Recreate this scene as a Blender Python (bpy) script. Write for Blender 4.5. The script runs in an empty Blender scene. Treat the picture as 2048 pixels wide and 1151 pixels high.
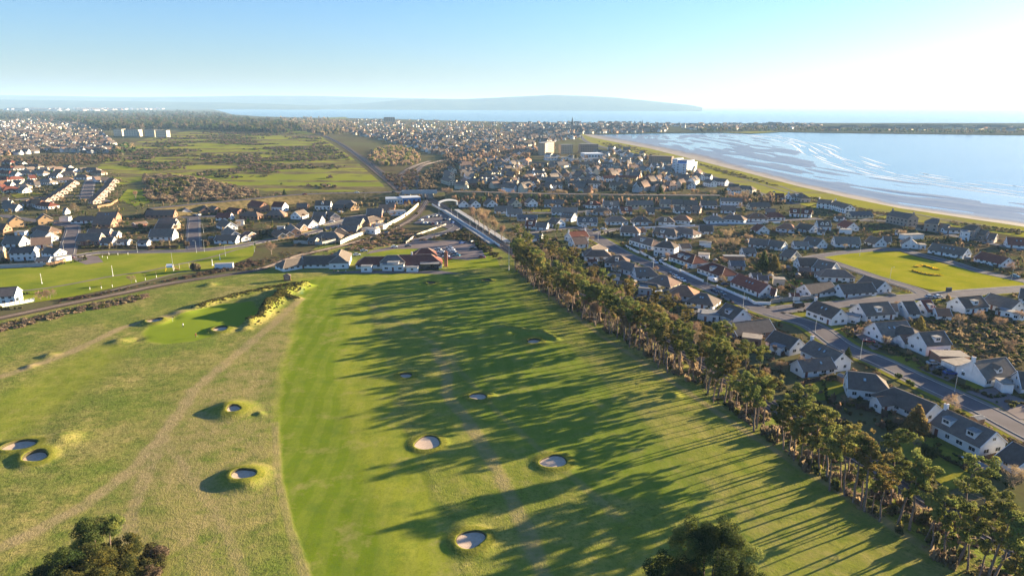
import bpy, math, random
import numpy as np
from mathutils import Vector, Matrix
sc = bpy.context.scene
COL = sc.collection
# ------------------------------------------------------------------ camera, light, sky
CAMH = 85.0; FPX = 1365.0; HOR = 212.0
PITCH = math.atan((575.5 - HOR) / FPX); ROLL = math.radians(0.27)
cam = bpy.data.cameras.new('camera'); camo = bpy.data.objects.new('camera', cam); COL.objects.link(camo)
cam.sensor_width = 36.0; cam.lens = FPX / 2048 * 36.0; cam.clip_start = 1.0; cam.clip_end = 150000.0
camo.location = (0, 0, CAMH)
camo.matrix_world = Matrix.Translation((0, 0, CAMH)) @ Matrix.Rotation(math.pi / 2 - PITCH, 4, 'X') @ Matrix.Rotation(ROLL, 4, 'Z')
sc.camera = camo
SUN_AZ = math.radians(27.0)      # from +X towards +Y
SUN_EL = math.radians(10.0)
world = bpy.data.worlds.new("World"); sc.world = world; world.use_nodes = True
wn = world.node_tree; bg = wn.nodes['Background']
sky = wn.nodes.new('ShaderNodeTexSky'); sky.sky_type = 'NISHITA'; sky.sun_disc = False
sky.sun_elevation = SUN_EL; sky.sun_rotation = math.pi / 2 - SUN_AZ
sky.air_density = 1.2; sky.dust_density = 0.5; sky.ozone_density = 6.4
tint = wn.nodes.new('ShaderNodeMix'); tint.data_type = 'RGBA'; tint.blend_type = 'MULTIPLY'; tint.inputs[0].default_value = 1.0; tint.inputs[7].default_value = (1.08, .925, .97, 1)
wn.links.new(sky.outputs[0], tint.inputs[6]); wn.links.new(tint.outputs[2], bg.inputs[0]); bg.inputs[1].default_value = 0.059
sund = bpy.data.lights.new('sun', 'SUN'); suno = bpy.data.objects.new('sun', sund); COL.objects.link(suno)
sund.energy = 5.0; sund.angle = math.radians(0.5); sund.color = (1.0, 0.81, 0.53)
sd = Vector((math.cos(SUN_EL) * math.cos(SUN_AZ), math.cos(SUN_EL) * math.sin(SUN_AZ), math.sin(SUN_EL)))
suno.rotation_euler = sd.to_track_quat('Z', 'Y').to_euler(); suno.location = sd * 300
sc.view_settings.view_transform = 'Standard'; sc.view_settings.look = 'None'
sc.view_settings.gamma = 1.0; sc.view_settings.use_curve_mapping = False
sc.view_settings.exposure = 2.48
cy = sc.cycles
cy.max_bounces = 5; cy.diffuse_bounces = 2; cy.glossy_bounces = 2; cy.transmission_bounces = 2; cy.volume_bounces = 0
cy.transparent_max_bounces = 6; cy.caustics_reflective = False; cy.caustics_refractive = False
cy.use_denoising = True; cy.use_adaptive_sampling = False
HAZE_DENSITY = 5.2e-5
RNG = random.Random(11)
# ------------------------------------------------------------------ helpers
_cp, _sp, _cr, _sr = math.cos(PITCH), math.sin(PITCH), math.cos(ROLL), math.sin(ROLL)
def P(x, y, z=0.0):
    "photograph pixel -> point of the place at height z"
    u = (x - 1024) / FPX; v = (575.5 - y) / FPX
    u, v = u * _cr - v * _sr, u * _sr + v * _cr
    dz = -_sp + v * _cp
    t = (z - CAMH) / dz
    return Vector((u * t, (_cp + v * _sp) * t, z))
def pix(p):
    d = p[0], p[1], p[2] - CAMH
    f = d[1] * _cp - d[2] * _sp; u = d[0] / f; v = (d[1] * _sp + d[2] * _cp) / f
    return 1024 + FPX * (u * _cr + v * _sr), 575.5 - FPX * (-u * _sr + v * _cr)
TILE = {'A': (940, 370), 'B': (1240, 370), 'C': (1500, 370), 'D': (1728, 400), 'E': (1120, 480), 'F': (1400, 520), 'G': (1728, 540),
        'H': (1728, 700), 'I': (0, 300), 'J': (0, 400), 'K': (260, 370), 'L': (540, 370), 'M': (780, 300), 'N': (1000, 250), 'O': (1280, 270),
        'Q': (530, 460)}
TILE4 = {'R': (1536, 600), 'S': (1536, 863), 'U': (1536, 400), 'V': (1024, 400), 'W': (0, 400), 'X': (512, 400), 'Y': (512, 180), 'Z': (1024, 180)}
def T(t, x, y):
    if t in TILE:
        o = TILE[t]; return o[0] + x / 6.394, o[1] + y / 6.394
    if t in TILE4:
        o = TILE4[t]; return o[0] + x / 3.996, o[1] + y / 3.996
    return x, y
def lin(r, g, b):
    f = lambda c: (c / 255 / 12.92) if c <= 10 else ((c / 255 + .055) / 1.055) ** 2.4
    return (f(r), f(g), f(b))
def link(o, parent=None):
    COL.objects.link(o)
    if parent is not None: o.parent = parent
    return o
def tag(o, label=None, cat=None, group=None, kind=None):
    if label: o['label'] = label
    if cat: o['category'] = cat
    if group: o['group'] = group
    if kind: o['kind'] = kind
    return o
def empty(name, loc, rz=0.0):
    o = bpy.data.objects.new(name, None); o.location = loc; o.rotation_euler = (0, 0, rz); o.empty_display_size = .5
    return link(o)
class MB:
    def __init__(s): s.v = []; s.f = []; s.m = []
    def face(s, pts, m=0):
        n = len(s.v); s.v.extend([tuple(p) for p in pts]); s.f.append(tuple(range(n, n + len(pts)))); s.m.append(m)
    def box(s, x0, x1, y0, y1, z0, z1, m=0):
        n = len(s.v)
        s.v += [(x0, y0, z0), (x1, y0, z0), (x1, y1, z0), (x0, y1, z0), (x0, y0, z1), (x1, y0, z1), (x1, y1, z1), (x0, y1, z1)]
        for q in ((0, 3, 2, 1), (4, 5, 6, 7), (0, 1, 5, 4), (1, 2, 6, 5), (2, 3, 7, 6), (3, 0, 4, 7)):
            s.f.append(tuple(n + i for i in q)); s.m.append(m)
    def obox(s, c, ax, hx, hy, z0, z1, m=0):
        "box whose long axis points along ax (2D unit)"
        n = len(s.v); a = Vector((ax[0], ax[1])); b = Vector((-ax[1], ax[0])); c = Vector((c[0], c[1]))
        for z in (z0, z1):
            for sx, sy in ((-1, -1), (1, -1), (1, 1), (-1, 1)):
                p = c + a * hx * sx + b * hy * sy; s.v.append((p.x, p.y, z))
        for q in ((0, 3, 2, 1), (4, 5, 6, 7), (0, 1, 5, 4), (1, 2, 6, 5), (2, 3, 7, 6), (3, 0, 4, 7)):
            s.f.append(tuple(n + i for i in q)); s.m.append(m)
    def tube(s, p0, p1, r0, r1, n=5, m=0):
        p0 = Vector(p0); p1 = Vector(p1); d = (p1 - p0)
        if d.length < 1e-5: return
        d.normalize(); a = d.orthogonal().normalized(); b = d.cross(a); k = len(s.v)
        for p, r in ((p0, r0), (p1, r1)):
            for i in range(n):
                t = 2 * math.pi * i / n; q = p + a * (math.cos(t) * r) + b * (math.sin(t) * r); s.v.append((q.x, q.y, q.z))
        for i in range(n):
            j = (i + 1) % n; s.f.append((k + i, k + j, k + n + j, k + n + i)); s.m.append(m)
        s.f.append(tuple(k + n + i for i in range(n))); s.m.append(m)
    def mesh(s, name, mats, smooth=False):
        me = bpy.data.meshes.new(name); me.from_pydata(s.v, [], s.f)
        for mm in (mats if isinstance(mats, (list, tuple)) else [mats]): me.materials.append(mm)
        if any(s.m): me.polygons.foreach_set('material_index', s.m)
        if smooth: me.polygons.foreach_set('use_smooth', [True] * len(s.f))
        me.update(); return me
    def build(s, name, mats, parent=None, smooth=False, M=None):
        o = bpy.data.objects.new(name, s.mesh(name, mats, smooth))
        link(o, parent)
        if M is not None: o.matrix_local = M
        return o
def np_mesh(name, v, tris, mats, smooth=False, mi=None):
    me = bpy.data.meshes.new(name); v = np.asarray(v, dtype=np.float32); tris = np.asarray(tris, dtype=np.int32)
    k = tris.shape[1]
    me.vertices.add(len(v)); me.vertices.foreach_set('co', v.ravel())
    me.loops.add(tris.size); me.loops.foreach_set('vertex_index', tris.ravel())
    me.polygons.add(len(tris)); me.polygons.foreach_set('loop_start', np.arange(0, tris.size, k, dtype=np.int32))
    me.polygons.foreach_set('loop_total', np.full(len(tris), k, dtype=np.int32))
    for mm in (mats if isinstance(mats, (list, tuple)) else [mats]): me.materials.append(mm)
    if mi is not None: me.polygons.foreach_set('material_index', np.asarray(mi, dtype=np.int32))
    if smooth: me.polygons.foreach_set('use_smooth', np.ones(len(tris), dtype=bool))
    me.update(calc_edges=True); me.validate(); return me
def colattr(me, name, rgb):
    a = me.color_attributes.new(name, 'FLOAT_COLOR', 'POINT'); d = np.ones((len(rgb), 4), dtype=np.float32); d[:, :3] = rgb
    a.data.foreach_set('color', d.ravel())
# ------------------------------------------------------------------ materials
class NT:
    "tiny node helper"
    def __init__(s, name, rough=.9, spec=.2):
        s.mat = bpy.data.materials.new(name); s.mat.use_nodes = True; s.t = s.mat.node_tree; s.b = s.t.nodes['Principled BSDF']
        s.b.inputs['Roughness'].default_value = rough; s.b.inputs['Specular IOR Level'].default_value = spec
        s.pos = None
    def n(s, typ, **kw):
        x = s.t.nodes.new(typ)
        for k, v in kw.items(): setattr(x, k, v)
        return x
    def l(s, a, b): s.t.links.new(a, b)
    def coord(s, scale=(1, 1, 1), obj=False):
        if obj: src = s.n('ShaderNodeTexCoord').outputs['Object']
        else: src = s.n('ShaderNodeNewGeometry').outputs['Position']
        m = s.n('ShaderNodeMapping'); m.inputs['Scale'].default_value = scale; s.l(src, m.inputs[0]); return m.outputs[0]
    def noise(s, scale, detail=3, rough=.55, co=None, dist=0.0):
        x = s.n('ShaderNodeTexNoise'); x.inputs['Scale'].default_value = scale; x.inputs['Detail'].default_value = detail
        x.inputs['Roughness'].default_value = rough; x.inputs['Distortion'].default_value = dist
        if co is None:
            if s.pos is None: s.pos = s.coord()
            co = s.pos
        s.l(co, x.inputs['Vector']); return x.outputs['Fac']
    def ramp(s, fac, stops):
        r = s.n('ShaderNodeValToRGB'); e = r.color_ramp.elements
        while len(e) < len(stops): e.new(.5)
        for i, (p, c) in enumerate(stops):
            e[i].position = p; e[i].color = (*c, 1) if len(c) == 3 else c
        s.l(fac, r.inputs[0]); return r.outputs[0]
    def mix(s, fac, a, b, mode='MIX'):
        m = s.n('ShaderNodeMix', data_type='RGBA', blend_type=mode)
        for i, x in ((0, fac), (6, a), (7, b)):
            if isinstance(x, (int, float)): m.inputs[i].default_value = x
            elif isinstance(x, tuple): m.inputs[i].default_value = (*x, 1) if len(x) == 3 else x
            else: s.l(x, m.inputs[i])
        return m.outputs[2]
    def math(s, op, a, b=None, c=None, clamp=False):
        m = s.n('ShaderNodeMath', operation=op); m.use_clamp = clamp
        for i, x in enumerate((a, b, c)):
            if x is None: continue
            if isinstance(x, (int, float)): m.inputs[i].default_value = x
            else: s.l(x, m.inputs[i])
        return m.outputs[0]
    def maprange(s, x, a, b, c=0., d=1.):
        m = s.n('ShaderNodeMapRange'); s.l(x, m.inputs[0])
        for i, v in enumerate((a, b, c, d)): m.inputs[i + 1].default_value = v
        return m.outputs[0]
    def attr(s, name):
        a = s.n('ShaderNodeAttribute'); a.attribute_name = name; return a
    def rand(s): return s.n('ShaderNodeObjectInfo').outputs['Random']
    def color(s, c):
        if isinstance(c, tuple): s.b.inputs['Base Color'].default_value = (*c, 1)
        else: s.l(c, s.b.inputs['Base Color'])
        return s
    def bump(s, h, strength=.5, dist=.1):
        b = s.n('ShaderNodeBump'); b.inputs['Strength'].default_value = strength; b.inputs['Distance'].default_value = dist
        s.l(h, b.inputs['Height']); s.l(b.outputs[0], s.b.inputs['Normal']); return s
def simple(name, c, rough=.85, spec=.25, var=.25, scale=1.5, metallic=0.):
    t = NT(name, rough, spec); n = t.noise(scale, 4)
    d = tuple(x * (1 - var) for x in c); e = tuple(min(1, x * (1 + var)) for x in c)
    t.color(t.ramp(n, [(.3, d), (.7, e)])); t.b.inputs['Metallic'].default_value = metallic
    return t.mat
MT = {}
def roofmat(name, c, c2):
    t = NT(name, .85, .06); co = t.coord(obj=True)
    n = t.noise(.7, 4); n2 = t.noise(6., 2, co=co)
    base = t.ramp(n, [(.3, c), (.7, c2)])
    base = t.mix(t.maprange(n2, .35, .75, 0, .45), base, tuple(x * .55 for x in c))
    w = t.n('ShaderNodeTexWave', wave_type='BANDS', bands_direction='Z'); w.inputs['Scale'].default_value = 1.9; w.inputs['Distortion'].default_value = .3
    t.l(co, w.inputs[0])
    base = t.mix(t.maprange(w.outputs['Fac'], 0, .35, .35, 0), base, tuple(x * .45 for x in c))
    hs = t.n('ShaderNodeHueSaturation'); t.l(base, hs.inputs['Color']); t.l(t.maprange(t.rand(), 0, 1, .75, 1.3), hs.inputs['Value'])
    t.color(hs.outputs[0]); t.bump(w.outputs['Fac'], .5, .04); return t.mat
MT['rd'] = roofmat('roof_dark_slate', (.135, .105, .085), (.20, .158, .128))
MT['rb'] = roofmat('roof_brown_tile', (.18, .12, .09), (.25, .17, .125))
MT['rr'] = roofmat('roof_red_tile', (.17, .055, .04), (.22, .085, .06))
MT['ro'] = roofmat('roof_orange_tile', (.25, .12, .07), (.32, .16, .095))
MT['rg'] = roofmat('roof_grey_slate', (.09, .09, .095), (.14, .135, .13))
MT['rn'] = roofmat('roof_grey_brown_tile', (.18, .145, .115), (.25, .205, .165))
def wallmat(name, c, var=.10):
    t = NT(name, .9, .15); n = t.noise(.8, 5); a = tuple(x * (1 - var) for x in c)
    base = t.ramp(n, [(.35, a), (.65, c)])
    hs = t.n('ShaderNodeHueSaturation'); t.l(base, hs.inputs['Color']); t.l(t.maprange(t.rand(), 0, 1, .88, 1.04), hs.inputs['Value'])
    t.color(hs.outputs[0]); return t.mat
MT['ww'] = wallmat('white_render', (.80, .79, .76)); MT['wc'] = wallmat('cream_render', (.62, .54, .40)); MT['wp'] = wallmat('pinkish_render', (.52, .40, .33))
MT['wg'] = wallmat('grey_render', (.42, .42, .42))
def brickmat(name, c1, c2, mo, sc_=1.0):
    t = NT(name, .9, .15); b = t.n('ShaderNodeTexBrick'); b.inputs['Color1'].default_value = (*c1, 1); b.inputs['Color2'].default_value = (*c2, 1)
    b.inputs['Mortar'].default_value = (*mo, 1); b.inputs['Scale'].default_value = 1.6 * sc_; b.inputs['Mortar Size'].default_value = .012
    co = t.n('ShaderNodeTexCoord').outputs['Object']; m = t.n('ShaderNodeMapping'); m.inputs['Rotation'].default_value = (math.pi / 2, 0, .6); t.l(co, m.inputs[0]); t.l(m.outputs[0], b.inputs[0])
    t.color(b.outputs['Color']); return t.mat
MT['wk'] = brickmat('brick_wall', (.33, .17, .10), (.25, .12, .075), (.34, .30, .26))
MT['wo'] = brickmat('buff_brick_wall', (.46, .29, .14), (.38, .23, .11), (.4, .36, .3))
MT['ws'] = brickmat('stone_wall', (.34, .29, .24), (.25, .22, .19), (.38, .35, .31), .5)
MT['white'] = simple('white_paint', (.78, .78, .76), .6, .3, .08)
MT['trim'] = simple('white_trim', (.74, .73, .70), .6, .3, .08)
MT['ridge'] = simple('pale_ridge_tiles', (.42, .33, .26), .8, .2, .2)
g_ = NT('window_glass', .12, .6); g_.color(g_.ramp(g_.noise(.35, 2), [(.35, (.012, .015, .018)), (.65, (.05, .06, .07))])); MT['glass'] = g_.mat
MT['pale_glass'] = simple('pale_glazing', (.33, .42, .46), .15, .6, .2)
MT['door'] = simple('door_paint', (.16, .05, .04), .5, .4, .3, .2)
MT['doorg'] = simple('garage_door_paint', (.55, .55, .55), .5, .3, .1)
MT['pot'] = simple('chimney_pot', (.40, .18, .09)); MT['flat'] = simple('flat_roof_felt', (.22, .21, .20), .9, .2, .25, .8)
MT['felt'] = simple('pale_felt', (.27, .225, .18), .9, .2, .25, .8)
MT['concrete'] = simple('concrete', (.36, .335, .30), .9, .2, .2, .9); MT['cream_panel'] = simple('cream_concrete', (.60, .52, .40), .9, .2, .2, .5)
MT['steel'] = simple('galvanised_steel', (.46, .47, .47), .5, .4, .15, 1., .3); MT['darksteel'] = simple('dark_steel', (.06, .06, .065), .5, .4)
MT['wood'] = simple('fence_timber', (.25, .155, .09), .9, .15, .3, 1.2); MT['darkwood'] = simple('dark_timber', (.07, .05, .04), .9, .15, .3, 1.2)
MT['rubber'] = simple('tyre_rubber', (.02, .02, .02), .8, .2); MT['lamp'] = simple('lamp_lens', (.75, .75, .7), .2, .5, .05)
def asphalt(name, c):
    t = NT(name, .9, .06); n = t.noise(.12, 5, .6); n2 = t.noise(3., 3)
    a = t.ramp(n, [(.3, tuple(x * .75 for x in c)), (.7, tuple(x * 1.2 for x in c))]); t.color(t.mix(t.maprange(n2, .4, .8, 0, .3), a, tuple(x * .6 for x in c))); return t.mat
MT['road'] = asphalt('asphalt', (.135, .115, .115)); MT['pave'] = asphalt('pavement_slabs', (.19, .16, .14)); MT['path'] = asphalt('gravel_path', (.20, .16, .12))
MT['drive'] = asphalt('driveway', (.20, .155, .14)); MT['ballast'] = asphalt('ballast', (.115, .082, .066))
MT['rail'] = simple('rail_steel', (.22, .17, .14), .4, .5, .15, 1., .5); MT['sleeper'] = simple('sleepers', (.09, .07, .06))
def leafmat(name, c0, c1, c2, sc_=.35):
    t = NT(name, .75, .03); n = t.noise(sc_, 3, .6)
    base = t.ramp(n, [(.30, c0), (.5, c1), (.72, c2)])
    hs = t.n('ShaderNodeHueSaturation'); t.l(base, hs.inputs['Color']); r = t.rand()
    t.l(t.maprange(r, 0, 1, .7, 1.3), hs.inputs['Value'])
    m = t.math('FRACT', t.math('MULTIPLY', r, 7.31)); t.l(t.maprange(m, 0, 1, .488, .520), hs.inputs['Hue'])
    t.color(hs.outputs[0]); 
    tr = t.n('ShaderNodeBsdfTranslucent'); t.l(hs.outputs[0], tr.inputs[0]); ms = t.n('ShaderNodeMixShader'); ms.inputs[0].default_value = .42
    out = t.t.nodes['Material Output']; t.l(t.b.outputs[0], ms.inputs[1]); t.l(tr.outputs[0], ms.inputs[2]); t.l(ms.outputs[0], out.inputs[0])
    return t.mat
MT['pine'] = leafmat('pine_needles', (0.080, 0.107, 0.030), (0.173, 0.186, 0.048), (0.289, 0.237, 0.066))
MT['pine_brown'] = leafmat('brown_pine_needles', (0.087, 0.087, 0.026), (0.175, 0.141, 0.044), (0.280, 0.181, 0.060))
MT['evergreen'] = leafmat('dark_evergreen', (0.024, 0.047, 0.015), (0.054, 0.080, 0.022), (0.116, 0.126, 0.034))
MT['gorse'] = leafmat('gorse_leaves', (0.037, 0.054, 0.018), (0.091, 0.092, 0.030), (0.207, 0.154, 0.030), .6)
MT['scrub'] = leafmat('brown_scrub', (0.088, 0.062, 0.043), (0.158, 0.116, 0.076), (0.227, 0.178, 0.106), .4)
MT['twig'] = leafmat('bare_twigs', (0.179, 0.121, 0.082), (0.276, 0.186, 0.114), (0.356, 0.251, 0.145), .3)
MT['heather'] = leafmat('russet_scrub', (0.100, 0.065, 0.055), (0.157, 0.104, 0.079), (0.202, 0.156, 0.106), .2)
MT['hedge'] = leafmat('hedge_leaves', (0.040, 0.052, 0.018), (0.093, 0.083, 0.037), (0.172, 0.129, 0.062), .7)
MT['bark'] = simple('pine_bark', (.19, .135, .10), .95, .1, .35, 2.0); MT['barkg'] = simple('grey_bark', (.20, .155, .115), .95, .1, .3, 2.0)
MT['marram'] = leafmat('dune_grass_blades', (.10, .11, .025), (.17, .165, .045), (.26, .21, .085), .5)
MT['yellow'] = leafmat('yellow_flowers', (.55, .38, .01), (.75, .55, .015), (.8, .65, .05), 1.2)
# ------------------------------------------------------------------ large structure: sea, land, hills, haze
def poly_sheet(name, pts, z, mat, label=None, kind='structure', sub=0):
    mb = MB(); mb.face([(p[0], p[1], z) for p in pts]); o = mb.build(name, mat); o['kind'] = kind
    if label: o['label'] = label
    return o
def px_poly(pts, z=0.): return [P(x, y, z) for x, y in pts]
# sea: one sheet at low-water level reaching the horizon
SEA_Z = -1.6
t = NT('sea_water', .16, .35)
co1 = t.coord((.004, .012, .01)); co2 = t.coord((.03, .09, .05))
n1 = t.noise(1., 4, co=co1); n2 = t.noise(1., 5, .65, co=co2)
t.color(t.ramp(n1, [(.3, (.05, .125, .19)), (.7, (.08, .175, .245))])); t.bump(n2, .13, 1.2)
t.b.inputs['Roughness'].default_value = .2
MT['sea'] = t.mat
mb = MB(); S_ = 62000.; mb.face([(-S_, -2000, SEA_Z), (S_, -2000, SEA_Z), (S_, S_, SEA_Z), (-S_, S_, SEA_Z)])
o = mb.build('sea', MT['sea']); tag(o, 'calm blue sea filling the bay and reaching the horizon', kind='structure')
# land: mainland sheet with the coastline seen in the picture
DUNE = [(1165, 268), (1185, 275), (1230, 284), (1300, 297), (1400, 322), (1500, 347), (1600, 373), (1700, 396), (1800, 416), (1900, 431), (2048, 453), (2300, 490)]
WET = [(1215, 270), (1240, 274), (1270, 279), (1330, 290), (1420, 307), (1510, 334), (1605, 360), (1705, 382), (1805, 404), (1905, 419), (2048, 437), (2300, 470)]
OUTER = [(1400, 267.2), (1450, 268.5), (1500, 270), (1545, 275), (1590, 287), (1620, 305), (1670, 325), (1740, 345), (1820, 358), (1920, 372), (2048, 388), (2300, 420)]
coast = DUNE[::-1] + [(1215, 268.2), (1300, 266), (1400, 265.5), (1530, 263), (1640, 265), (1800, 267), (2048, 270), (2400, 275)]
cpts = px_poly(coast)
far_edge = [(2400, 247), (2048, 246), (1800, 246), (1600, 246), (1400, 247), (1250, 246), (1100, 245), (980, 243), (880, 241), (800, 238.5), (700, 236.5), (600, 235), (520, 233), (465, 229)]
fpts = px_poly(far_edge)
land = [Vector((900, 20, 0)), Vector((900, 250, 0))] + cpts[0:] + fpts + [P(440, 222), P(420, 217), Vector((-7600, 15800, 0)), Vector((-30000, 30000, 0)), Vector((-30000, -1500, 0)), Vector((900, -1500, 0))]
t = NT('land_ground', .95, 0.)
a = t.noise(.0035, 5, .6); b = t.noise(.05, 5, .65); c = t.noise(.6, 3, .6)
base = t.ramp(b, [(.32, (.075, .058, .034)), (.5, (.115, .088, .045)), (.64, (.10, .105, .032))])
base = t.mix(t.maprange(a, .42, .6), base, (.125, .12, .05)); base = t.mix(t.maprange(c, .45, .7, 0, .35), base, (.05, .042, .03))
t.color(base); MT['land'] = t.mat
import mathutils.geometry as mg
def tri_sheet(name, pts, z, mat, kind='structure', label=None):
    tr = mg.tessellate_polygon([[Vector((p[0], p[1], 0)) for p in pts]])
    o = bpy.data.objects.new(name, np_mesh(name, [(p[0], p[1], z) for p in pts], [tuple(q) for q in tr], mat)); link(o); o['kind'] = kind
    me = o.data
    # face up
    if len(me.polygons) and me.polygons[0].normal.z < 0: me.flip_normals()
    if label: o['label'] = label
    return o
tri_sheet('ground', land, -0.12, MT['land'], label='mixed scrub, garden soil and grass ground of the coastal plain')
# far shore across the firth and hills
def hillmat(name, c, c2):
    t = NT(name, .95, 0.); n = t.noise(.0012, 5, .6); m = t.noise(.006, 4, .6)
    t.color(t.mix(t.maprange(m, .5, .7, 0, .5), t.ramp(n, [(.35, c), (.65, c2)]), tuple(x * .5 for x in c))); return t.mat
MT['hill'] = hillmat('hill_pasture', (.075, .085, .045), (.12, .13, .06))
def hill_range(name, prof, dist, depth, label, seed):
    "prof: (px x, px y of the crest); a real ridge of the right height at dist metres, with slopes fore and aft"
    rg = np.random.RandomState(seed); xs = np.linspace(prof[0][0], prof[-1][0], 140)
    ys = np.interp(xs, [p[0] for p in prof], [p[1] for p in prof])
    rows = 9; V = []; 
    for i, (x, y) in enumerate(zip(xs, ys)):
        u = (x - 1024) / FPX; vv = (575.5 - y) / FPX; u2 = u * _cr - vv * _sr; v2 = u * _sr + vv * _cr
        dy = _cp + v2 * _sp; dz = -_sp + v2 * _cp; hh = CAMH + dz / dy * dist
        for r in range(rows):
            s = r / (rows - 1) * 2 - 1
            prof_h = (1 - abs(s) ** 1.4); wob = rg.normal() * .05 * (1 - abs(s)) if 0 < abs(s) else 0
            d = dist + s * depth
            V.append((u2 / dy * dist * (d / dist) , d, max(-3., -3 + (hh + 3) * max(0, prof_h + wob))))
    F = []
    for i in range(len(xs) - 1):
        for r in range(rows - 1):
            k = i * rows + r; F.append((k, k + rows, k + rows + 1, k + 1))
    me = np_mesh(name, V, F, MT['hill'], smooth=True)
    if me.polygons[0].normal.z < 0: me.flip_normals()
    o = bpy.data.objects.new(name, me); link(o); tag(o, label, kind='structure'); return o
hill_range('hills', [(440, 214), (560, 211), (680, 209), (740, 206), (800, 199.5), (850, 197.5), (930, 198), (1000, 195), (1060, 192), (1105, 190), (1160, 191.5), (1230, 195), (1290, 201), (1340, 206), (1380, 210), (1405, 215)], 16500, 1900, 'broad low pale blue headland hill across the water', 3)
hill_range('hills', [(-700, 186), (-250, 187), (0, 190), (120, 192), (260, 194), (400, 193), (520, 191), (640, 192), (760, 195), (900, 198), (1000, 203)], 20000, 3000, 'faint pale range of hills far inland', 4)
hill_range('hills', [(-700, 196), (-200, 196), (0, 199), (150, 201), (300, 203), (450, 205), (560, 208), (640, 212)], 15500, 2200, 'low misty farmland slopes beyond the far shore', 5)
# haze: closed box round the whole place
mb = MB(); mb.box(-66000, 66000, -3000, 66000, -5.0, 440.)
hz = bpy.data.materials.new('haze_air'); hz.use_nodes = True; nt = hz.node_tree; nt.nodes.remove(nt.nodes['Principled BSDF'])
pv = nt.nodes.new('ShaderNodeVolumePrincipled'); pv.inputs['Color'].default_value = (.44, .69, 1.0, 1); pv.inputs['Density'].default_value = HAZE_DENSITY; pv.inputs['Anisotropy'].default_value = .05
nt.links.new(pv.outputs[0], nt.nodes['Material Output'].inputs['Volume'])
o = mb.build('haze', hz); tag(o, 'thin blue sea haze lying over the whole coast', kind='stuff')
# ------------------------------------------------------------------ golf course terrain (mown and rough grass, mounds, pits)
def W2(pts): return np.array([[*P(x, y)[:2]] for x, y in pts])
RAIL_R = [P(2010, 1090), P(985, 479)]
_rd = (RAIL_R[1] - RAIL_R[0]).normalized()
RAIL_R = [RAIL_R[0] - _rd * 120, RAIL_R[0], RAIL_R[1]]
RAIL_L_PX = [(0, 636), (100, 615), (225, 590), (350, 565), (512, 540), (590, 513), (650, 499), (712, 484), (775, 463), (821, 440), (842, 420), (852, 402), (855, 394)]
RAIL_L = [P(-120, 660) * 2 - P(0, 636) + (P(-120, 660) - P(0, 636)) * 4, P(-120, 660)] + [P(*q) for q in RAIL_L_PX]
def seg_dist(X, Y, poly):
    "distance, signed side (+ left of travel) and arc position from points to a polyline"
    best = np.full(X.shape, 1e9); pos = np.zeros(X.shape); s0 = 0.
    for (ax, ay), (bx, by) in zip(poly[:-1], poly[1:]):
        dx, dy = bx - ax, by - ay; L2 = dx * dx + dy * dy
        t = np.clip(((X - ax) * dx + (Y - ay) * dy) / L2, 0, 1); d = np.hypot(X - ax - t * dx, Y - ay - t * dy)
        m = d < best; best = np.where(m, d, best); pos = np.where(m, s0 + t * math.sqrt(L2), pos); s0 += math.sqrt(L2)
    return best, pos
def inside(X, Y, poly):
    c = np.zeros(X.shape, bool); n = len(poly)
    for i in range(n):
        x1, y1 = poly[i]; x2, y2 = poly[(i + 1) % n]
        cond = ((y1 > Y) != (y2 > Y)); xi = (x2 - x1) * (Y - y1) / ((y2 - y1) if y2 != y1 else 1e-9) + x1
        c ^= cond & (X < xi)
    return c
def soft_in(X, Y, poly, w):
    d, _ = seg_dist(X, Y, np.vstack([poly, poly[:1]])); s = np.where(inside(X, Y, poly), d, -d)
    return np.clip(s / w * .5 + .5, 0, 1)
def sstep(a, b, x):
    t = np.clip((x - a) / (b - a), 0, 1); return t * t * (3 - 2 * t)
def vnoise(X, Y, scale, seed):
    r = np.random.RandomState(seed); G = r.rand(256, 256); x = X / scale; y = Y / scale
    xi = np.floor(x).astype(int); yi = np.floor(y).astype(int); fx = x - xi; fy = y - yi; fx = fx * fx * (3 - 2 * fx); fy = fy * fy * (3 - 2 * fy)
    g = lambda a, b: G[a % 256, b % 256]
    return (g(xi, yi) * (1 - fx) + g(xi + 1, yi) * fx) * (1 - fy) + (g(xi, yi + 1) * (1 - fx) + g(xi + 1, yi + 1) * fx) * fy
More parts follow.
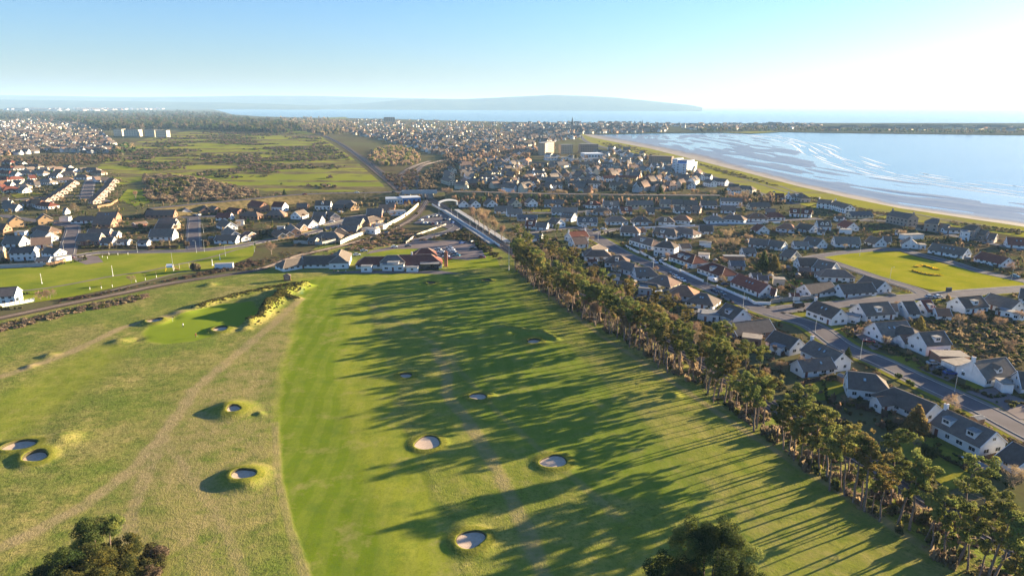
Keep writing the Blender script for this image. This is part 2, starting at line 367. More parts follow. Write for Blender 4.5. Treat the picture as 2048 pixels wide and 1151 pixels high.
# pits: px centre, px half width, mound height, mound spread, depth
BUNKERS = [((941, 1083), 27, .5, 2.1, .3, 'sand bunker at the bottom of the picture beside the fairway edge, half its sand sunlit'),
           ((485, 958), 20, 1.0, 2.7, .45, 'kidney-shaped sand bunker sunk in the round grassy mound left of the fairway'),
           ((468, 825), 13, .95, 3.8, .4, 'small sand bunker on the bright oblong mound left of the fairway'),
           ((855, 889), 26, .3, 1.7, .22, 'oval sand bunker on the edge between fairway and rough, half in sun'),
           ((1107, 927), 25, .4, 2.0, .3, 'large shaded sand bunker in the green right of the fairway'),
           ((956, 797), 16, .7, 2.7, .3, 'round sand bunker in a turf ring with one sunlit yellow-green flank'),
           ((812, 754), 13, .4, 2.8, .55, 'small flat sand bunker in the dark shaded rough beside the fairway'),
           ((1067, 685), 14, .5, 2.8, .6, 'sand bunker shaded by the pine belt below the hedge bank'),
           ((40, 898), 22, .6, 2.0, .65, 'upper of two overlapping pit bunkers at the left picture edge'),
           ((72, 918), 18, .6, 2.0, .65, 'lower of two overlapping pit bunkers at the left picture edge'),
           ((441, 662), 14, .8, 2.2, .5, 'sand bunker guarding the right front of the putting green'),
           ((310, 646), 13, .9, 2.2, .6, 'dark shadowed bunker at the left end of the putting green'),
           ((973, 563), 9, .6, 2.2, .7, 'small far bunker near the flagpole, right of its pair'),
           ((862, 567), 9, .5, 2.2, .7, 'small far bunker in front of the clubhouse terrace')]
BK = []
for (c, rp, H_, sp_, dep, lab) in BUNKERS:
    p = P(*c); dist = math.hypot(p.x, p.y); dist = math.hypot(dist, CAMH); BK.append((p.x, p.y, rp * dist / FPX, H_, sp_, dep, lab))
def lip_r(k, th):
    r = BK[k][2]; return r * (1 + .10 * np.sin(2 * th + k * 1.7) + .06 * np.sin(3 * th + k) + (.10 * np.cos(th - .9) if k == 1 else 0))
MOUNDS = [((1348, 793), 13, 1.1), ((120, 885), 30, 1.5), ((20, 905), 28, .8), ((455, 815), 26, .8), ((500, 975), 17, .4), ((240, 685), 16, .9), ((275, 680), 12, -.7), ((1085, 668), 20, .8), ((1010, 665), 12, .5),
          ((365, 628), 22, 1.1), ((345, 640), 10, -.4), ((490, 660), 12, 1.0), ((420, 572), 12, 1.2), ((100, 712), 12, .8), ((60, 735), 10, .7), ((500, 610), 14, 1.2), ((955, 548), 14, .9), ((905, 556), 12, .5), ((1385, 1090), 30, 1.1), ((1290, 1020), 20, .3), ((520, 830), 8, .8)]
MD = []
for c, rp, H_ in MOUNDS:
    p = P(*c); MD.append((p.x, p.y, rp * math.hypot(p.length, 0) / FPX * 1.0, H_))
RIDGES = [(W2([(612, 575), (575, 590), (545, 612), (520, 640), (500, 650)]), 2.6, 2.6), (W2([(595, 572), (540, 580), (480, 592), (430, 606), (395, 618)]), 1.3, 2.0), (W2([(590, 600), (560, 600), (530, 625)]), 1.3, 2.6),
          (W2([(1000, 655), (1070, 665), (1110, 680)]), 1.0, 1.6)]
def golf_h(X, Y, pits=False):
    h = .35 * (vnoise(X, Y, 37, 1) - .5) + .28 * (vnoise(X, Y, 13, 2) - .5) + .06 * (vnoise(X, Y, 3.1, 3) - .5) + .35
    for k, (cx, cy, r, H_, sp_, dep, lab) in enumerate(BK):
        d = np.hypot(X - cx, Y - cy) / r; a = 1.12; m = 1 - sstep(a, a * sp_, d)
        h = h + H_ * m * (1 + .25 * (vnoise(X, Y, 2.5, 7) - .5))
    for (cx, cy, r, H_) in MD: h = h + H_ * np.exp(-((X - cx) ** 2 + (Y - cy) ** 2) / (r * r))
    for pl, H_, w in RIDGES:
        d, s = seg_dist(X, Y, pl); h = h + H_ * np.exp(-(d / w) ** 2) * (.75 + .5 * vnoise(X, Y, 4., 9))
    h = h * (1 - sstep(338, 350, Y))
    if pits:
        for k, (cx, cy, r, H_, sp_, dep, lab) in enumerate(BK):
            th = np.arctan2(Y - cy, X - cx); d = np.hypot(X - cx, Y - cy); h = np.where(d < lip_r(k, th) + .35, h - 3.2, h)
    return h
def gz(x, y): return float(golf_h(np.array([x]), np.array([y]))[0])
# grid, finer near the camera; its left edge follows the branch line, its right edge the main line
ys = [62.]
while ys[-1] < 425: ys.append(ys[-1] + max(.42, .0047 * ys[-1]))
ys = np.array(ys)
def edge_x(poly, y, side):
    q = sorted([(p[1], p[0]) for p in poly]); return np.interp(y, [a for a, b in q], [b for a, b in q])
xr = edge_x([(p.x, p.y) for p in RAIL_R], ys, 1) - 3.2
lp = [(p.x, p.y) for p in RAIL_L]
xl = np.where(ys < lp[0][1], lp[0][0] - 40, edge_x(lp[:8], ys, 0) + 4.5)
xl = np.minimum(xl, xr - 20); xl = np.maximum(xl, -(ys * .9 + 40))
NX = 470
U = np.linspace(0, 1, NX)
X = xl[:, None] * (1 - U) + xr[:, None] * U; Y = np.repeat(ys[:, None], NX, 1)
Z = golf_h(X, Y, True)
edge = np.minimum(np.minimum(U, 1 - U) * (xr - xl)[:, None], (425 - Y) * .8); Z = Z * np.clip(edge / 6, 0, 1) + .02
V = np.stack([X, Y, Z], -1).reshape(-1, 3); ny = len(ys)
i, j = np.meshgrid(np.arange(ny - 1), np.arange(NX - 1), indexing='ij'); k = (i * NX + j).ravel()
F = np.stack([k, k + 1, k + NX + 1, k + NX], 1)
fx, fy = X.ravel(), Y.ravel()
fair = W2([(606, 560), (592, 640), (578, 700), (560, 760), (550, 850), (553, 950), (572, 1050), (605, 1160), (640, 1300), (985, 1300), (927, 1151), (890, 1040), (858, 960), (828, 890), (806, 850), (792, 800), (803, 745), (775, 705), (750, 660), (741, 620), (745, 575), (800, 562), (860, 552), (880, 545), (700, 548)])
stripe = W2([(600, 560), (592, 640), (578, 700), (560, 760), (550, 850), (553, 950), (572, 1050), (605, 1160), (640, 1300), (860, 1300), (790, 1151), (733, 980), (700, 880), (683, 800), (672, 720), (690, 690), (680, 620), (690, 560)])
fair2 = W2([(895, 555), (1005, 548), (1040, 600), (1110, 665), (1180, 725), (1240, 790), (1330, 880), (1420, 970), (1440, 1010), (1380, 1020), (1200, 1000), (1110, 960), (1010, 900), (960, 850), (930, 760), (905, 690), (885, 620)])
green = W2([(285, 668), (300, 652), (340, 640), (400, 620), (450, 608), (505, 606), (522, 625), (500, 645), (465, 660), (430, 672), (390, 684), (330, 690), (295, 685)])
fair3 = W2([(0, 800), (90, 740), (200, 690), (260, 690), (230, 740), (150, 800), (60, 860), (0, 890), (-120, 930), (-120, 830)])
tan1 = W2([(390, 780), (480, 700), (560, 660), (590, 640), (575, 700), (548, 800), (540, 1000), (420, 1151), (280, 1151), (270, 960), (330, 870)])
tan2 = W2([(1150, 690), (1200, 690), (1330, 770), (1440, 830), (1560, 920), (1700, 1020), (1850, 1151), (1500, 1151), (1400, 1010), (1290, 880), (1200, 780)])
apron = W2([(600, 558), (700, 548), (860, 548), (905, 552), (885, 590), (760, 590), (745, 610), (610, 600)])
teemat = W2([(600, 566), (611, 566), (607, 590), (595, 590)])
G = {}
jx, jy = fx + 1.6 * (vnoise(fx, fy, 6, 35) - .5) + .8 * (vnoise(fx, fy, 2, 36) - .5), fy
G['fair'] = soft_in(jx, jy, fair, 1.6); st = soft_in(fx, fy, stripe, 2.2)
f2 = soft_in(fx, fy, fair2, 3.); f3 = soft_in(fx, fy, fair3, 4.); gr = soft_in(fx, fy, green, .8); ap = soft_in(fx, fy, apron, 2.); tm = soft_in(fx, fy, teemat, .4)
PATHS = [([(600, 600), (545, 650), (460, 722), (392, 780), (330, 868), (272, 935), (170, 1012), (60, 1072), (-40, 1120)], 2.7, .8), ([(330, 880), (292, 950), (262, 1040), (250, 1100)], 2.2, .6),
         ([(330, 885), (400, 980), (440, 1040), (490, 1151)], 1.6, .45), ([(360, 628), (250, 655), (150, 702), (60, 735), (-60, 775)], 2.6, .95), ([(870, 700), (895, 750), (893, 790), (940, 850), (1005, 960), (1060, 1080), (1090, 1160)], 2.4, .55),
         ([(550, 850), (556, 960), (580, 1060), (620, 1180)], 1.4, .5), ([(1060, 560), (1200, 672), (1330, 755), (1500, 870), (1700, 1000), (1900, 1130)], 1.6, .6), ([(740, 610), (870, 690), (1000, 830), (1240, 1040)], 1.5, .25)]
pa = np.zeros(len(fx))
for pts, w, s in PATHS:
    d, _ = seg_dist(fx, fy, W2(pts)); wob = w * (.8 + .5 * vnoise(fx, fy, 5, 21)); pa = np.maximum(pa, s * (1 - sstep(wob * .35, wob, d)))
dry = np.maximum(soft_in(fx, fy, tan1, 9) * .8, soft_in(fx, fy, tan2, 7) * .5); dry = np.clip(dry * (.5 + .9 * vnoise(fx, fy, 8, 31)), 0, 1)
mnd = np.zeros(len(fx))
for k, (cx, cy, r, H_, sp_, dep, lab) in enumerate(BK): mnd = np.maximum(mnd, 1 - sstep(1.1, 1.05 * sp_, np.hypot(fx - cx, fy - cy) / r))
semi = soft_in(fx, fy, W2([(745, 575), (1010, 548), (1090, 600), (1240, 700), (1420, 815), (1560, 915), (1700, 1030), (1850, 1160), (1500, 1300), (1000, 1300), (930, 1151), (860, 960), (800, 745)]), 4.)
semi = semi * (.30 + .35 * vnoise(fx, fy, 22, 33))
mow = np.maximum.reduce([G['fair'] * (.93 + .07 * vnoise(fx, fy, 4, 34)), f2 * .85, f3 * .7, gr, ap, semi])
rid = np.zeros(len(fx))
for pl, H_, w in RIDGES:
    d, _ = seg_dist(fx, fy, pl); rid = np.maximum(rid, 1 - sstep(w * .5, w * 1.3, d))
mow = mow * (1 - mnd) * (1 - pa) * (1 - rid)
me = np_mesh('golf_course_ground', V, F, [], smooth=True)
colattr(me, 'zone', np.stack([mow, pa, dry], 1)); colattr(me, 'zone_b', np.stack([np.clip(st * G['fair'] + .35 * f2, 0, 1), np.maximum(mnd, rid * .45), np.clip(gr + tm, 0, 1)], 1)); colattr(me, 'zone_c', np.stack([tm, f2, rid], 1))
t = NT('golf_grass', .95, 0.)
za = t.n('ShaderNodeSeparateColor'); t.l(t.attr('zone').outputs['Color'], za.inputs[0]); zb = t.n('ShaderNodeSeparateColor'); t.l(t.attr('zone_b').outputs['Color'], zb.inputs[0])
zc = t.n('ShaderNodeSeparateColor'); t.l(t.attr('zone_c').outputs['Color'], zc.inputs[0])
big = t.noise(.035, 4, .6); mid = t.noise(.22, 4, .65); fine = t.noise(2.4, 3, .7); coarse = t.noise(1.1, 4, .7); tuft = t.noise(3.4, 2, .6, co=t.coord((1, .55, 1)))
rough = t.ramp(mid, [(.30, (.115, .15, .026)), (.45, (.19, .195, .042)), (.58, (.28, .245, .066)), (.72, (.38, .295, .10))])
rough = t.mix(t.maprange(big, .46, .60, 0, .75), rough, (.135, .18, .026)); rough = t.mix(t.maprange(big, .34, .46, .55, 0), rough, (.34, .27, .095))
rough = t.mix(t.maprange(coarse, .47, .66, 0, .75), rough, (.065, .078, .020))
rough = t.mix(t.maprange(tuft, .58, .74, 0, .55), rough, (.34, .30, .11))
dryc = t.ramp(coarse, [(.34, (.19, .165, .055)), (.52, (.28, .225, .085)), (.7, (.37, .285, .125))])
rough = t.mix(t.math('MULTIPLY', za.outputs[2], t.maprange(mid, .3, .55)), rough, dryc)
fw = t.ramp(t.mix(.5, mid, big), [(.36, (.135, .19, .012)), (.5, (.195, .235, .016)), (.64, (.255, .27, .028))])
fw = t.mix(t.math('SUBTRACT', 1.0, zb.outputs[0]), fw, t.mix(.5, fw, (.30, .29, .04)))
fw = t.mix(t.math('MULTIPLY', zb.outputs[0], .6), fw, (.115, .18, .008))
fw = t.mix(t.math('MULTIPLY', zc.outputs[1], .6), fw, (.145, .20, .025))
fw = t.mix(t.maprange(fine, .48, .70, 0, .5), fw, (.10, .125, .008))
sxg = t.n('ShaderNodeSeparateXYZ'); t.l(t.n('ShaderNodeNewGeometry').outputs['Position'], sxg.inputs[0])
wob = t.noise(.03, 2); bx = t.math('ADD', sxg.outputs[0], t.math('ADD', t.math('MULTIPLY', wob, 9.), t.math('MULTIPLY', sxg.outputs[1], .10)))
band = t.math('SINE', t.math('MULTIPLY', bx, 1.15)); by = t.math('SINE', t.math('MULTIPLY', t.math('ADD', sxg.outputs[1], t.math('MULTIPLY', wob, 14.)), .55))
fw = t.mix(t.maprange(band, -.3, .3, 0, .20), fw, (.30, .30, .06)); fw = t.mix(t.maprange(by, -.2, .6, 0, .12), fw, (.10, .14, .02))
wear = t.noise(.11, 5, .72); fw = t.mix(t.maprange(wear, .54, .70, 0, .65), fw, (.31, .26, .09)); fw = t.mix(t.maprange(wear, .34, .46, .55, 0), fw, (.11, .17, .02))
gr_ = t.noise(1.3, 4, .75, co=t.coord((1, .6, 1))); fw = t.mix(t.maprange(gr_, .45, .68, 0, .5), fw, (.12, .15, .02))
fw = t.mix(zb.outputs[2], fw, t.mix(zc.outputs[0], (.18, .23, .018), (.14, .26, .11)))
base = t.mix(za.outputs[0], rough, fw)
mdc = t.ramp(coarse, [(.35, (.11, .14, .014)), (.5, (.185, .19, .022)), (.65, (.27, .235, .04))])
base = t.mix(t.math('MULTIPLY', zb.outputs[1], .9), base, mdc)
pc = t.ramp(coarse, [(.35, (.25, .19, .085)), (.65, (.38, .28, .14))])
base = t.mix(t.math('MULTIPLY', za.outputs[1], t.maprange(mid, .2, .55, .35, 1.)), base, pc)
t.color(base)
hgt = t.math('ADD', t.math('MULTIPLY', coarse, 1.), t.math('MULTIPLY', tuft, .6))
hh = t.math('MULTIPLY', hgt, t.math('SUBTRACT', 1.0, t.math('MULTIPLY', za.outputs[0], .88)))
t.bump(hh, .55, .3)
me.materials.append(t.mat); MT['golf'] = t.mat
o = bpy.data.objects.new('golf_course_ground', me); link(o); tag(o, 'links golf course with mown fairways, paths and tussocky rough', kind='structure')
# each bunker: turf lip ring with a sheer turf face, sand bowl
t = NT('bunker_sand', .95, .1); t.color(t.ramp(t.noise(1.4, 4), [(.3, (.44, .325, .235)), (.7, (.56, .425, .315))])); t.bump(t.noise(3.0, 4), .4, .1); MT['sand'] = t.mat
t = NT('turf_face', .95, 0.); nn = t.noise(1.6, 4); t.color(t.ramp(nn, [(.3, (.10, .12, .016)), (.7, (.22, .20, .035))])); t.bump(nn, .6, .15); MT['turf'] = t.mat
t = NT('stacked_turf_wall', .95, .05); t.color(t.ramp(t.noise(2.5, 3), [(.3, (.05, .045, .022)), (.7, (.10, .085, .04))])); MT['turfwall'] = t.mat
for kk, (cx, cyy, r, H_, sp_, dep, lab) in enumerate(BK):
    root = empty('sand_bunker', (cx, cyy, 0)); tag(root, lab, 'bunker', 'bunkers of the golf course')
    n = 56; th = np.arange(n) * 2 * math.pi / n; lr = lip_r(kk, th)
    ring = lambda off, dz, use=True: np.stack([np.cos(th) * (lr + off), np.sin(th) * (lr + off), (golf_h(cx + np.cos(th) * (lr + off), cyy + np.sin(th) * (lr + off)) if use else 0) + dz], 1)
    lipz = golf_h(cx + np.cos(th) * lr, cyy + np.sin(th) * lr); zb_ = lipz.mean() - dep
    r3 = np.stack([np.cos(th) * (lr - .12), np.sin(th) * (lr - .12), np.full(n, zb_) + .25 * (lipz - lipz.mean())], 1)
    turf = np.vstack([ring(2.0, .02), ring(1.0, .05), ring(.35, .07), ring(0, .06), r3])
    F = []; mi = []
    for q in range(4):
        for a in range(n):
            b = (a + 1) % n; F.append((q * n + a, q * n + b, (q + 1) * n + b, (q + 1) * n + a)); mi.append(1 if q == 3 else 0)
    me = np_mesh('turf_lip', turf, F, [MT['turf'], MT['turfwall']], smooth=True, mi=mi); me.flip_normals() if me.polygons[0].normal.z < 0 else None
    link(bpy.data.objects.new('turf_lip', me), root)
    sv = [r3 + np.array([0, 0, .0])]
    for fr, dz in ((.8, -.06), (.5, -.12), (.2, -.16)):
        q = r3.copy(); q[:, :2] *= fr; q[:, 2] = zb_ + .25 * fr * (lipz - lipz.mean()) + dz; sv.append(q)
    sv.append(np.array([[0, 0, zb_ - .165]])); sv = np.vstack(sv); F = []
    for q in range(3):
        for a in range(n):
            b = (a + 1) % n; F.append((q * n + a, q * n + b, (q + 1) * n + b, (q + 1) * n + a))
    for a in range(n): F.append((3 * n + a, 3 * n + (a + 1) % n, 4 * n, 4 * n))
    F = [f for f in F]
    me = bpy.data.meshes.new('sand'); me.from_pydata(sv.tolist(), [], [tuple(dict.fromkeys(f)) for f in F]); me.materials.append(MT['sand']); me.polygons.foreach_set('use_smooth', [True] * len(F))
    if me.polygons[0].normal.z < 0: me.flip_normals()
    link(bpy.data.objects.new('sand', me), root)
# ------------------------------------------------------------------ beach with sand bars, grass, roads, railways
def resample(pts, n):
    a = np.array([[p[0], p[1]] for p in pts]); d = np.r_[0, np.cumsum(np.hypot(*np.diff(a, axis=0).T))]; s = np.linspace(0, d[-1], n)
    return np.stack([np.interp(s, d, a[:, 0]), np.interp(s, d, a[:, 1])], 1), s
def param_rows(lists, n):
    k = len(lists[0]); u = np.linspace(0, k - 1, n); out = []
    for L in lists:
        q = np.array([[*P(x, y)[:2]] for x, y in L]); out.append(np.stack([np.interp(u, range(k), q[:, 0]), np.interp(u, range(k), q[:, 1])], 1))
    return out
NB, MBk = 520, 110
dn, wt, ou = param_rows([DUNE, WET, OUTER], NB)
seglen = np.r_[0, np.cumsum(np.hypot(*np.diff(wt, axis=0).T))]
tt = np.linspace(0, 2, MBk)
X = np.zeros((NB, MBk)); Y = X.copy(); Z = X.copy(); S2 = X.copy(); C2 = X.copy()
for j, q in enumerate(tt):
    if q <= 1: p = dn * (1 - q) + wt * q; Z[:, j] = -.14 - 1.22 * q
    else: p = wt * (2 - q) + ou * (q - 1); Z[:, j] = -1.36 - .24 * (q - 1) ** .5 - .35 * max(0., (q - 1.75) / .25) ** 2
    X[:, j], Y[:, j] = p[:, 0], p[:, 1]; S2[:, j] = seglen; C2[:, j] = (np.hypot(p[:, 0] - dn[:, 0], p[:, 1] - dn[:, 1]))
wigg = 30 * (vnoise(S2, C2, 160, 44) - .5)
bar = (vnoise(S2 / 7, C2 + wigg, 24, 41) - .5) * .75 + (vnoise(S2 / 5, C2 + wigg, 10, 42) - .5) * .35 + (vnoise(S2 / 2, C2, 60, 43) - .5) * .2
w = sstep(.75, 1.15, np.broadcast_to(tt, X.shape)); Z = Z + bar * w * (.55 + .45 * (1 - sstep(1.6, 2.0, np.broadcast_to(tt, X.shape))))
Z += (1 - w) * .25 * (vnoise(X, Y, 18, 45) - .5) * sstep(0, .15, np.broadcast_to(tt, X.shape))
V = np.stack([X, Y, Z], -1).reshape(-1, 3); i, j = np.meshgrid(np.arange(NB - 1), np.arange(MBk - 1), indexing='ij'); k = (i * MBk + j).ravel()
t = NT('beach_sand', .9, .2)
sx = t.n('ShaderNodeSeparateXYZ'); t.l(t.n('ShaderNodeNewGeometry').outputs['Position'], sx.inputs[0])
n = t.noise(.05, 5, .6); dryc = t.ramp(n, [(.3, (.225, .185, .148)), (.7, (.29, .242, .20))]); wetc = t.ramp(n, [(.3, (.12, .105, .10)), (.7, (.19, .16, .14))])
wz = t.maprange(t.math('ADD', sx.outputs[2], t.math('MULTIPLY', n, .25)), -.95, -.3)
t.color(t.mix(wz, wetc, dryc)); t.l(t.maprange(wz, 0, 1, .30, .9), t.b.inputs['Roughness']); t.bump(t.noise(.25, 4), .3, .3)
me = np_mesh('beach', V, np.stack([k, k + 1, k + MBk + 1, k + MBk], 1), t.mat, smooth=True)
if me.polygons[0].normal.z < 0: me.flip_normals()
pv = np.concatenate([X[:, 52:106].reshape(-1, 1), Y[:, 52:106].reshape(-1, 1), np.full((NB * 54, 1), SEA_Z + .035)], 1); pv[:, :2] += np.stack([25 * (vnoise(pv[:, 0], pv[:, 1], 60, 51) - .5), 25 * (vnoise(pv[:, 0], pv[:, 1], 60, 52) - .5)], 1) * np.tile(sstep(40, 53, np.arange(54)), NB)[:, None]
i2, j2 = np.meshgrid(np.arange(NB - 1), np.arange(53), indexing='ij'); k2 = (i2 * 54 + j2).ravel()
tw = NT('still_shallow_water', .03, .6); tw.color((.11, .15, .18)); tw.b.inputs['Roughness'].default_value = .16; tw.bump(tw.noise(1., 3, co=tw.coord((.02, .06, .05))), .05, .6)
m2 = np_mesh('tidal_pools', pv, np.stack([k2, k2 + 1, k2 + 55, k2 + 54], 1), tw.mat, smooth=True)
if m2.polygons[0].normal.z < 0: m2.flip_normals()
o = bpy.data.objects.new('tidal_pools', m2); link(o); tag(o, 'still shallow water lying between the sand bars', kind='structure')
fm = simple('sea_foam', (.72, .74, .75), .9, .2, .05); rf = random.Random(5); FV = []; FF = []
for k3 in range(12):
    off_ = (-14, 2, 14, 26, 40, 58, 80)[k3 % 7] + rf.uniform(-5, 5); wseg = rf.uniform(.25, .7); i3 = rf.randrange(0, 60)
    while i3 < NB - 20:
        ln3 = rf.randrange(14, 70); prev = None
        for q in range(i3, min(NB - 2, i3 + ln3)):
            p3 = ou[q]; tg = ou[q + 1] - ou[q - 1] if q else ou[1] - ou[0]; tg = tg / (np.hypot(*tg) + 1e-6); nv = np.array([tg[1], -tg[0]]); 
            if np.dot(nv, ou[q] - wt[q]) < 0: nv = -nv
            wv = 9 * (vnoise(np.array([seglen[q] / 2 + k3 * 50]), np.array([k3 * 9.]), 45, 53)[0] - .5); e3 = wseg * (1 + p3[1] / 700.) * math.sin(math.pi * (q - i3 + .5) / ln3); c3_ = p3 + nv * (off_ + wv); FV += [(*(c3_ - nv * e3), SEA_Z + .06 + .008 * k3), (*(c3_ + nv * e3), SEA_Z + .06 + .008 * k3)]
            if prev is not None: FF.append((prev, prev + 1, len(FV) - 1, len(FV) - 2))
            prev = len(FV) - 2
        i3 += ln3 + rf.randrange(6, 60)
m3 = np_mesh('surf_lines', FV, FF, fm)
o = bpy.data.objects.new('surf_lines', m3); link(o); tag(o, 'thin broken white lines of surf along the sand flats', kind='stuff')
o = bpy.data.objects.new('beach', me); link(o); tag(o, 'curving sandy beach with wet sand bars and tidal channels', kind='structure')
def grassmat(name, a, b, c, sc_=.05):
    t = NT(name, .95, 0.); n = t.noise(sc_, 5, .62); f = t.noise(1.2, 3)
    t.color(t.mix(t.maprange(f, .45, .75, 0, .35), t.ramp(n, [(.36, a), (.5, b), (.62, c)]), tuple(x * .6 for x in a))); return t.mat
MT['coastgrass'] = grassmat('coast_grass', (.21, .175, .075), (.25, .235, .04), (.29, .265, .03), .02)
MT['green'] = grassmat('village_green_turf', (.235, .235, .015), (.285, .27, .012), (.33, .285, .03), .06)
MT['lawn'] = grassmat('park_lawn', (.15, .19, .018), (.21, .235, .02), (.27, .26, .035), .04)
t = NT('links_turf', .95, 0.); n1 = t.noise(.006, 4, .6); n2 = t.noise(.03, 5, .7); c3 = t.coord((.004, .016, .01)); n3 = t.noise(1., 3, .5, co=c3, dist=.6)
fwy = t.ramp(n1, [(.35, (.17, .20, .022)), (.65, (.27, .255, .035))]); rgh = t.ramp(n2, [(.35, (.085, .068, .035)), (.5, (.15, .12, .055)), (.65, (.21, .16, .08))])
t.color(t.mix(t.maprange(t.math('ADD', t.math('MULTIPLY', n3, .65), t.math('MULTIPLY', n2, .35)), .46, .53), rgh, fwy)); MT['links'] = t.mat
MT['garden'] = grassmat('garden_lawn', (.11, .12, .025), (.19, .18, .025), (.28, .24, .03), .09)
MT['soil'] = grassmat('garden_soil_and_beds', (.07, .052, .035), (.10, .075, .045), (.085, .085, .03), .12)
inner = [(1150, 274), (1180, 289), (1240, 300), (1320, 316), (1380, 335), (1440, 357), (1500, 380), (1560, 398), (1640, 418), (1700, 428), (1760, 436), (1850, 445), (1950, 459), (2048, 474), (2300, 512)]
tri_sheet('grass_strip', px_poly(inner) + px_poly(DUNE[::-1]), -.06, MT['coastgrass'], label='broad strip of yellow green links grass beside the beach')
tri_sheet('lawn', px_poly([(1638, 514), (1700, 507), (1745, 503), (1800, 503.5), (1830, 513), (1900, 530), (2048, 566), (2048, 576), (1935, 583), (1890, 583), (1850, 577), (1740, 546)]), .05, MT['green'], label='wedge shaped bright village green among the houses')
tri_sheet('lawn', px_poly([(-120, 545), (0, 537), (90, 534), (130, 521), (150, 521), (172, 529), (207, 524), (196, 512), (260, 508), (400, 502), (500, 489), (512, 493), (505, 512), (450, 534), (350, 549), (250, 570), (150, 592), (60, 606), (0, 616), (-120, 640)]), .05, MT['lawn'], label='long green park lawn between the estate and the branch line')
tri_sheet('lawn', px_poly([(236, 400), (255, 378), (290, 380), (300, 405), (270, 412)]), .05, MT['lawn'], label='shaded grass behind the row of red roofed houses')
tri_sheet('lawn', px_poly([(735, 503), (790, 490), (870, 482), (955, 482), (975, 500), (995, 520), (1000, 535), (900, 540), (880, 520), (740, 510)]), .045, MT['lawn'], label='grass surrounding the clubhouse car park')
tri_sheet('links_land', px_poly([(195, 335), (235, 297), (300, 275), (400, 258), (470, 236), (560, 240), (640, 272), (700, 312), (765, 368), (775, 382), (700, 384), (590, 382), (540, 384), (430, 362), (330, 352), (230, 372)]), -.05, MT['links'], label='second golf links with pale fairways broken by gorse')
for q in ([(640, 236), (690, 234), (700, 238), (650, 240)], [(135, 232), (165, 231), (170, 233), (140, 235)], [(440, 233), (500, 236), (520, 245), (470, 244)], [(1440, 265), (1540, 262), (1560, 264), (1500, 267)]):
    tri_sheet('field', px_poly(q), .3, MT['links'], label='distant pale green field')
MT['headland'] = grassmat('headland_ground', (.05, .05, .035), (.08, .078, .045), (.11, .105, .05), .01)
tri_sheet('headland', px_poly([(1215, 268), (1300, 265.8), (1400, 265.3), (1530, 262.8), (1640, 264.8), (1800, 266.8), (2048, 269.8), (2400, 274.8), (2400, 247.3), (2048, 246.3), (1800, 246.3), (1600, 246.3), (1400, 247.3), (1250, 246.4)]), .1, MT['headland'], label='low dark built up headland across the bay')
def offset_poly(pts, off):
    out = []; n = len(pts)
    for i in range(n):
        a = pts[max(0, i - 1)]; b = pts[min(n - 1, i + 1)]; d = (Vector((b[0] - a[0], b[1] - a[1]))).normalized(); nn = Vector((-d.y, d.x))
        out.append(Vector((pts[i][0], pts[i][1])) + nn * off)
    return out
def smooth_line(pts, step):
    # Catmull-Rom through points
    p = [Vector((q[0], q[1])) for q in pts]; out = []
    for i in range(len(p) - 1):
        p0 = p[max(0, i - 1)]; p1 = p[i]; p2 = p[i + 1]; p3 = p[min(len(p) - 1, i + 2)]; n = max(1, int((p2 - p1).length / step))
        for k in range(n):
            t = k / n; out.append(.5 * ((2 * p1) + (p2 - p0) * t + (2 * p0 - 5 * p1 + 4 * p2 - p3) * t * t + (3 * p1 - p0 - 3 * p2 + p3) * t ** 3))
    out.append(p[-1]); return out
def ribbon(name, pts, w, z, mat, label=None, kind='structure', off=0., zf=None):
    L = offset_poly(pts, off + w / 2); R = offset_poly(pts, off - w / 2); n = len(pts)
    zz = [(zf(p) if zf else z) for p in pts]
    V = [(p.x, p.y, q) for p, q in zip(L, zz)] + [(p.x, p.y, q) for p, q in zip(R, zz)]
    me = np_mesh(name, V, [(n + i, n + i + 1, i + 1, i) for i in range(n - 1)], mat)
    if me.polygons[0].normal.z < 0: me.flip_normals()
    o = bpy.data.objects.new(name, me); link(o)
    if kind: o['kind'] = kind
    if label: o['label'] = label
    return o
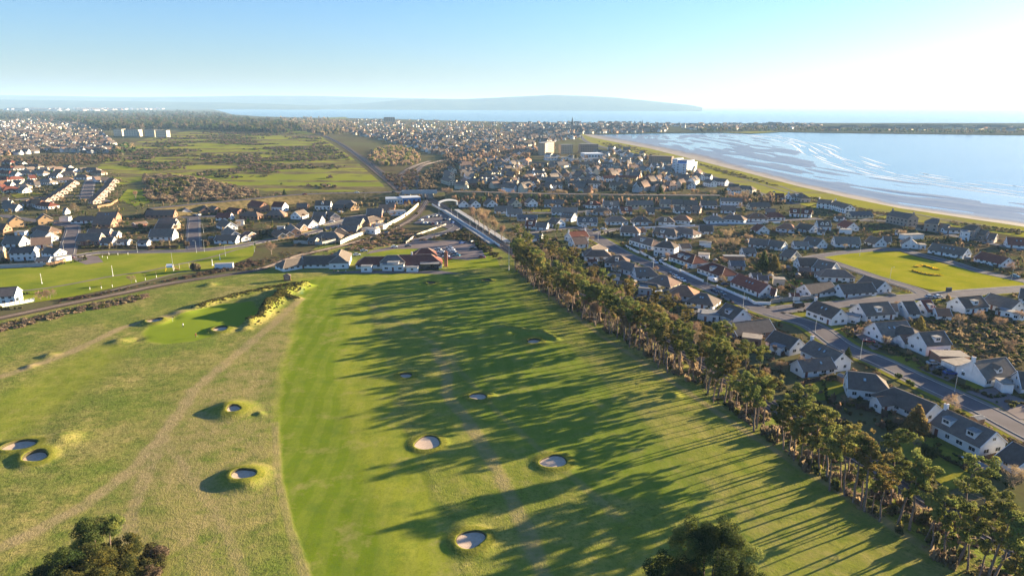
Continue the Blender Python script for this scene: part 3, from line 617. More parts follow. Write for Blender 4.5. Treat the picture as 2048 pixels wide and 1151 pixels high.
ROADS = [  # (px polyline, width, z, label, verge)
    ([(1180, 470), (1205, 482), (1253, 510), (1323, 537), (1386, 562), (1478, 600), (1540, 625), (1623, 650), (1686, 692), (1760, 722), (1837, 759), (1963, 817), (2048, 862), (2300, 990)], 7.2, 'straight residential road behind the pine belt', 1),
    ([(1535, 622), (1600, 614), (1700, 606), (1800, 596), (1880, 590), (1950, 584), (2048, 577), (2300, 560)], 6.6, 'road leading right from the junction past the village green', 1),
    ([(1850, 592), (1835, 580), (1760, 556), (1690, 532), (1640, 515)], 5.6, 'road along the lower left side of the village green', 0),
    ([(1600, 520), (1640, 512), (1700, 504), (1750, 500), (1800, 499), (1835, 508), (1900, 524), (1960, 543), (2048, 562), (2300, 620)], 6.0, 'road along the upper side of the village green', 0),
    ([(1180, 472), (1230, 459), (1330, 455), (1440, 449), (1560, 441), (1640, 437)], 5.5, 'road in front of the hip roofed bungalows', 0),
    ([(1205, 482), (1175, 462), (1150, 455), (1080, 462), (1030, 470)], 5.0, 'side road to the houses by the station', 0),
    ([(1040, 425), (1130, 425), (1260, 418), (1380, 414), (1490, 410)], 5.0, 'street between the first rows of houses below the tree line', 0),
    ([(1160, 270), (1175, 284), (1230, 300), (1310, 319), (1380, 338), (1440, 360), (1500, 381), (1555, 398), (1590, 408)], 9.0, 'seafront road beside the grass strip', 0),
    ([(1700, 440), (1790, 444), (1900, 470), (2048, 500)], 4.5, 'lane behind the seafront villas', 0),
    ([(0, 560), (0, 548)], 3, 'footpath end', 0),
    ([(130, 517), (200, 505), (300, 503), (400, 500), (480, 491), (540, 480), (620, 466), (680, 447), (740, 430), (770, 420)], 6.0, 'estate road along the edge of the park', 1),
    ([(388, 500), (387, 470), (388, 440), (386, 432)], 6.6, 'cul de sac running up between the brown roofed houses', 0),
    ([(330, 437), (390, 433), (470, 432)], 5.0, 'crossing street at the top of the cul de sac', 0),
    ([(130, 520), (140, 480), (145, 452), (120, 440)], 7.0, 'estate street striped by house shadows', 0),
    ([(0, 430), (60, 440), (145, 452)], 5.0, 'back street of the estate', 0),
    ([(172, 398), (178, 370), (186, 352)], 9.0, 'short wide street between the rows of red roofs', 0),
    ([(0, 402), (90, 395), (172, 392), (215, 404)], 5.0, 'street below the red roofed houses', 0),
    ([(640, 450), (700, 435), (760, 425)], 5.0, 'curved estate street by the panel fence', 0),
    ([(820, 480), (842, 478), (870, 470), (900, 462), (915, 452), (905, 442)], 6.0, 'access road from the station car park to the clubhouse', 0),
]
LINES = []; RW = []
for pts, w, lab, vg in ROADS:
    if lab == 'footpath end': continue
    L = smooth_line([P(*q) for q in pts], 4.0); LINES.append(L); RW.append(w)
    if vg:
        ribbon('verge', L, w + 8.2, .03, MT['garden'], 'grass verges of the ' + lab)
        ribbon('pavement', L, w + 4.2, .055, MT['pave'], 'pavements of the ' + lab)
    else: ribbon('pavement', L, w + 3.0, .045, MT['pave'], 'pavements of the ' + lab)
    ribbon('road', L, w, .085 + .004 * len(LINES), MT['road'], lab)
kb = MB()
def in_other(p, me_):
    for q, (L, w) in enumerate(zip(LINES, RW)):
        if q == me_: continue
        for a in L[::2]:
            if abs(a.x - p.x) < 8 and abs(a.y - p.y) < 8 and (a - p).length < w / 2 + 2.5: return True
    return False
for q, (L, w) in enumerate(zip(LINES, RW)):
    for sgn in (-1, 1):
        O = offset_poly(L, sgn * (w / 2 + .1))
        for a, b in zip(O[:-1], O[1:]):
            m = (a + b) / 2
            if (b - a).length < .05 or in_other(m, q): continue
            d = (b - a); kb.obox(m, (d / d.length), d.length / 2, .1, .0, .2)
tag(kb.build('kerb', MT['concrete']), 'pale concrete kerbs along the roads', kind='structure')
# car parks, drives and other hard ground
for pts, m, z, lab in [([(842, 480), (872, 482), (935, 478), (962, 495), (972, 516), (935, 520), (900, 517), (868, 515), (850, 497), (790, 498), (733, 508), (740, 502), (800, 489)], 'drive', .07, 'clubhouse car park of pinkish tarmac'),
                       ([(826, 447), (846, 432), (880, 424), (915, 432), (918, 448), (905, 460), (880, 452)], 'road', .07, 'station car park'),
                       ([(150, 508), (196, 512), (207, 524), (172, 529), (150, 521)], 'drive', .062, 'turning head of pink asphalt'),
                       ([(1700, 660), (1745, 645), (1790, 672), (1800, 690), (1745, 700)], 'drive', .12, 'pinkish driveway of the rooflit bungalow'),
                       ([(1838, 738), (1880, 722), (1925, 745), (1895, 762)], 'drive', .12, 'pale driveway with three parked cars'),
                       ([(1930, 783), (1990, 775), (2048, 800), (2090, 840), (2040, 838), (1985, 805)], 'drive', .12, 'curved paved forecourt'),
                       ([(556, 566), (620, 547), (720, 541), (880, 541), (930, 548), (880, 553), (700, 551), (600, 553)], 'road', .06, 'paved terrace in front of the clubhouse'),
                       ([(1230, 590), (1275, 588), (1330, 590), (1335, 600), (1290, 602), (1240, 600)], 'drive', .07, 'parking yard with the silver van')]:
    tri_sheet('car_park' if 'car park' in lab else 'driveway' if 'drive' in lab or 'forecourt' in lab or 'yard' in lab or 'turning' in lab else 'terrace', px_poly(pts), z, MT[m], label=lab)
# garden lawns seen between the houses
for q in ([(1575, 627), (1605, 620), (1650, 640), (1700, 655), (1710, 672), (1670, 682)], [(1610, 768), (1665, 755), (1700, 775), (1650, 800), (1615, 800)], [(1940, 735), (1990, 760), (1960, 780), (1930, 768)], [(1780, 712), (1830, 708), (1850, 730), (1815, 738)],
          [(1780, 590), (1830, 572), (1860, 585), (1830, 592)], [(1320, 610), (1370, 610), (1372, 622), (1330, 622)], [(1330, 520), (1372, 530), (1355, 540), (1325, 528)], [(1370, 543), (1400, 552), (1395, 558)], [(1572, 562), (1600, 560), (1620, 572), (1590, 580)],
          [(20, 388), (60, 382), (90, 388), (30, 396)], [(1060, 420), (1100, 418), (1100, 426), (1070, 428)], [(1780, 890), (1880, 860), (1990, 950), (1900, 980)], [(410, 492), (500, 486), (505, 491), (420, 499)],
          [(1905, 470), (1960, 473), (1950, 480), (1900, 476)], [(1735, 455), (1775, 462), (1745, 466)], [(1240, 470), (1265, 470), (1268, 474), (1240, 475)], [(680, 440), (740, 424), (760, 420), (690, 446)]):
    tri_sheet('garden_lawn', px_poly(q), .02, MT['garden'], label='garden grass between houses')
# footpaths across the left park
for pts, w, lab in [([(-40, 585), (60, 580), (130, 570), (225, 552), (290, 543), (350, 530), (420, 515), (470, 500), (500, 492)], 2.2, 'curving footpath across the park lawn'), ([(150, 598), (250, 574), (360, 545), (400, 540)], 2.0, 'pale path beside the railway fence'),
                    ([(1700, 446), (1800, 425), (1900, 441), (2048, 462)], 2.0, 'track along the top of the beach grass'), ([(1560, 372), (1600, 388), (1615, 398), (1590, 408)], 2.5, 'path from the seafront road towards the beach'), ([(1300, 308), (1400, 330), (1470, 352), (1560, 380), (1640, 405)], 2.5, 'beach promenade path')]:
    ribbon('footpath', smooth_line([P(*q) for q in pts], 5), w, .10, MT['path'], lab)
# railways: ballast bed, sleepers band, four rails as fine steel strips
def railway(name, pts, tracks, label, zf=None, wide=None):
    L = smooth_line(pts, 5.0)
    ribbon('railway_ballast', L, wide or (3.6 * len(tracks) + 2.2), .12, MT['ballast'], label + ', ballast bed')
    for t_ in tracks:
        ribbon('railway_sleepers', L, 2.5, .17, MT['sleeper'], label + ', sleepers', off=t_)
        for r in (-.72, .72):
            O = offset_poly(L, t_ + r); mb = MB()
            for a, b in zip(O[:-1], O[1:]):
                d = b - a; mb.obox((a + b) / 2, d / d.length, d.length / 2 + .02, .06, .17, .34)
            tag(mb.build('rail', MT['rail']), label + ', steel rail', kind='structure')
railway('main', [Vector(p[:2]) for p in RAIL_R] + [P(*q) for q in [(930, 446), (900, 425), (882, 411), (858, 396), (845, 380), (834, 364), (830, 351), (835, 340), (849, 330), (880, 322), (930, 310)]], [-1.75, 1.75], 'double track main line past the pine belt')
railway('branch', RAIL_L[:-2] + [P(*q) for q in [(852, 404), (856, 396)]], [0.], 'single track branch line')
railway('curve', [P(*q) for q in [(820, 388), (811, 378), (803, 366), (800, 355), (810, 343), (832, 331), (860, 322)]], [-1.75, 1.75], 'double track curving away beyond the road bridge')
railway('straight', [P(*q) for q in [(806, 384), (795, 373), (760, 345), (720, 314), (680, 287), (650, 272), (637, 266)]], [-1.75, 1.75], 'straight track across the far links', wide=14)
# station platforms along the main line
a = P(900, 421); b = P(1000, 487); d = Vector((b - a)[:2]).normalized(); nrm = Vector((-d.y, d.x)); Lp = (b - a).length
for sgn, lab in ((1, 'left'), (-1, 'right')):
    c = Vector((a + b)[:2]) / 2 + nrm * (5.6 * (1 if sgn > 0 else -1))
    mb = MB(); mb.obox(c, d, Lp / 2, 1.9, 0, .95, 0); mb.obox(c - nrm * sgn * 1.78, d, Lp / 2, .14, .955, .98, 1)
    o = mb.build('platform', [MT['concrete'], MT['white']]); tag(o, 'station platform on the car park side of the tracks' if (c - Vector((RAIL_R[0].x, RAIL_R[0].y))).x < (Vector((a + b)[:2]) / 2 - Vector((RAIL_R[0].x, RAIL_R[0].y))).x else 'station platform on the housing side of the tracks', 'platform', 'station platforms')
# road on its embankment, and the bridge over the tracks
EZ = 6.0
eb = [P(x, y, EZ) for x, y in [(300, 417), (400, 407), (480, 400), (571, 391), (640, 387), (712, 385.5), (790, 384), (874, 383), (936, 383), (1010, 385), (1100, 387), (1200, 388.5), (1300, 389.5), (1374, 390), (1440, 390.5)]]
EL = smooth_line(eb, 6)
br0, br1 = P(801, 384, EZ), P(884, 383, EZ)
def split(L, x0, x1): return [p for p in L if p.x <= x0], [p for p in L if x0 - 1 <= p.x <= x1 + 1], [p for p in L if p.x >= x1]
w_, m_, e_ = split(EL, br0.x, br1.x)
t = NT('embankment_grass', .95, 0.); t.color(t.ramp(t.noise(.3, 4), [(.3, (.08, .07, .025)), (.5, (.17, .13, .055)), (.7, (.24, .175, .08))])); MT['bank'] = t.mat
for L in (w_, e_):
    N_ = offset_poly(L, -16); N1 = offset_poly(L, -5.5); F1 = offset_poly(L, 5.5); F_ = offset_poly(L, 15); n = len(L); V = []
    for row, z in ((N_, -.1), (N1, EZ - .12), (F1, EZ - .12), (F_, -.1)): V += [(p.x, p.y, z) for p in row]
    me = np_mesh('embankment', V, [(r * n + i, r * n + i + 1, (r + 1) * n + i + 1, (r + 1) * n + i) for r in range(3) for i in range(n - 1)], MT['bank'])
    if me.polygons[0].normal.z < 0: me.flip_normals()
    o = bpy.data.objects.new('embankment', me); link(o); tag(o, 'scrubby embankment carrying the cross road', kind='structure')
ribbon('road', EL, 7.0, EZ + .02, MT['road'], 'cross road on its embankment above the railway')
root = empty('road_bridge', (m_[0].x, m_[0].y, 0)); tag(root, 'grey road bridge carrying the cross road over the tracks', 'bridge')
O = Vector((m_[0].x, m_[0].y)); mb = MB(); PRs = [MB(), MB()]
for a, b in zip(m_[:-1], m_[1:]):
    d = b - a; ax = d / d.length; nn = Vector((-ax.y, ax.x)); c = (a + b) / 2 - O
    mb.obox(c, ax, d.length / 2 + .02, 5.2, EZ - 1.3, EZ - .03)
    for s in (0, 1): PRs[s].obox(c + nn * (s * 2 - 1) * 5.35, ax, d.length / 2 + .02, .18, EZ - 1.35, EZ + 1.25)
mb.build('deck', MT['concrete'], root)
for pr in PRs: pr.build('parapet', MT['wg'], root)
for fr in (.02, .36, .68, .98):
    q = m_[int(fr * (len(m_) - 1))] - O; b2 = MB(); b2.obox(q, (1, 0), .7 if .1 < fr < .9 else 2.2, 5.0, -.1, EZ - 1.31); b2.build('pier', MT['ws'], root)
# ------------------------------------------------------------------ houses
WORD = {'w': 'white', 'c': 'cream', 'k': 'brick', 's': 'stone', 'p': 'pinkish', 'g': 'grey', 'o': 'buff brick'}
RWORD = {'d': 'dark', 'b': 'brown', 'r': 'red', 'o': 'orange', 'g': 'grey', 'n': 'grey-brown'}
ORD = ['first', 'second', 'third', 'fourth', 'fifth', 'sixth', 'seventh', 'eighth', 'ninth', 'tenth', 'eleventh', 'twelfth', 'thirteenth', 'fourteenth', 'fifteenth', 'sixteenth', 'seventeenth', 'eighteenth', 'nineteenth', 'twentieth']
ORD += ['twenty-' + q for q in ORD[:9]] + ['thirtieth'] + ['thirty-' + q for q in ORD[:9]] + ['fortieth'] + ['forty-' + q for q in ORD[:9]] + ['fiftieth'] + ['fifty-' + q for q in ORD[:9]] + ['sixtieth'] + ['sixty-' + q for q in ORD[:9]]
# shared window, door, rooflight meshes (unit size)
mb = MB()
for x0, x1, z0, z1 in ((-.5, .5, -.5, -.42), (-.5, .5, .42, .5), (-.5, -.45, -.42, .42), (.45, .5, -.42, .42), (-.02, .02, -.42, .42)): mb.box(x0, x1, -.06, .05, z0, z1)
WIN_ME = mb.mesh('window', MT['trim'])
mb = MB(); mb.box(-.45, .45, -.05, .015, -.42, .42); PANE_ME = mb.mesh('pane', MT['glass'])
mb = MB(); mb.box(-.5, .5, -.05, .06, -.5, .5); DOOR_ME = mb.mesh('door', MT['door']); mb = MB(); mb.box(-.5, .5, -.05, .05, -.5, .5); GDOOR_ME = mb.mesh('garage_door', MT['doorg'])
mb = MB(); mb.box(-.5, .5, -.5, .5, -.06, .10, 0); mb.box(-.42, .42, -.42, .42, .101, .115, 1); RL_ME = mb.mesh('rooflight', [MT['darksteel'], MT['pale_glass']])
mb = MB(); mb.box(-.5, .5, -.06, .03, -.5, .5, 0); WIN_FAR = mb.mesh('window', [MT['glass']])
def inst(name, me, parent, M):
    o = bpy.data.objects.new(name, me); link(o, parent); o.matrix_local = M; return o
def TM(x, y, z, rz=0., sx=1., sy=1., sz=1., rx=0., ry=0.):
    return Matrix.Translation((x, y, z)) @ Matrix.Rotation(rz, 4, 'Z') @ Matrix.Rotation(ry, 4, 'Y') @ Matrix.Rotation(rx, 4, 'X') @ Matrix.Diagonal((sx, sy, sz, 1))
def wing(root, Mx, L, W, zr, ends, wall, roof, feat, lod, campos, hasroofkids=True, zbase=0.):
    "one roofed block in its own frame Mx (relative to root): ridge along X from -L/2 to L/2"
    steep = .78 if 'g' in ends else .62
    two = '2' in feat
    if two: steep = .62
    if 'F' in feat: ze = zr - .02
    else: ze = max(2.25 if not 'G' in feat else 2.0, zr - W / 2 * steep)
    o = .38; run = W / 2 * .95
    flat = 'F' in feat
    x0, x1 = -L / 2, L / 2
    if ends[0] == 'h' and ends[1] == 'h' and False: pass
    xe0 = x0 - (run if ends[0] == 'h' else 0); xe1 = x1 + (run if ends[1] == 'h' else 0)
    sl = (zr - ze) / (W / 2)
    zo = ze - o * sl
    # walls
    wx0 = xe0 + (o if ends[0] == 'h' else .28); wx1 = xe1 - (o if ends[1] == 'h' else .28); hy = W / 2
    def add(name, mb_, mats, par=root, M=Mx):
        ob = mb_.build(name, mats, par); ob.matrix_local = M; return ob
    m = MB(); b = zbase - .25; e_ = ze - .06
    m.face([(wx0, -hy, b), (wx1, -hy, b), (wx1, -hy, e_), (wx0, -hy, e_)]); m.face([(wx1, hy, b), (wx0, hy, b), (wx0, hy, e_), (wx1, hy, e_)])
    for x, s, en in ((wx0, -1, ends[0]), (wx1, 1, ends[1])):
        pts = [(x, s * -hy, b), (x, s * hy, b), (x, s * hy, e_)] + ([(x, 0, zr - .1)] if en == 'g' and not flat else []) + [(x, s * -hy, e_)]
        m.face(pts)
    add('wall', m, MT['w' + wall])
    r = MB()
    if flat:
        r.box(wx0 - .25, wx1 + .25, -hy - .25, hy + .25, ze - .05, ze + .16)
        ro = add('roof', r, MT['felt'] if 'P' in feat else MT['flat'])
    else:
        th = .17
        gx0 = x0 if ends[0] == 'g' else xe0 - .0; gx1 = x1 if ends[1] == 'g' else xe1 + .0
        A = [(gx0, -hy - o, zo), (gx1, -hy - o, zo), (gx1, hy + o, zo), (gx0, hy + o, zo)]; R0 = (x0, 0, zr); R1 = (x1, 0, zr)
        dn_ = lambda p: (p[0], p[1], p[2] - th)
        r.face([A[0], A[1], R1, R0]); r.face([A[2], A[3], R0, R1])
        if ends[0] == 'h': r.face([A[3], A[0], R0])
        if ends[1] == 'h': r.face([A[1], A[2], R1])
        r.face([dn_(p) for p in (R0, R1, A[1], A[0])]); r.face([dn_(p) for p in (R1, R0, A[3], A[2])])
        for p, q in ((A[0], A[1]), (A[2], A[3])): r.face([dn_(p), dn_(q), q, p])
        for en, pp in ((ends[0], (A[3], R0, A[0])), (ends[1], (A[1], R1, A[2]))):
            if en == 'g':
                for p, q in zip(pp[:-1], pp[1:]): r.face([dn_(p), dn_(q), q, p])
            else: r.face([dn_(pp[0]), dn_(pp[2]), pp[2], pp[0]]); r.face([dn_(pp[2]), dn_(pp[0]), dn_(pp[1])])
        ro = add('roof', r, MT['r' + roof])
        inv = Matrix.Identity(4)
        if lod < 2:
            c_ = MB(); lines = [(R0, R1)]
            if ends[0] == 'h': lines += [(R0, A[3]), (R0, A[0])]
            if ends[1] == 'h': lines += [(R1, A[1]), (R1, A[2])]
            for p, q in lines: c_.tube((p[0], p[1], p[2] + .02), (q[0], q[1], q[2] + .02), .12, .12, 4)
            cap = c_.build('ridge_cap', MT['ridge'] if 'h' in ends else MT['r' + roof], ro); cap.matrix_local = inv
            for en, x, pp in ((ends[0], x0, (A[3], R0, A[0])), (ends[1], x1, (A[1], R1, A[2]))):
                if en == 'g' and wall in 'wckopg':
                    t_ = MB(); s_ = -1 if x == x0 else 1
                    for p, q in zip(pp[:-1], pp[1:]):
                        t_.face([(p[0] + s_ * .03, p[1], p[2] - .24), (q[0] + s_ * .03, q[1], q[2] - .24), (q[0] + s_ * .03, q[1], q[2] + .03), (p[0] + s_ * .03, p[1], p[2] + .03)])
                        t_.face([(p[0] - s_ * .12, p[1], p[2] + .03), (p[0] + s_ * .03, p[1], p[2] + .03), (q[0] + s_ * .03, q[1], q[2] + .03), (q[0] - s_ * .12, q[1], q[2] + .03)])
                    bb = t_.build('barge_board', MT['trim'], ro); bb.matrix_local = inv
        # chimney(s)
        nch = feat.count('C')
        for q in range(nch):
            cx_ = x0 + .45 if (q == 0 and 'g' in ends[0]) else (x1 - .45 if nch > 1 and q == 1 else L * (.18 if q else -.12)); c_ = MB()
            c_.box(cx_ - .38, cx_ + .38, -.5, .5, ze, zr + 1.25, 0); c_.box(cx_ - .46, cx_ + .46, -.58, .58, zr + 1.25, zr + 1.38, 0)
            for yy in (-.24, .24): c_.tube((cx_, yy, zr + 1.38), (cx_, yy, zr + 1.8), .13, .1, 6, 1)
            ch = c_.build('chimney', [MT['w' + (wall if wall in 'wcs' else 'k')], MT['pot']], ro); ch.matrix_local = inv
    # which long side faces the camera
    Mw = (Matrix.Translation(root.location) @ Matrix.Rotation(root.rotation_euler.z, 4, 'Z')) @ Mx
    cl = Mw.inverted() @ Vector(campos); sy = 1 if cl.y > 0 else -1; sx = 1 if cl.x > 0 else -1
    # rooflights and dormers on the slope in view
    if not flat:
        ang = math.atan(sl)
        nv = feat.count('V')
        for q in range(nv):
            xx = (q - (nv - 1) / 2) * min(2.2, L / (nv + .6)) + (L * .12 if nv == 1 else 0); yy = W / 2 * .45
            ob = inst('rooflight', RL_ME, ro, Matrix.Translation((xx, sy * yy, zr - yy * sl + .06)) @ Matrix.Rotation(-sy * ang, 4, 'X') @ Matrix.Diagonal((.8, 1.15, 1, 1)))
        nd = feat.count('D')
        for q in range(nd):
            xx = 0 if nd == 1 else (q - (nd - 1) / 2) * L / nd * .95
            wd = 2.5 if L > 7 else 1.9; dmax = W / 2 * .82; zb_ = zr - dmax * sl; zt = min(zr - .2, zb_ + 1.75); yb = (zr - zt) / sl if sl > 0 else 0
            d_ = MB(); d_.box(xx - wd / 2, xx + wd / 2, *sorted((sy * dmax, sy * yb * .6)), zb_ - .1, zt, 0)
            d_.box(xx - wd / 2 - .15, xx + wd / 2 + .15, *sorted((sy * (dmax + .22), sy * yb * .6)), zt + .003, zt + .15, 1)
            do = d_.build('dormer', [MT['w' + (wall if wall != 'k' else 'w')], MT['flat']], ro); do.matrix_local = inv
            ww = wd * .72; hgt = (zt - zb_) * .55
            # dormer window (same level as the dormer's pieces)
            ob = inst('dormer_window', WIN_ME, ro, TM(xx, sy * (dmax + .03), (zt + zb_) / 2 + .15, 0 if sy < 0 else math.pi, ww, 1, hgt))
            inst('dormer_pane', PANE_ME, ro, TM(xx, sy * (dmax + .03), (zt + zb_) / 2 + .15, 0 if sy < 0 else math.pi, ww, 1, hgt))
        ng = feat.count('B')   # gabled dormers
        for q in range(ng):
            xx = (q - (ng - 1) / 2) * L / ng * .7; wd = 2.2; dmax = W / 2 * .8; zb_ = zr - dmax * sl; zt = zb_ + 1.3; za_ = min(zr - .1, zt + 1.1); yb = 0.
            d_ = MB(); d_.box(xx - wd / 2, xx + wd / 2, *sorted((sy * dmax, 0)), zb_ - .1, zt, 0)
            y_ = sy * dmax; d_.face([(xx - wd / 2, y_, zt), (xx + wd / 2, y_, zt), (xx, y_, za_)], 0)
            d_.face([(xx - wd / 2 - .2, y_ + sy * .2, zt - .15), (xx, y_ + sy * .2, za_), (xx, 0, za_), (xx - wd / 2 - .2, 0, zt - .15)], 1); d_.face([(xx + wd / 2 + .2, y_ + sy * .2, zt - .15), (xx, y_ + sy * .2, za_), (xx, 0, za_), (xx + wd / 2 + .2, 0, zt - .15)], 1)
            do = d_.build('dormer', [MT['w' + (wall if wall != 'k' else 'w')], MT['r' + roof]], ro); do.matrix_local = inv
            inst('dormer_window', WIN_ME, ro, TM(xx, y_ + sy * .03, zb_ + .85, 0 if sy < 0 else math.pi, 1.2, 1, 1.0)); inst('dormer_pane', PANE_ME, ro, TM(xx, y_ + sy * .03, zb_ + .85, 0 if sy < 0 else math.pi, 1.2, 1, 1.0))
    # windows and doors
    if 'N' in feat: return ze
    def win(x, y, z, rz, w, h):
        if lod >= 2: inst('window', WIN_FAR, root, Mx @ TM(x, y, z, rz, w, 1, h)); return
        wo = inst('window', WIN_ME, root, Mx @ TM(x, y, z, rz, w, 1, h)); inst('pane', PANE_ME, wo, Matrix.Identity(4))
    rr = random.Random(int(abs(root.location.x * 7 + root.location.y * 13 + L * 3)))
    if 'G' in feat:
        s_ = sx; inst('garage_door', GDOOR_ME, root, Mx @ TM((wx1 if s_ > 0 else wx0) + s_ * .02, 0, zbase + 1.08, math.pi / 2, min(2.6, W * .7), 1, 2.1)); return ze
    floors = [zbase + 1.5] + ([zbase + 4.1] if two else []) + ([zbase + 6.7] if '3' in feat else [])
    for fi, fz in enumerate(floors):
        if fz + .7 > ze: fz = max(1.1, ze - .85)
        Ls = wx1 - wx0; n = max(1, int(Ls / (3.1 if not two else 2.9))); 
        dpos = rr.randrange(n) if fi == 0 else -1
        for q in range(n):
            xx = wx0 + Ls * (q + .5) / n + rr.uniform(-.25, .25)
            if q == dpos and n > 1: inst('door', DOOR_ME, root, Mx @ TM(xx, sy * hy, zbase + 1.02, 0 if sy < 0 else math.pi, 1.0, 1, 2.05)); continue
            win(xx, sy * (hy + .0), fz, 0 if sy < 0 else math.pi, rr.choice((1.3, 1.5, 1.9)) if not two else 1.25, 1.2)
        nn = 2 if W > 6.5 else 1
        en = ends[1] if sx > 0 else ends[0]
        for q in range(nn):
            yy = (q - (nn - 1) / 2) * W * .45 + rr.uniform(-.3, .3)
            if rr.random() < .12: continue
            win((wx1 if sx > 0 else wx0), yy, fz, sx * math.pi / 2, rr.choice((1.2, 1.5, 1.8)), 1.2)
        if en == 'g' and zr > 5.2 and fi == len(floors) - 1: win((wx1 if sx > 0 else wx0), 0, ze + (zr - ze) * .38, sx * math.pi / 2, 1.15, .95)
    return ze
CAMP = (0, 0, CAMH)
HOUSES = []   # (root, ref phrase, centre, L, W, axis)
def spec_frame(t, x1, y1, x2, y2, zr, Lf=None):
    a = P(*T(t, x1, y1), zr); b = P(*T(t, x2, y2), zr); d = Vector((b.x - a.x, b.y - a.y)); L = d.length; d = d / L
    if Lf: L = Lf; b = Vector((a.x + d.x * L, a.y + d.y * L, zr))
    if L > 42: L = 42; b = Vector((a.x + d.x * L, a.y + d.y * L, zr))
    c = (Vector((a.x, a.y)) + Vector((b.x, b.y))) / 2
    return c, math.atan2(d.y, d.x), max(L, .8)
NCOUNT = {}
def house(t, x1, y1, x2, y2, W, zr, code, row=None, phrase=None, Lf=None, wings=(), label=None, name=None, cat=None, group=None):
    wall, roof, ends = code[0], code[1], code[2:4]; feat = code[4:]
    c, rz, L = spec_frame(t, x1, y1, x2, y2, zr, Lf)
    dist = math.hypot(c.x, c.y); lod = 0 if dist < 360 else (1 if dist < 560 else 2)
    if name is None:
        name = 'garage' if ('G' in feat) else 'shed' if ('N' in feat and zr < 4.6) else ('house' if '2' in feat or zr >= 7 else 'bungalow')
    root = empty(name, (c.x, c.y, 0), rz)
    wing(root, Matrix.Identity(4), L, W, zr, ends, wall, roof, feat, lod, CAMP)
    R = (Matrix.Translation((c.x, c.y, 0)) @ Matrix.Rotation(rz, 4, 'Z')).inverted()
    for w_ in wings:
        c2, rz2, L2 = spec_frame(*w_[:5], w_[6], w_[8] if len(w_) > 8 else None)
        wing(root, R @ (Matrix.Translation((c2.x, c2.y, 0)) @ Matrix.Rotation(rz2, 4, 'Z')), L2, w_[5], w_[6], w_[7][2:4], w_[7][0], w_[7][1], w_[7][4:], lod, CAMP)
    if label is None:
        k = NCOUNT.get(row, 0); NCOUNT[row] = k + 1
        f = ('flat roofed ' if 'F' in feat else '')
        form = '' if f else (RWORD[roof] + (' hipped roof' if ends == 'hh' else ' gabled roof' if ends == 'gg' else ' half-hipped roof'))
        ex = ' and dormer' if 'D' in feat or 'B' in feat else ' and chimney' if 'C' in feat else ' and rooflights' if 'V' in feat else ''
        label = f"{f}{WORD[wall]} {name}" + (f", {form}{ex}" if form else '') + f", {ORD[k]} {row}"
        ref = f"{ORD[k]} {name} {row}"
        if phrase is None: pass
    else: ref = label
    tag(root, label, cat or name, group or ('houses ' + row if row else None))
    HOUSES.append((root, ref, c, L, W, rz))
    return root
r1 = 'up the pine belt side'
house('H', 1030, 735, 1700, 1045, 8.6, 6.6, 'wdggDDC', r1)
house('H', 390, 470, 930, 688, 8.4, 5.2, 'wdhg', r1, wings=[('H', 150, 600, 420, 560, 4.2, 4.1, 'wdgg')])
house('R', 630, 563, 858, 588, 9.0, 6.8, 'wdghV', r1)
house('R', 345, 310, 604, 423, 8.2, 6.4, 'wdggVVC', r1, wings=[('R', 232, 478, 505, 452, 6.5, 4.9, 'wdggV')])
house('R', 50, 236, 252, 308, 8.2, 5.8, 'wdgg', r1, wings=[('R', 30, 345, 130, 375, 3, 2.9, 'wdggFN')])
house('F', 385, 800, 885, 742, 9.0, 5.8, 'kngg', r1, wings=[('F', 540, 955, 800, 985, 5.5, 3.0, 'kdggFP')])
house('F', 332, 540, 560, 626, 9.2, 7.0, 'wdggD', r1, wings=[('F', 20, 655, 260, 680, 6.0, 3.1, 'wdggF'), ('F', 280, 765, 400, 765, 3.4, 2.9, 'wggggFP')])
house('E', 1800, 668, 1878, 680, 11, 5.8, 'wdhhVV', r1, wings=[('E', 1760, 900, 2030, 925, 5.5, 2.9, 'wdggF')])
house('E', 1545, 572, 1622, 580, 11, 5.9, 'wohh', r1)
house('E', 1290, 440, 1372, 455, 11, 6.0, 'cbhhV', r1, wings=[('E', 1010, 585, 1200, 600, 7, 3.1, 'gdggF'), ('E', 1040, 530, 1240, 560, 6, 4.2, 'gghh')])
house('E', 945, 345, 1145, 342, 9.5, 5.9, 'wdghVV', r1)
house('E', 800, 256, 960, 300, 9, 5.6, 'wdhh', r1)
house('E', 690, 190, 782, 195, 10, 5.8, 'wbhhD', r1)
house('E', 400, 122, 565, 124, 9, 5.6, 'wbhh', r1, wings=[('E', 350, 240, 480, 245, 4, 3.2, 'wrgg')])
house('E', 400, 92, 500, 50, 8.5, 5.6, 'wdhh', r1)
house('A', 1295, 668, 1480, 655, 9, 6.2, 'wbgg', r1)
house('A', 1255, 600, 1480, 576, 8.5, 6.0, 'wrgghCC'[:4] + 'CC', r1)
house('A', 700, 612, 925, 622, 8, 4.6, 'wggg', r1)
house('E', 612, 418, 772, 424, 5.5, 3.0, 'wnggN', label='small white garden shed with a corrugated roof behind the pine belt', group='sheds')
house('E', 740, 520, 870, 530, 5, 3.0, 'kbggN', label='low brick outbuilding with reddish roof close behind the pines', group='sheds')
r2 = 'uphill along the white garden walls'
house('F', 490, 172, 885, 312, 8.6, 6.0, 'wrggVVV', r2, wings=[('F', 905, 352, 985, 362, 5.5, 4.6, 'wrgg')])
house('B', 1180, 985, 1345, 1040, 11, 6.2, 'wrhhD', r2)
house('B', 800, 840, 965, 890, 11, 6.2, 'wrhhDD', r2)
house('B', 560, 708, 640, 716, 9.5, 8.6, 'wdhh2C', r2)
house('B', 250, 640, 432, 690, 9.5, 6.2, 'wbhhD', r2)
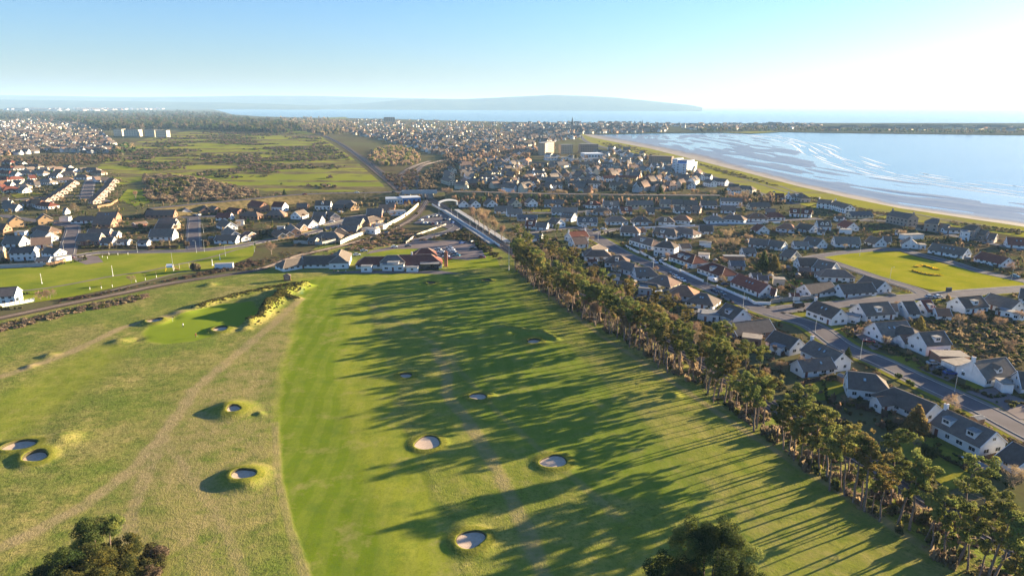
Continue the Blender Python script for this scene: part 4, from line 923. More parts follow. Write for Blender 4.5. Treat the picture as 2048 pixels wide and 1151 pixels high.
house('B', 20, 512, 182, 522, 9.5, 6.4, 'wbghCC', r2)
house('B', 230, 560, 335, 562, 5, 3.6, 'wogg', r2)
r3 = 'in the gardens behind the white walls'
house('B', 455, 532, 690, 560, 9, 6.0, 'wdghD', r3)
house('B', 752, 530, 930, 560, 9, 5.6, 'wbhh', r3)
house('B', 1010, 515, 1190, 520, 8, 5.6, 'wdgg', r3)
house('B', 755, 750, 890, 745, 7, 4.0, 'wbggG', r3)
house('B', 1015, 722, 1170, 728, 5, 3.0, 'wdggFN', r3)
house('B', 1555, 800, 1725, 800, 7, 4.6, 'wdgg', r3)
house('B', 1400, 962, 1590, 965, 7, 4.4, 'gggg', r3)
house('B', 1000, 870, 1150, 880, 6, 3.2, 'wbggFP', r3)
house('F', 650, 160, 780, 160, 6, 3.8, 'wdgg', r3)
house('F', 735, 186, 872, 192, 6.5, 4.0, 'wdgg', r3)
house('F', 930, 225, 1090, 235, 5, 3.2, 'cnggFPN', r3)
house('F', 1150, 418, 1275, 422, 4, 3.0, 'wrggN', r3)
house('B', 1320, 900, 1600, 905, 4.5, 3.0, 'krggFN', r3)
r4 = 'in the hip roofed row, from the left'
house('A', 1815, 396, 1935, 396, 10, 5.8, 'wbhh', r4)
house('B', 225, 400, 315, 400, 10, 5.8, 'wbhhV', r4)
house('B', 535, 402, 625, 405, 10, 5.8, 'wbhhD', r4)
house('B', 755, 380, 835, 385, 10, 6.0, 'wohh', r4)
house('B', 1165, 385, 1245, 385, 10, 5.8, 'wnhhCC', r4)
house('B', 1400, 372, 1540, 384, 9.5, 5.8, 'wbhhC', r4)
house('B', 1705, 355, 1795, 356, 11, 6.0, 'wohhV', r4)
house('B', 1935, 345, 2015, 345, 10, 5.8, 'wrhh', r4)
house('B', 1750, 490, 1845, 520, 9, 6.0, 'wrgg', r4)
r5 = 'in the middle row, from the left'
house('B', 0, 272, 150, 272, 8.5, 5.8, 'wrggD', r5)
house('B', 335, 282, 450, 286, 8.5, 5.4, 'wdgg', r5)
house('B', 690, 264, 900, 265, 8.5, 5.8, 'wdggD', r5)
house('B', 930, 262, 1040, 270, 8, 5.6, 'pbgg', r5)
house('B', 1290, 256, 1485, 264, 9, 5.8, 'wbgg', r5)
house('C', 200, 292, 330, 298, 8, 5.2, 'wbgg', r5)
house('C', 510, 290, 640, 296, 9, 6.4, 'wrggD', r5)
house('C', 660, 296, 800, 305, 9, 6.4, 'wrggD', r5)
house('C', 1258, 336, 1545, 330, 8.5, 5.0, 'cggg', r5)
house('C', 1090, 392, 1225, 395, 7, 3.8, 'wbgg', r5)
r6 = 'below the tree line, from the left'
house('A', 75, 195, 20, 170, 9, 6.4, 'wdgg', r6, Lf=11)
house('A', 287, 188, 225, 160, 10, 6.4, 'wdgg', r6, Lf=12)
house('A', 595, 184, 535, 155, 10, 6.6, 'cdgg', r6, Lf=12)
house('A', 806, 174, 750, 152, 9, 7.2, 'wdgg', r6, Lf=10)
house('A', 950, 182, 1205, 186, 9, 6.2, 'wdggVV', r6)
house('A', 1300, 222, 1400, 226, 7, 3.2, 'oggg', r6)
house('A', 1525, 196, 1605, 200, 10, 6.0, 'wrhhD', r6)
house('A', 1700, 200, 1905, 200, 9, 6.2, 'wnggCD', r6)
house('B', 80, 195, 420, 195, 8.5, 6.0, 'cnggC', r6)
house('B', 510, 178, 650, 180, 9, 6.4, 'cngg', r6)
house('B', 660, 180, 805, 182, 9, 6.4, 'cdgg', r6)
house('B', 815, 188, 1000, 194, 9, 6.2, 'pdgg', r6)
house('B', 1030, 194, 1235, 196, 9, 6.4, 'wdgg', r6)
house('B', 1285, 156, 1565, 164, 8.5, 8.2, 'wdgg2', r6)
house('B', 1640, 220, 1905, 216, 8.5, 6.0, 'cngg', r6)
r7 = 'among the gardens beside the station'
house('A', 310, 264, 550, 262, 9, 5.8, 'wngg', r7)
house('A', 465, 300, 660, 296, 9, 5.8, 'wngg', r7)
house('A', 600, 376, 860, 376, 7, 4.4, 'gggg', r7)
house('A', 1045, 280, 1375, 286, 8.5, 5.8, 'wngg', r7)
house('A', 1190, 340, 1340, 356, 9, 6.4, 'wdggVVVV', r7)
house('A', 1370, 406, 1625, 406, 8.5, 6.2, 'wgggBB', r7)
house('A', 715, 445, 850, 450, 8.5, 5.8, 'wrggDC', r7)
house('A', 850, 470, 1000, 478, 8, 5.0, 'wdgg', r7)
house('A', 1050, 408, 1165, 432, 9, 6.2, 'wdggV', r7)
house('A', 1640, 285, 1750, 290, 9, 5.6, 'wbhh', r7)
house('A', 1820, 285, 1890, 287, 8, 5.6, 'wdgg', r7)
house('A', 1480, 330, 1560, 330, 6, 3.4, 'gdggF', r7)
house('M', 945, 642, 925, 625, 8, 6.2, 'wdgg', r7, Lf=9)
house('M', 1090, 640, 1060, 620, 8, 6.2, 'wdgg', r7, Lf=9)
r8 = 'on the seafront side, from the left'
house('C', 320, 100, 440, 106, 9, 6.4, 'wrgg', r8)
house('C', 490, 102, 665, 95, 9.5, 7.2, 'wdgg2DC', r8)
house('C', 620, 90, 700, 120, 9, 7.0, 'pbhh', r8)
house('C', 880, 176, 1060, 192, 9, 7.4, 'wbgg2C', r8)
house('C', 1090, 196, 1290, 250, 9, 7.4, 'wbgg2C', r8)
house('D', 362, 130, 642, 180, 10, 9.2, 'sdgg2CC', r8)
house('D', 870, 230, 970, 238, 9, 9.0, 'sdhg2', r8, wings=[('D', 970, 290, 1100, 305, 6, 6.0, 'sngg')])
house('D', 1365, 310, 1472, 325, 9, 9.2, 'sdhg2', r8, wings=[('D', 1250, 390, 1350, 395, 6, 6.2, 'wdggF2'), ('D', 1490, 370, 1600, 390, 6.5, 6.4, 'sngg')])
house('D', 1600, 420, 1705, 432, 8, 5.6, 'pbgg', r8)
house('D', 1005, 350, 1235, 352, 6, 3.6, 'wngg', r8)
house('D', 670, 312, 790, 318, 6, 3.8, 'sdgg', r8)
house('D', 1822, 470, 2130, 490, 10, 6.0, 'wrggVV', r8)
house('D', 480, 440, 740, 430, 5, 3.0, 'wdggFPN', r8)
house('D', 412, 380, 450, 385, 3.5, 3.4, 'wbggN', r8)
r9 = 'above the village green, from the left'
house('C', 0, 672, 250, 695, 8, 5.4, 'wdgg', r9)
house('C', 260, 692, 455, 722, 8, 5.4, 'wdgg', r9)
house('C', 550, 712, 745, 716, 7, 4.6, 'wngg', r9)
house('C', 735, 650, 940, 692, 9, 5.8, 'wdggV', r9)
house('C', 1070, 652, 1400, 662, 9.5, 6.0, 'wngg', r9)
house('C', 1545, 645, 1690, 680, 9, 5.6, 'wdgg', r9)
house('C', 1700, 650, 1805, 655, 7, 5.0, 'wdgg', r9)
house('D', 608, 498, 585, 470, 9, 6.0, 'wdggC', r9, Lf=9)
house('D', 700, 560, 790, 565, 5, 3.0, 'wdggFP', r9)
house('D', 882, 542, 1340, 618, 9.5, 5.8, 'wdggVVVV', r9)
house('D', 1500, 655, 1860, 736, 9.5, 5.4, 'wrgg', r9)
r10 = 'behind the village green, counted downhill'
house('C', 440, 484, 512, 490, 10, 5.8, 'wohh', r10)
house('C', 640, 480, 825, 512, 9, 5.4, 'wdgg', r10)
house('C', 852, 448, 1030, 452, 9, 6.6, 'wdggBB', r10)
house('C', 1195, 442, 1330, 482, 9, 6.0, 'wrggC', r10)
house('C', 860, 560, 960, 565, 6, 3.4, 'wbgg', r10)
house('C', 1150, 560, 1300, 565, 5, 3.0, 'wdggFN', r10)
r11 = 'between the green and the straight road'
house('C', 450, 812, 600, 842, 9, 5.6, 'cdgg', r11)
house('C', 600, 925, 855, 926, 9, 5.6, 'wbgh', r11)
house('C', 870, 946, 1105, 992, 9, 5.8, 'wdggVV', r11)
house('F', 1610, 112, 1850, 120, 9, 5.6, 'wbhh', r11)
house('F', 1250, 85, 1425, 95, 6, 3.6, 'kbgg', r11)
house('F', 1330, 312, 1680, 272, 9, 5.4, 'wdgg', r11)
house('U', 560, 672, 830, 655, 8.5, 5.6, 'wdgg', r11)
house('U', 770, 600, 942, 650, 9, 6.0, 'wdgg', r11)
r12 = 'below the green, from the corner rightwards'
house('F', 1470, 510, 1812, 628, 8.4, 6.6, 'wdggVVC', r12)
house('U', 722, 826, 962, 808, 9.5, 6.4, 'wnggD', r12, wings=[('U', 620, 905, 740, 925, 4.5, 2.9, 'wdggFN')])
house('G', 480, 398, 645, 393, 10, 6.0, 'wdgg', r12, wings=[('G', 330, 420, 430, 425, 6, 5.0, 'wdgg')])
house('G', 720, 385, 860, 378, 9, 6.0, 'wrggD', r12, wings=[('G', 900, 480, 1100, 490, 7, 4.4, 'wogg')])
house('G', 1190, 346, 1500, 320, 9, 6.4, 'wbggD', r12)
house('G', 1612, 290, 2005, 396, 8.6, 5.8, 'wdgg', r12, wings=[('G', 1720, 480, 2040, 560, 4, 2.9, 'wdggF')])
house('G', 2000, 226, 2180, 250, 9, 5.8, 'wdgg', r12)
r13 = 'along the right verge, from the corner downhill'
house('G', 130, 668, 545, 640, 10, 6.4, 'wnggVVV', r13, wings=[('G', 470, 700, 620, 735, 8, 5.6, 'wdhh')])
house('G', 450, 832, 645, 816, 5.5, 4.0, 'wbggG', r13)
house('G', 693, 792, 1022, 770, 8.8, 7.4, 'wdggD', r13)
house('G', 900, 1060, 1300, 1070, 6.0, 3.0, 'knggFPN', r13)
house('H', 1070, 160, 1370, 130, 5.5, 3.0, 'wnggFPG', r13)
house('H', 1385, 138, 1815, 84, 10.5, 6.8, 'wnggBC', r13)
house('H', 1960, 262, 2250, 290, 9.5, 6.0, 'wdgg', r13, wings=[('H', 1720, 390, 1880, 400, 5, 3.0, 'wnggFPG')])
house('S', 1957, 74, 2150, 172, 9, 5.4, 'wdgg', label='white bungalow with dark tiled roof cut by the right edge below the dormered house', group='houses ' + r1)
# ---- estate on the left
r20 = 'at the left edge of the estate'
house('J', 206, 208, 168, 178, 9.4, 7.6, 'odgg', r20, Lf=10)
house('J', 571, 183, 530, 152, 9.4, 7.6, 'odgg', r20, Lf=10)
house('J', -60, 300, 90, 300, 9, 5.6, 'kbgg', r20)
house('J', 70, 455, 300, 455, 10, 6.2, 'wngg', r20)
house('J', 470, 372, 640, 408, 9, 6.0, 'wngg', r20)
house('J', 385, 485, 655, 465, 9, 6.0, 'wbgg', r20)
house('J', 590, 600, 765, 622, 7, 6.6, 'wngg2', r20)
house('J', 140, 600, 450, 590, 8, 7.2, 'wggg2', r20)
house('J', -80, 600, 45, 592, 8, 7.2, 'ongg2', r20)
house('J', 470, 728, 650, 722, 6, 3.8, 'wngg', r20)
house('J', 690, 735, 890, 700, 4, 2.8, 'wdggFN', r20)
house('J', 500, 318, 655, 340, 8, 5.0, 'kbhh', r20)
house('J', 200, 400, 340, 395, 6, 3.4, 'wdggF', r20)
house('W', -60, 702, 140, 690, 9, 6.8, 'wdgg2', r20)
r21 = 'beside the shadow striped estate street'
house('J', 1000, 424, 1300, 420, 10, 6.8, 'kdgg', r21)
house('J', 1300, 476, 1462, 476, 7, 4.8, 'wdgg', r21)
house('J', 1130, 366, 1420, 362, 9, 5.6, 'kbgg', r21)
house('J', 1205, 226, 1455, 226, 10, 6.4, 'kbgg', r21)
house('J', 1250, 152, 1510, 150, 9, 7.4, 'kbggVV', r21)
house('J', 1000, 202, 1180, 198, 9, 5.0, 'wbhh', r21)
house('J', 770, 215, 900, 212, 6, 3.2, 'wdggFN', r21)
house('J', 1440, 395, 1520, 395, 6, 4.4, 'wngg', r21)
house('J', 1500, 500, 1660, 500, 5, 3.2, 'wngg', r21)
r22 = 'on the left of the shaded cul de sac'
house('K', 210, 316, 580, 312, 10, 5.8, 'kbgg', r22)
house('K', 372, 425, 592, 425, 7, 5.8, 'kbgg', r22)
house('K', 355, 458, 612, 460, 7, 5.4, 'kbgg', r22)
house('K', 335, 492, 560, 495, 7, 5.0, 'kbgg', r22)
house('K', 262, 560, 572, 556, 10.5, 6.8, 'wngg', r22)
house('K', 110, 702, 240, 702, 5, 3.4, 'wbgg', r22)
house('K', 40, 480, 200, 460, 6, 3.4, 'kbgg', r22)
r23 = 'in the upper rows of the estate'
house('K', 716, 295, 700, 282, 8.5, 5.2, 'wbgg', r23, Lf=8)
house('K', 972, 272, 955, 258, 9, 5.6, 'kngg', r23, Lf=10)
house('K', 1040, 262, 1120, 275, 7, 4.8, 'kngg', r23)
house('K', 1555, 190, 1720, 216, 9, 8.2, 'krgg', r23)
house('K', 1840, 208, 1985, 215, 9, 7.6, 'wrgg', r23)
house('K', 1270, 280, 1420, 300, 7, 4.2, 'krgg', r23)
house('K', 1490, 335, 1612, 340, 9, 5.6, 'kbhh', r23)
house('K', 1825, 315, 1905, 315, 10.5, 5.8, 'kbhh', r23)
house('L', 340, 228, 480, 225, 9, 5.4, 'kdgg', r23)
house('L', 580, 195, 782, 195, 9, 7.4, 'wdggB', r23)
house('L', 880, 190, 1030, 190, 9.5, 5.8, 'odhh', r23, wings=[('L', 1010, 225, 1085, 240, 8, 5.4, 'odhg')])
house('L', 800, 245, 950, 248, 8, 4.6, 'kdgg', r23)
r24 = 'on the right of the shaded cul de sac'
house('K', 1118, 348, 1300, 350, 9, 5.4, 'wrgg', r24)
house('K', 1175, 430, 1290, 470, 9, 5.8, 'wngg', r24)
house('K', 1245, 525, 1345, 588, 9, 5.8, 'gngg', r24)
house('K', 1100, 636, 1382, 640, 8, 4.8, 'wbgg', r24)
house('K', 1425, 622, 1480, 640, 6, 4.0, 'wbgg', r24, Lf=7)
house('K', 1350, 455, 1460, 450, 6, 3.4, 'wdggFN', r24)
house('K', 1480, 590, 1560, 600, 6, 3.8, 'kbgg', r24)
r25 = 'around the loop of the estate road'
house('L', 316, 338, 400, 318, 8.5, 6.0, 'wdgg', r25, Lf=12)
house('L', 430, 428, 505, 440, 8.5, 6.2, 'wngg', r25, Lf=11)
house('L', 545, 392, 668, 396, 9, 6.0, 'wdgg', r25)
house('L', 560, 338, 720, 340, 9, 6.0, 'kdgg', r25)
house('L', 742, 320, 832, 358, 7.5, 5.6, 'pngg', r25)
house('L', 262, 490, 325, 545, 7, 5.2, 'ongg', r25)
house('L', 360, 490, 435, 500, 7, 5.0, 'kngg', r25)
house('L', 160, 545, 250, 595, 6, 4.4, 'obgg', r25)
house('L', 72, 560, 160, 612, 6, 4.2, 'obgg', r25)
house('L', 75, 530, 190, 528, 5, 3.2, 'wdggFN', r25)
r26 = 'inside the curve of the panel fence'
house('L', 1240, 296, 1440, 296, 11, 6.6, 'kdgg', r26)
house('L', 1390, 246, 1508, 242, 11, 6.8, 'wdgg', r26)
house('L', 1510, 222, 1600, 222, 9, 6.0, 'kdgg', r26)
house('L', 1250, 410, 1330, 392, 10, 5.8, 'odhh', r26)
house('L', 955, 416, 1190, 430, 9, 5.8, 'odgg', r26)
house('L', 880, 505, 1130, 510, 9, 5.8, 'odgg', r26)
house('L', 855, 553, 900, 550, 10, 5.6, 'odhh', r26)
house('L', 655, 598, 830, 600, 9.5, 5.4, 'odhh', r26)
house('L', 500, 672, 600, 675, 6, 3.8, 'kngg', r26)
house('L', 1200, 545, 1380, 560, 6, 3.2, 'wdggF', r26)
house('L', 1530, 330, 1730, 320, 8, 3.4, 'wdggF', r26)
house('L', 1320, 490, 1480, 500, 6, 3.2, 'wdggF', r26)
# ---- far left estate, small in the picture: a ridge every few pixels
r30 = 'rightward in the far left estate'
FAR = [(110, 128, 'r'), (260, 142, 'd'), (440, 178, 'd'), (90, 196, 'r'), (240, 200, 'b'), (380, 215, 'd'), (560, 215, 'n'), (640, 205, 'd'), (740, 212, 'b'), (860, 190, 'd'), (920, 225, 'd'), (1060, 222, 'd'), (1170, 222, 'd'), (60, 262, 'r'), (190, 275, 'n'),
       (330, 262, 'b'), (520, 262, 'n'), (760, 245, 'b'), (870, 268, 'd'), (700, 290, 'n'), (1250, 255, 'b'), (400, 318, 'r'), (190, 335, 'r'), (40, 340, 'r'), (600, 356, 'b'), (820, 345, 'b'), (1050, 312, 'b'), (470, 400, 'n'), (390, 375, 'b'), (230, 382, 'n'), (40, 388, 'o'), (110, 402, 'b'), (270, 432, 'n'),
       (20, 440, 'r'), (130, 468, 'r'), (590, 372, 'n'), (1340, 345, 'd'), (1240, 340, 'b'), (300, 470, 'n'), (60, 600, 'd'), (100, 640, 'n')]
FAR.sort()
for i_, (cx_, cy_, rc) in enumerate(FAR):
    sl_ = 38 + (i_ * 7) % 22; d_ = ((i_ * 5) % 9) - 4
    house('I', cx_ - sl_, cy_ - d_, cx_ + sl_, cy_ + d_, 9, 5.6, ('w' if i_ % 3 else 'c') + rc + ('hh' if i_ % 2 else 'gg'), r30)
r31 = 'up the near reddish row'
for i_, (cx_, cy_) in enumerate([(590, 600), (660, 560), (720, 522), (780, 485), (835, 448), (885, 408), (930, 375)]):
    house('I', cx_ - 34, cy_ - 3, cx_ + 34, cy_ + 6, 7.5, 5.6, 'pbgg', r31)
r32 = 'up the far reddish row'
for i_, (cx_, cy_) in enumerate([(1205, 600), (1245, 560), (1285, 520), (1325, 482), (1372, 440), (1400, 398), (1440, 352)]):
    house('I', cx_ - 34, cy_ - 3, cx_ + 34, cy_ + 6, 7.5, 5.6, 'pbgg', r32)
r33 = 'in front of the far estate rows'
house('I', 410, 622, 530, 640, 9, 5.8, 'wohh', r33); house('I', 545, 655, 645, 665, 9, 5.6, 'wrhh', r33); house('I', 50, 690, 240, 690, 9, 5.4, 'wngg', r33); house('I', 330, 640, 400, 630, 8, 5.4, 'wbhh', r33)
house('I', 820, 735, 860, 735, 7, 5.0, 'wngg', r33); house('I', 60, 460, 160, 455, 9, 5.6, 'wrhh', r33)
# ---- two storey terraces and the rows behind the tree line
def terrace(t, x1, y1, x2, y2, W, zr, code, label, Lf=None, name='terrace'):
    return house(t, x1, y1, x2, y2, W, zr, code, label=label, name=name, cat='terraced houses', group='terraced blocks behind the tree line', Lf=Lf)
terrace('N', 100, 702, 460, 706, 9, 8.2, 'wdhh2C', 'long pale two storey terrace with dark roof, leftmost of the front row')
terrace('N', 595, 722, 795, 722, 9, 8.2, 'wdgg2', 'short pale terrace second from the left of the front row')
terrace('N', 920, 706, 1260, 708, 9, 8.4, 'wdhh2', 'long grey-cream terrace third from the left of the front row')
terrace('N', 1400, 726, 1630, 728, 9, 8.2, 'cbgg2', 'short cream terrace fourth from the left of the front row')
terrace('N', 1720, 722, 2060, 722, 9, 8.2, 'sdhh2', 'long tan terrace with dark roof at the right of the front row')
terrace('O', 350, 592, 440, 605, 11, 8.6, 'pbhh2', 'square pinkish block with red hip at the right end of the front row', Lf=5)
terrace('N', 530, 660, 750, 662, 8, 7.6, 'wdgg2', 'dark roofed terrace behind the second front terrace')
terrace('N', 830, 660, 1210, 664, 8, 7.6, 'cbgg2', 'brown roofed terrace directly behind the third front terrace')
terrace('N', 1310, 645, 1590, 640, 8, 7.6, 'wrgg2', 'red roofed white terrace behind the fourth front terrace')
terrace('N', 370, 465, 612, 470, 8.5, 8, 'cbgg2', 'brown roofed cream terrace below the left flats')
terrace('N', 700, 460, 910, 462, 8.5, 8, 'wbgg2', 'grey-roofed pale terrace below the middle flats')
terrace('N', 1010, 470, 1270, 476, 8.5, 8, 'cbgg2', 'reddish roofed terrace below the white school hall')
terrace('N', 1290, 470, 1460, 474, 8.5, 8, 'wdgg2', 'white terrace right of the reddish roofed one')
terrace('M', 1090, 306, 1330, 312, 9, 8.4, 'wbgg2', 'white two storey terrace left of the slate gabled house')
terrace('M', 1700, 340, 1870, 345, 9, 7.6, 'crgg2', 'red roofed block behind the leftmost front terrace')
terrace('N', 1530, 640, 1760, 650, 8, 7.4, 'crgg2', 'red roofed pair behind the tan terrace')
terrace('N', 1900, 640, 2046, 650, 8, 7.2, 'wbgg2', 'brown roofed pair left of the autumn tree by the pinkish block')
rt = 'of the mid town rows beyond the bridge'
house('M', 1340, 335, 1330, 312, 10, 8.6, 'wdgg2', rt, Lf=14); house('M', 880, 396, 925, 396, 11, 6.6, 'cbhh', rt)
for q in ((760, 195, 815, 225), (720, 250, 790, 285), (715, 285, 785, 315), (690, 335, 800, 370)): house('M', *q, 8, 7.2, 'cbgg2', rt)
house('M', 900, 130, 1050, 150, 9, 7.4, 'kdgg', rt); house('M', 970, 195, 1040, 205, 8, 7.2, 'pbgg2', rt); house('M', 945, 345, 1000, 385, 7, 6.0, 'wbgg', rt); house('M', 830, 110, 960, 105, 8, 6.5, 'kdgg', rt)
for q, ww in (((1410, 100, 1440, 130), 'p'), ((1470, 75, 1500, 100), 'w'), ((1520, 45, 1560, 70), 'p'), ((1570, 20, 1610, 45), 'p'), ((1620, 0, 1660, 22), 'w'), ((1370, 160, 1440, 190), 'w'), ((1340, 220, 1400, 260), 'w')):
    house('M', *q, 9, 8.2, ww + 'bgg2', 'of the sunlit row climbing to the flats')
terrace('M', 1730, 120, 1880, 30, 9, 8.4, 'pogg2', 'long sunlit pink terrace with orange roof left of the flats')
for q in ((100, 395), (165, 355), (215, 325), (285, 310), (345, 290), (400, 275), (450, 258)): house('N', q[0] - 28, q[1] - 5, q[0] + 28, q[1] + 8, 9, 8.2, ('p' if q[0] % 2 else 'w') + 'bgg2', 'of the sunlit row climbing to the flats')
rs = 'between the terraces and the flats'
for q in ((700, 560, 740, 600, 'w', 'd', 7.5), (730, 600, 780, 640, 'w', 'd', 7.5), (830, 560, 860, 600, 'k', 'd', 7.5), (1040, 560, 1080, 590, 'c', 'o', 7.2), (1120, 560, 1160, 590, 'w', 'n', 7), (1190, 620, 1260, 640, 'w', 'd', 7), (1130, 610, 1180, 640, 'w', 'd', 7),
          (1320, 510, 1400, 520, 'g', 'd', 7.5), (1480, 480, 1560, 490, 'c', 'd', 8), (1640, 560, 1760, 575, 'g', 'd', 8), (1800, 520, 1900, 535, 'w', 'g', 8), (1560, 520, 1640, 530, 's', 'd', 8), (1700, 440, 1800, 450, 'g', 'n', 8), (1560, 400, 1650, 410, 'g', 'n', 8), (1900, 620, 1960, 640, 'p', 'r', 7), (1290, 345, 1360, 355, 'g', 'n', 8),
          (1520, 330, 1600, 340, 'w', 'd', 8), (1620, 345, 1690, 355, 'w', 'd', 8), (1740, 360, 1800, 385, 'g', 'd', 8), (1490, 290, 1540, 300, 'w', 'd', 8), (1390, 265, 1470, 268, 'w', 'd', 8), (680, 370, 740, 380, 'w', 'd', 8), (590, 350, 670, 355, 'w', 'd', 8)):
    house('N', *q[:4], 9, q[6], q[4] + q[5] + 'gg2', rs)
rv = 'below the seafront road near the blue building'
for q in ((700, 485, 800, 500, 'w', 'd'), (830, 490, 920, 495, 'w', 'd'), (850, 560, 950, 575, 'w', 'd'), (940, 545, 1120, 560, 'w', 'g'), (1130, 620, 1270, 625, 'w', 'd'), (1300, 640, 1420, 650, 'c', 'd'), (1130, 665, 1270, 660, 'w', 'd'), (620, 590, 670, 600, 'w', 'd')):
    house('O', *q[:4], 9, 7.6, q[4] + q[5] + ('hh' if q[0] == 1300 else 'gg') + '2', rv)
print('houses', len(HOUSES))
# ------------------------------------------------------------------ trees, shrubs, hedges
def leaf_tris(rs, centres, radii, n, size, flat=.65, shell=.55):
    "n random small triangles spread through each ellipsoid clump"
    out = []
    for (c, r) in zip(centres, radii):
        m = max(6, int(n * r * r)); d = rs.normal(size=(m, 3)); d /= np.linalg.norm(d, axis=1)[:, None]; rad = r * (shell + (1 - shell) * rs.rand(m, 1) ** .6)
        rad *= np.where(rs.rand(m, 1) < .12, 1.22, 1)
        p = d * rad; p[:, 2] *= flat; p += c
        a = rs.normal(size=(m, 3)); a /= np.linalg.norm(a, axis=1)[:, None]; b = np.cross(a, d + .4 * rs.normal(size=(m, 3))); b /= (np.linalg.norm(b, axis=1)[:, None] + 1e-6)
        s = size * (.6 + .8 * rs.rand(m, 1)); out.append(np.stack([p + a * s, p - a * s * .5 + b * s * .8, p - a * s * .5 - b * s * .8], 1))
    v = np.concatenate(out).reshape(-1, 3); return v, np.arange(len(v)).reshape(-1, 3)
def branch_mesh(name, tubes, mat, sides=5):
    mb = MB()
    for p0, p1, r0, r1 in tubes: mb.tube(p0, p1, r0, r1, sides)
    return mb.mesh(name, mat, True)
def pine_proto(seed, H=16., mat='pine', dens=1.0, bare=.42, spread=1.0):
    rs = np.random.RandomState(seed); tubes = []; pts = [np.zeros(3)]; lean = rs.normal(size=2) * .06
    for q in range(1, 9): pts.append(np.array([lean[0] * q * H / 8 + rs.normal() * .10, lean[1] * q * H / 8 + rs.normal() * .10, H * .94 * q / 8]))
    rad = lambda z: .24 * (1 - z / H) + .05
    for a, b in zip(pts[:-1], pts[1:]): tubes.append((a, b, rad(a[2]), rad(b[2])))
    cen = []; rr = []
    nb = int(13 * dens)
    for q in range(nb):
        f = bare + (.97 - bare) * (q + rs.rand()) / nb; z = f * H; k = min(7, int(f / .94 * 8)); base = pts[k] + (pts[k + 1] - pts[k]) * ((f / .94 * 8) - k) if k < 8 else pts[8]
        ln = spread * (3.3 * math.sin(math.pi * min(1, (1.02 - f) / (1 - bare)) ** .8) + .7) * (.55 + .7 * rs.rand()); an = rs.rand() * 2 * math.pi + q * 2.4
        e = base + np.array([math.cos(an) * ln, math.sin(an) * ln, ln * (.10 + .35 * rs.rand())]); m = base + (e - base) * .55 + np.array([0, 0, -.12 * ln])
        tubes.append((base, m, .075, .055)); tubes.append((m, e, .055, .025))
        r = .6 + .5 * rs.rand(); cen.append(e); rr.append(r)
        if ln > 1.6: cen.append(m + rs.normal(size=3) * .35 + np.array([0, 0, .4])); rr.append(.6 + .4 * rs.rand())
        if rs.rand() < .6: cen.append(e + np.array([rs.normal() * 1.0, rs.normal() * 1.0, .5 + rs.rand() * .6])); rr.append(.55 + .4 * rs.rand())
    cen.append(pts[-1] + np.array([0, 0, .3])); rr.append(.9)
    for q in range(7):   # dead snags on the lower stem
        f = .12 + (bare - .1) * rs.rand(); k = int(f / .94 * 8); b = pts[k]; an = rs.rand() * 6.28; ln = .8 + 1.6 * rs.rand(); tubes.append((b, b + np.array([math.cos(an) * ln, math.sin(an) * ln, rs.normal() * .3]), .05, .015))
    v, f_ = leaf_tris(rs, cen, rr, 130, .225, .6)
    return branch_mesh('trunk', tubes, MT['bark']), np_mesh('crown', v, f_, MT[mat])
def bush_proto(seed, mat, n=420, flat=.8, size=.17, lobes=7):
    rs = np.random.RandomState(seed); cen = []; rr = []
    for q in range(lobes):
        a = rs.rand() * 6.28; d = .62 * rs.rand() ** .5; cen.append(np.array([math.cos(a) * d, math.sin(a) * d, .32 + .3 * rs.rand()])); rr.append(.30 + .22 * rs.rand())
    v, f = leaf_tris(rs, cen, rr, n, size, flat, .35); v[:, 2] = np.maximum(v[:, 2], -.03); return np_mesh('shrub', v, f, MT[mat])
def bare_proto(seed, H=8., spread=.5, mat='twig', upright=.35, n1=6, bark='barkg', tw=1.0):
    rs = np.random.RandomState(seed); tubes = []; tips = []
    def grow(p, d, ln, r, lev):
        d = d / np.linalg.norm(d); e = p + d * ln; tubes.append((p, e, r, r * .62))
        if lev == 0: tips.append((e, d)); tips.append(((p + e) / 2, d)); return
        for q in range(3 if lev > 1 else 4):
            nd = d * (.75 + upright) + rs.normal(size=3) * spread + np.array([0, 0, .22]); grow(p + d * ln * (.6 + .4 * rs.rand()), nd, ln * (.58 + .22 * rs.rand()), r * .55, lev - 1)
    h0 = H * .2; tubes.append((np.zeros(3), np.array([0, 0, h0]), H * .022, H * .018))
    for q in range(n1):
        a = q * 6.28 / n1 + rs.rand(); up = .9 + rs.rand() * .9; grow(np.array([0, 0, h0 * (.8 + .3 * rs.rand())]), np.array([math.cos(a) * spread * 1.5, math.sin(a) * spread * 1.5, up]), H * .27, H * .011, 2)
    T_ = []
    for (e, d) in tips:
        for q in range(int(7 * tw)):
            dd = d * .7 + rs.normal(size=3) * .6 + np.array([0, 0, .2]); dd /= np.linalg.norm(dd); L = H * (.05 + .06 * rs.rand()); s = np.cross(dd, rs.normal(size=3)); s = s / np.linalg.norm(s) * .024 * (H / 8 + .3)
            o_ = e + rs.normal(size=3) * H * .03; T_.append([o_ - s, o_ + s, o_ + dd * L])
    v = np.array(T_).reshape(-1, 3); return branch_mesh('trunk', tubes, MT[bark], 4), np_mesh('crown', v, np.arange(len(v)).reshape(-1, 3), MT[mat])
def cone_proto(seed, mat='evergreen'):
    rs = np.random.RandomState(seed); cen = []; rr = []
    for q in range(46):
        f = q / 46; a = q * 2.4; d = (1 - f) * .27 * (.7 + .4 * rs.rand()); cen.append(np.array([math.cos(a) * d, math.sin(a) * d, .08 + f * .88])); rr.append(.05 + .10 * (1 - f))
    v, f_ = leaf_tris(rs, cen, rr, 5200, .035, 1., .3); return np_mesh('crown', v, f_, MT[mat])
